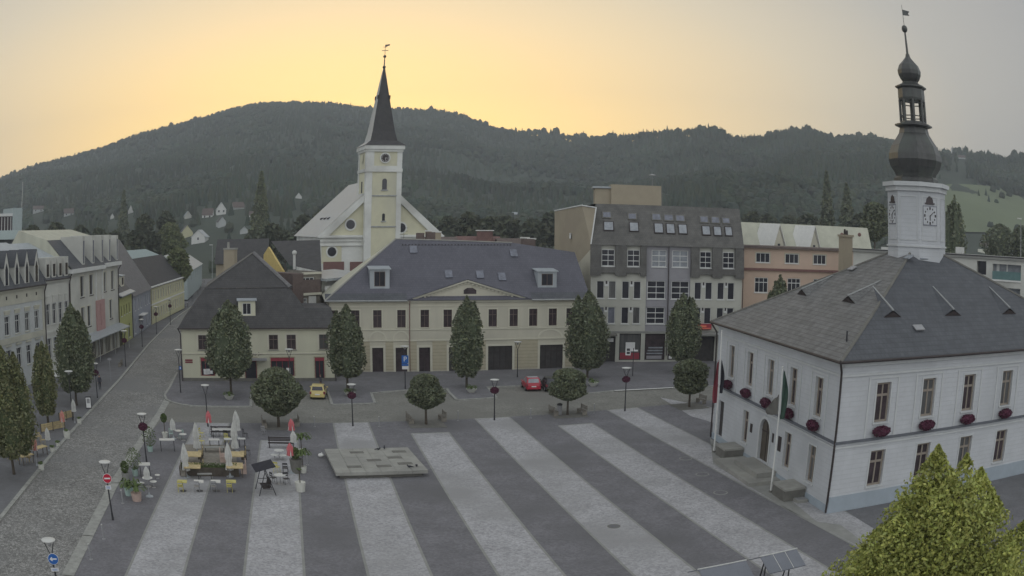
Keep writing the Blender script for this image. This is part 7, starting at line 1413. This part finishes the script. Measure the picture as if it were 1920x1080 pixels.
def table(label, loc, rz, w, d, h, mt_, group='wooden café tables', name='cafe_table', legs=1):
    o = empty(name, label, 'table', loc, rz, group); m = MB(); m.box(-w / 2, w / 2, -d / 2, d / 2, h - .05, h); m.build('table_top', M[mt_], o)
    if legs == 1:
        for sx in (-1, 1):
            for sy in (-1, 1): m = MB(); m.box(sx * (w / 2 - .09) - .03, sx * (w / 2 - .09) + .03, sy * (d / 2 - .09) - .03, sy * (d / 2 - .09) + .03, 0, h - .05); m.build('leg', M['iron' if mt_ != 'wood' else 'wood_dark'], o)
    else: m = MB(); m.tube((0, 0, 0), (0, 0, h - .05), .035, .035, 8); m.lathe([(.28, 0), (.26, .03), (.05, .06)], 12); m.build('leg', M['iron'], o)
    return o
def bench(label, loc, rz, w, mt_, group='slatted benches on the café deck', back=1, d=.45):
    o = empty('slatted_bench', label, 'bench', loc, rz, group); m = MB()
    for k in range(4): m.box(-w / 2, w / 2, -d / 2 + k * d / 4 + .01, -d / 2 + (k + 1) * d / 4 - .02, .42, .46)
    m.build('seat', M[mt_], o)
    if back: m = MB(); [m.box(-w / 2, w / 2, d / 2 - .02, d / 2 + .02, .55 + k * .13, .63 + k * .13) for k in range(3)]; m.build('backrest', M[mt_], o)
    for sx in (-1, 1): m = MB(); m.box(sx * (w / 2 - .1) - .03, sx * (w / 2 - .1) + .03, -d / 2, d / 2 + (.02 if back else 0), 0, .42); (m.box(sx * (w / 2 - .1) - .03, sx * (w / 2 - .1) + .03, d / 2 - .04, d / 2 + .03, .42, .95) if back else 0); m.build('leg', M[mt_ if mt_ != 'wood' else 'wood_dark'], o)
    return o
for (x, y, lb) in ((700, 545, 'back left wooden table on the café deck'), (690, 650, 'front left wooden table on the café deck'), (1090, 545, 'back right wooden table on the café deck'), (1078, 650, 'front right wooden table on the café deck')):
    q = g3(x, y, .89); table(lb, (q.x, q.y, .14), dang, 1.35, 1.6, .75, 'wood')
    side_ = -1 if x > 800 else 1
for (x, y, rz_, lb, mt_) in ((765, 540, -pi / 2, 'slatted bench right of the back left deck table', 'wood'), (768, 665, -pi / 2, 'slatted bench right of the front left deck table', 'wood'), (970, 565, pi / 2, 'reddish slatted bench left of the back right deck table', 'terracotta'), (1160, 545, -pi / 2, 'slatted bench right of the back right deck table', 'wood'), (1158, 670, -pi / 2, 'slatted bench right of the front right deck table', 'terracotta'), (612, 690, pi / 2, 'grey slatted bench at the left edge of the deck', 'wood_grey')):
    q = g3(x, y, .5); bench(lb, (q.x, q.y, .14), dang + rz_, 1.35, mt_)
# grey low tables, long benches behind the deck
for (x0, x1, y, h, mt_, lb, dp) in ((800, 985, 480, .55, 'concrete', 'long pale grey bench at the back of the deck aisle', .6), (840, 940, 410, .75, 'lamp_white', 'long white counter table behind the deck, left part', .6), (980, 1060, 405, .75, 'lamp_white', 'white counter table behind the deck, middle part', .6), (1110, 1178, 402, .75, 'lamp_white', 'white counter table behind the deck, right part', .5), (870, 1050, 315, .9, 'lamp_white', 'long white high table at the very back of the café', .55), (385, 525, 410, 1.0, 'lamp_white', 'white high table before the potted olive tree at the left', .7), (195, 300, 635, 1.0, 'lamp_white', 'white high table beside the front left umbrella', .8), (735, 870, 725, .5, 'concrete', 'low pale bench closing the front of the deck aisle', .35)):
    p, q = g3(x0, y, h), g3(x1, y, h); table(lb, ((p.x + q.x) / 2, (p.y + q.y) / 2, .0), atan2((q - p).y, (q - p).x), (q - p).length, dp, h, mt_, 'pale café counters', 'counter_table')
# chairs
def chair_proto(mt_):
    o = link('cafe_chair', None); o['category'] = 'chair'; o['group'] = 'café chairs'
    m = MB(); m.box(-.21, .21, -.2, .2, .43, .46); m.build('seat', M[mt_], o); m = MB(); m.box(-.2, .2, .19, .21, .74, .88); m.box(-.2, .2, .19, .21, .58, .66); m.build('backrest', M[mt_], o)
    for sx in (-1, 1): m = MB(); m.tube((sx * .19, .2, 0), (sx * .19, .2, .88), .016, .016, 6); m.build('leg', M[mt_], o); m = MB(); m.tube((sx * .19, -.18, 0), (sx * .19, -.18, .43), .016, .016, 6); m.build('leg', M[mt_], o)
    return o
cp = {}
def chair(mt_, lb, loc, rz):
    if mt_ not in cp: o = cp[mt_] = chair_proto(mt_); o['label'] = lb; o.location = loc; o.rotation_euler = (0, 0, rz)
    else: copy_tree(cp[mt_], label=lb, loc=loc, rz=rz)
for i, (x, mt_, lb, tp) in enumerate(((588, 'yellow_metal', 'yellow chair at the leftmost small table before the planter', 'yellow_metal'), (740, 'steel', 'grey chair at the second small table from the left', 'lamp_white'), (895, 'steel', 'grey chair at the third small table from the left', 'lamp_white'), (1038, 'yellow_metal', 'yellow chair at the rightmost small table before the planter', 'yellow_metal'))):
    q = g3(x, 895); chair(mt_, lb, (q.x, q.y - .05, 0), dang + pi); t_ = g3(x + 8, 795, .75); table(('leftmost', 'second', 'third', 'rightmost')[i] + ' small square table before the planter box', (t_.x, t_.y, 0), dang, .75, .7, .75, tp, 'small tables before the planter', 'small_table', 2)
for (mt_, x, y, rz_, lb) in (('yellow_metal', 1470, 715, 2.9, 'yellow chair beside the swing seat'), ('iron', 1550, 725, 3.3, 'dark green chair right of the yellow one by the swing seat'), ('yellow_metal', 778, 395, 1.5, 'yellow chair at the back left corner of the deck'), ('yellow_metal', 780, 470, 1.2, 'yellow chair in front of the back left one behind the deck'), ('yellow_metal', 1012, 440, 3.1, 'yellow chair between the white counters behind the deck'), ('iron', 1560, 825, .6, 'dark folding chair right of the front round table'), ('iron', 1440, 815, 2.4, 'dark folding chair left of the front round table'), ('mint', 500, 400, .5, 'pale green chair behind the white high table'), ('mint', 590, 410, -.8, 'pale green chair right of the small white umbrella'), ('steel', 1350, 370, 3.0, 'grey chair under the largest round tree'), ('iron', 1180, 400, 2.2, 'dark chair at the back right of the café'), ('iron', 1000, 390, 3.2, 'dark chair at the long back table, right part'), ('iron', 925, 385, 3.2, 'dark chair at the long back table, left part'), ('iron', 1200, 560, 1.6, 'dark chair at the right edge of the deck')):
    q = g3(x, y); chair(mt_, lb, (q.x, q.y, 0), rz_)
def round_table(lb, x, y, h, r, mt_='lamp_white'):
    q = g3(x, y, h); o = empty('round_table', lb, 'table', (q.x, q.y, 0), 0, 'round white tables and stools'); m = MB(); m.lathe([(r, h - .03), (r, h)], 20); m.build('table_top', M[mt_], o); m = MB(); m.tube((0, 0, 0), (0, 0, h - .03), .03, .03, 7); m.lathe([(r * .6, 0), (r * .6, .03), (.04, .05)], 14); m.build('leg', M['steel'], o)
for a_ in (('round white table before the dark lattice bench', 1487, 510, .73, .42), ('round white table nearest the swing seat', 1495, 737, .73, .45), ('low round stool left of the lattice bench table', 1447, 552, .45, .33), ('low round stool right of the lattice bench table', 1522, 556, .45, .3), ('round white table under the front left umbrella', 275, 763, .7, .42), ('small round white stool right of the front left umbrella', 330, 797, .5, .28), ('low pale round stool left of the front umbrella foot', 218, 810, .3, .28), ('low white disc stool beside the first pale stripe', 368, 737, .3, .22), ('round white table by the pale green chairs', 560, 330, .7, .36), ('round pale table right of the pale green chairs', 603, 362, .6, .36)): round_table(*a_)
q = g3(1510, 490); bench('black lattice bench behind the round white table', (q.x, q.y, 0), PH + .0, 2.3, 'frame_dark', 'dark benches by the café', 1); q = g3(975, 385); bench('long dark bench behind the white counters', (q.x, q.y, 0), dang, 2.4, 'frame_dark', 'dark benches by the café', 1)
# swing seat
q = g3(1385, 930); sw = empty('swing_seat', 'black garden swing seat with dark tilted canopy', 'swing seat', (q.x, q.y, 0), PH + R(12))
for sx in (0, 1):
    y = -.0 + sx * 1.7; m = MB(); m.tube((-.62, y, 0), (0, y, 1.9), .035, .03, 7); m.tube((.62, y, 0), (0, y, 1.9), .035, .03, 7); m.tube((-.36, y, .8), (.36, y, .8), .025, .025, 6); m.tube((-.42, y, .45), (.42, y, .45), .02, .02, 6); m.build('side_frame', M['iron'], sw)
m = MB(); m.tube((0, 0, 1.9), (0, 1.7, 1.9), .03, .03, 6); m.build('top_bar', M['iron'], sw); m = MB(); m.hexa([(-.75, -.15, 1.78), (.75, -.15, 2.12), (.75, 1.85, 2.12), (-.75, 1.85, 1.78)], [(-.75, -.15, 1.83), (.75, -.15, 2.17), (.75, 1.85, 2.17), (-.75, 1.85, 1.83)]); m.build('canopy', M['cloth_dark'], sw)
m = MB(); m.box(-.28, .25, .2, 1.5, .45, .52); m.build('seat', M['frame_dark'], sw); m = MB(); m.hexa([(.2, .2, .5), (.28, .2, .5), (.28, 1.5, .5), (.2, 1.5, .5)], [(.35, .2, 1.0), (.42, .2, 1.0), (.42, 1.5, 1.0), (.35, 1.5, 1.0)]); m.build('backrest', M['frame_dark'], sw)
# potted plants
def pot(label, px_, r, h, mt_, plant, ph_=1.0, group='plant pots round the café', stem=0, seed=1, taper=.8, loc=None):
    g = G(*px_) if loc is None else loc; o = empty('potted_plant', label, 'potted plant', (g.x, g.y, g.z), seed, group); m = MB(); m.lathe([(r * taper, 0), (r, h), (r * .88, h), (r * .86, h - .05)], 16); p_ = m.build('pot', M[mt_], o); m = MB(); m.lathe([(r * .85, h - .1), (r * .85, h - .06)], 14); m.build('soil', M['soil'], p_)
    rd = random.Random(seed); m = MB()
    if plant == 'palm':
        for i in range(26):
            a = rd.uniform(0, 6.28); l_ = ph_ * rd.uniform(.6, 1); up_ = rd.uniform(.5, 1.3); pts = [V((0, 0, h - .05 + stem)), V((cos(a) * l_ * .35, sin(a) * l_ * .35, h + stem + l_ * up_ * .5)), V((cos(a) * l_ * .75, sin(a) * l_ * .75, h + stem + l_ * up_ * .5)), V((cos(a) * l_ * 1.0, sin(a) * l_ * 1.0, h + stem + l_ * up_ * .2))]
            sd_ = V((-sin(a), cos(a), 0)) * .06
            for p, q in zip(pts, pts[1:]): m.poly(p - sd_, p + sd_, q + sd_, q - sd_)
    else:
        c0 = V((0, 0, h + stem + ph_ * .5))
        for i in range(700 if plant == 'ball' else 420):
            a, t = rd.uniform(0, 6.28), rd.uniform(-1, 1); s_ = sqrt(1 - t * t) * rd.random() ** .4; q = c0 + V((cos(a) * s_ * ph_ * .42, sin(a) * s_ * ph_ * .42, t * ph_ * .5)); d1 = V((rd.gauss(0, 1), rd.gauss(0, 1), rd.gauss(0, 1))).normalized() * .07; d2 = d1.cross(V((rd.gauss(0, 1), 1, .2))).normalized() * .035; m.poly(q - d1, q + d2, q + d1, q - d2)
        if plant == 'bush': [m.tube((0, 0, h - .1), (cos(i * 2.1) * .2, sin(i * 2.1) * .2, h + ph_ * .8), .015, .008, 4) for i in range(5)]
    m.build('foliage', M['plant'], o)
    if stem or plant == 'palm': m = MB(); m.tube((0, 0, h - .1), (0, 0, h + stem + .1), .04, .03, 6); m.build('stem', M['bark'], o)
PT = [('mint green tub with spiky plant at the front left', (110, 925), .36, .6, 'mint', 'palm', .9, 0), ('large pinkish clay pot with bushy palm at the front left', (182, 975), .42, .6, 'terracotta', 'palm', 1.1, .2), ('mint tub with tall shrub beside the front white table', (168, 745), .28, .5, 'mint', 'bush', 1.7, 0), ('mint tub with tall shrub by the flower-ball lamp', (305, 522), .28, .45, 'mint', 'bush', 1.7, 0), ('white tub with small standard tree behind the white high table', (442, 395), .3, .5, 'white_pot', 'ball', .8, .9), ('pale planter with dark shrub at the street side', (80, 775), .35, .5, 'concrete', 'ball', .9, 0), ('big dark planter with rounded bush right of the front red umbrella', (1650, 718), .5, 1.1, 'stone_dark', 'ball', .9, 0), ('large white pot with thin stem at the front right', (1688, 888), .4, .7, 'white_pot', 'palm', .25, .9), ('white pot with leaning palm right of the bush planter', (1712, 718), .3, .5, 'white_pot', 'palm', .9, .9), ('white pot with palm behind the small umbrellas', (1698, 555), .3, .5, 'white_pot', 'palm', 1.0, .8)]
for i, (lb, p, r_, h_, mt_, pl_, ph_, st_) in enumerate(PT): pot(lb, KC(*p), r_, h_, mt_, pl_, ph_, stem=st_, seed=i + 3)
for i, (lb, p, r_, h_) in enumerate((('white pot right of the white umbrella by the kerb, farthest of its row', (149, 795), .26, .55), ('large white pot beside the kerb, second from the far end', (126, 822), .34, .7), ('small white pot, third from the far end by the kerb', (109, 838), .2, .4), ('small white pot beside the previous one, nearer the camera', (99, 849), .24, .5), ('white pot nearest the camera beside the red umbrella foot', (78, 881), .28, .5))): pot(lb, p, r_, h_, 'white_pot', 'palm', .3, 'white pots along the left kerb', seed=20 + i, taper=.9)
for i, (lb, x, y) in enumerate((('white bowl with spiky plant on the corner pavement', 430, 751), ('white bowl with spiky plant before the slim tree on the left island', 656, 745), ('white bowl with spiky plant on the middle parking island', 884, 738), ('white bowl planter at the foot of the broad flame-shaped tree', 1112, 726))):
    g = G(x, y); pot(lb, None, .62, .42, 'white_pot', 'palm', .85, 'white bowl planters', seed=40 + i, taper=.5, loc=V((g.x, g.y, .125)))
# left pavement furniture
g = G(167, 769); o = empty('notice_board', 'black-framed white pavement notice board by the kerb', 'notice board', (g.x, g.y, .13), face_cam(g)); m = MB(); m.box(-.36, .36, -.06, .06, .05, 1.3); m.build('frame', M['iron'], o); m = MB(); m.box(-.28, .28, -.075, -.061, .14, 1.2); p_ = m.build('poster', M['sign_white'], o); m = MB(); m.box(-.18, .18, -.085, -.076, .62, 1.1); m.build('poster_picture', M['steel'], p_)
for k, (x0, y0, x1, y1, lb) in enumerate(((112, 793, 138, 786, 'brown wooden low screen beside the farthest café umbrella'), (78, 815, 122, 806, 'long brown wooden screen across the left pavement café'))):
    p, q = G(x0, y0), G(x1, y1); L_ = (q - p).length; o = empty('wooden_screen', lb, 'screen', (p.x, p.y, .12), atan2((q - p).y, (q - p).x), 'wooden screens of the pavement café'); m = MB(); [m.box(0, L_, -.03, .03, .15 + i * .18, .3 + i * .18) for i in range(4)]; m.build('board_panel', M['wood'], o); [MB().box(x_ - .04, x_ + .04, -.04, .04, 0, .9).build('post', M['wood_dark'], o) for x_ in (0, L_ / 2, L_)]
for k, (x, y, lb) in enumerate(((48, 853, 'wooden table under the yellowish tree at the left edge'), (74, 838, 'wooden table among chairs on the left pavement'))): q = G(x, y, .85); table(lb, (q.x, q.y, .12), R(75), 1.5, .8, .74, 'wood', 'tables of the pavement café')
for k, (x, y, rz_) in enumerate(((66, 842, 1), (82, 836, 2.5), (72, 830, 4), (36, 868, 0), (56, 870, 1.5), (20, 864, 3))):
    q = G(x, y); chair('wood', ('wooden chair left of the wooden table on the left pavement', 'wooden chair right of the wooden table on the left pavement', 'wooden chair behind the wooden table on the left pavement', 'wooden chair at the left of the table under the yellowish tree', 'wooden chair right of the table under the yellowish tree', 'wooden chair at the very left edge of the photo')[k], (q.x, q.y, .12), rz_)
q = G(116, 733); o = empty('open_umbrella', 'open white umbrella behind the dense dark tree on the left', 'umbrella', (q.x, q.y, .12), 0); m = MB(); m.tube((0, 0, 0), (0, 0, 2.3), .03, .03, 6); m.build('pole', M['steel'], o); m = MB(); m.lathe([(1.3, 1.75), (.7, 2.1), (.05, 2.4)], 8); m.build('canopy', M['cloth'], o)
def park_bench(lb, px_, rz_, w=1.6, z=0): g = G(*px_); bench(lb, (g.x, g.y, z), rz_, w, 'wood_grey', 'park benches', 1)
park_bench('bench beside the lamp on the left pavement, far up the street', (226, 688), R(-75), 1.5, .12)
for a_ in (('bench left of the round tree behind the platform', (769, 792), PH + R(95)), ('bench right of the round tree behind the platform', (829, 788), PH - R(85)), ('bench left of the round tree before the red car', (1038, 778), PH + R(95)), ('bench right of the round tree before the red car', (1091, 776), PH - R(85)), ('bench right of the round tree beside the town hall', (1314, 756), PH - R(85)), ('pale bench left of the largest round tree', (496, 799), PH + R(95)), ('pale bench right of the largest round tree', (556, 797), PH - R(85))): park_bench(*a_)
g = G(1049, 778); o = empty('litter_bin', 'grey pillar-shaped litter bin beside the round tree before the red car', 'litter bin', (g.x, g.y, 0), 0); m = MB(); m.lathe([(.24, 0), (.24, 1.0)], 14); m.build('body', M['steel'], o); m = MB(); m.lathe([(.27, 1.0), (.27, 1.12), (.1, 1.2)], 14); m.build('lid', M['iron'], o)
g = G(602, 857); m = MB(); m.smooth = True; m.ball((0, 0, .15), .26, .2, .17, 10, 7, .12, 2); m.tube((.05, 0, .3), (.1, .02, .4), .05, .02, 6); o = m.build('plastic_bag', M['white'], loc=(g.x, g.y, 0)); tag(o, 'white plastic bag lying on dark paving left of the platform', 'bag')
m = MB(); g = G(390, 560); f0 = [G(x, y) for x, y in ((347, 579), (352, 577), (362, 566), (371, 553), (376, 543), (383, 531))]; FN = empty('street_railing', 'dark railing along the kerb where the street bends away', 'railing', (0, 0, 0))
m = MB()
for a, b in zip(f0, f0[1:]):
    for z in (.5, 1.05): m.tube(a + V((0, 0, z)), b + V((0, 0, z)), .05, .05, 5)
m.build('rail', M['iron'], FN)
for a in f0: MB().tube(a, a + V((0, 0, 1.1)), .06, .06, 5).build('post', M['iron'], FN)
for (x, yt, yb, lb, D) in ((398, 459, 500, 'tall slim street light at the far end of the street', None), (1914, 410, 470, 'tall mast light at the right edge beyond the flat block', 150)):
    p = AT(x, yb, D or 235); zt = AT(x, yt, D or 235).z; o = empty('mast_light', lb, 'street lamp', (p.x, p.y, 0), 0); m = MB(); m.tube((0, 0, 0), (0, 0, zt), .12, .07, 7); m.build('pole', M['gutter_grey'], o); m = MB(); m.box(-.9, .1, -.15, .15, zt - .1, zt + .08); m.build('lamp_head', M['lamp_white'], o)
p = AT(40, 425, 230); zt = AT(40, 342, 230).z; o = empty('flag_mast', 'thin pale mast rising behind the left row of houses', 'mast', (p.x, p.y, 0)); m = MB(); m.tube((0, 0, 0), (0, 0, zt), .15, .07, 6); m.build('pole', M['lamp_white'], o); m = MB(); m.ball((0, 0, zt), .14, .14, .14, 6, 4); m.build('cap', M['lamp_white'], o)
for (x, y0, y1, lb) in ((735, 475, 447, ''),): pass
p = AT(757, 448, 128); o = empty('roof_aerial', 'thin television aerial on the office building ridge before the church', 'aerial', (p.x, p.y, 16.3), .3); zt = AT(757, 426, 128).z - 16.3; m = MB(); m.tube((0, 0, 0), (0, 0, zt), .03, .02, 5); m.build('mast', M['iron'], o); m = MB(); [m.tube((-.6, 0, zt - .1 - k * .45), (.6, 0, zt - .1 - k * .45), .018, .018, 4) for k in range(3)]; m.build('element', M['iron'], o)
# ================================================================== hazy morning air: one closed box round the whole scene
m = MB(); m.box(-1500, 1500, -250, 1620, -1.3, 275); hz = m.build('haze', M['glass'], kind='stuff')
hm = bpy.data.materials.new('haze_air'); hm.use_nodes = True; t = hm.node_tree; t.nodes.clear(); o_ = t.nodes.new('ShaderNodeOutputMaterial'); pv = t.nodes.new('ShaderNodeVolumePrincipled')
pv.inputs['Color'].default_value = (.80, .86, .95, 1); pv.inputs['Density'].default_value = .00042; pv.inputs['Anisotropy'].default_value = .2; t.links.new(pv.outputs[0], o_.inputs['Volume']); hz.data.materials.clear(); hz.data.materials.append(hm)
hz['label'] = 'thin pale morning haze filling the valley air'
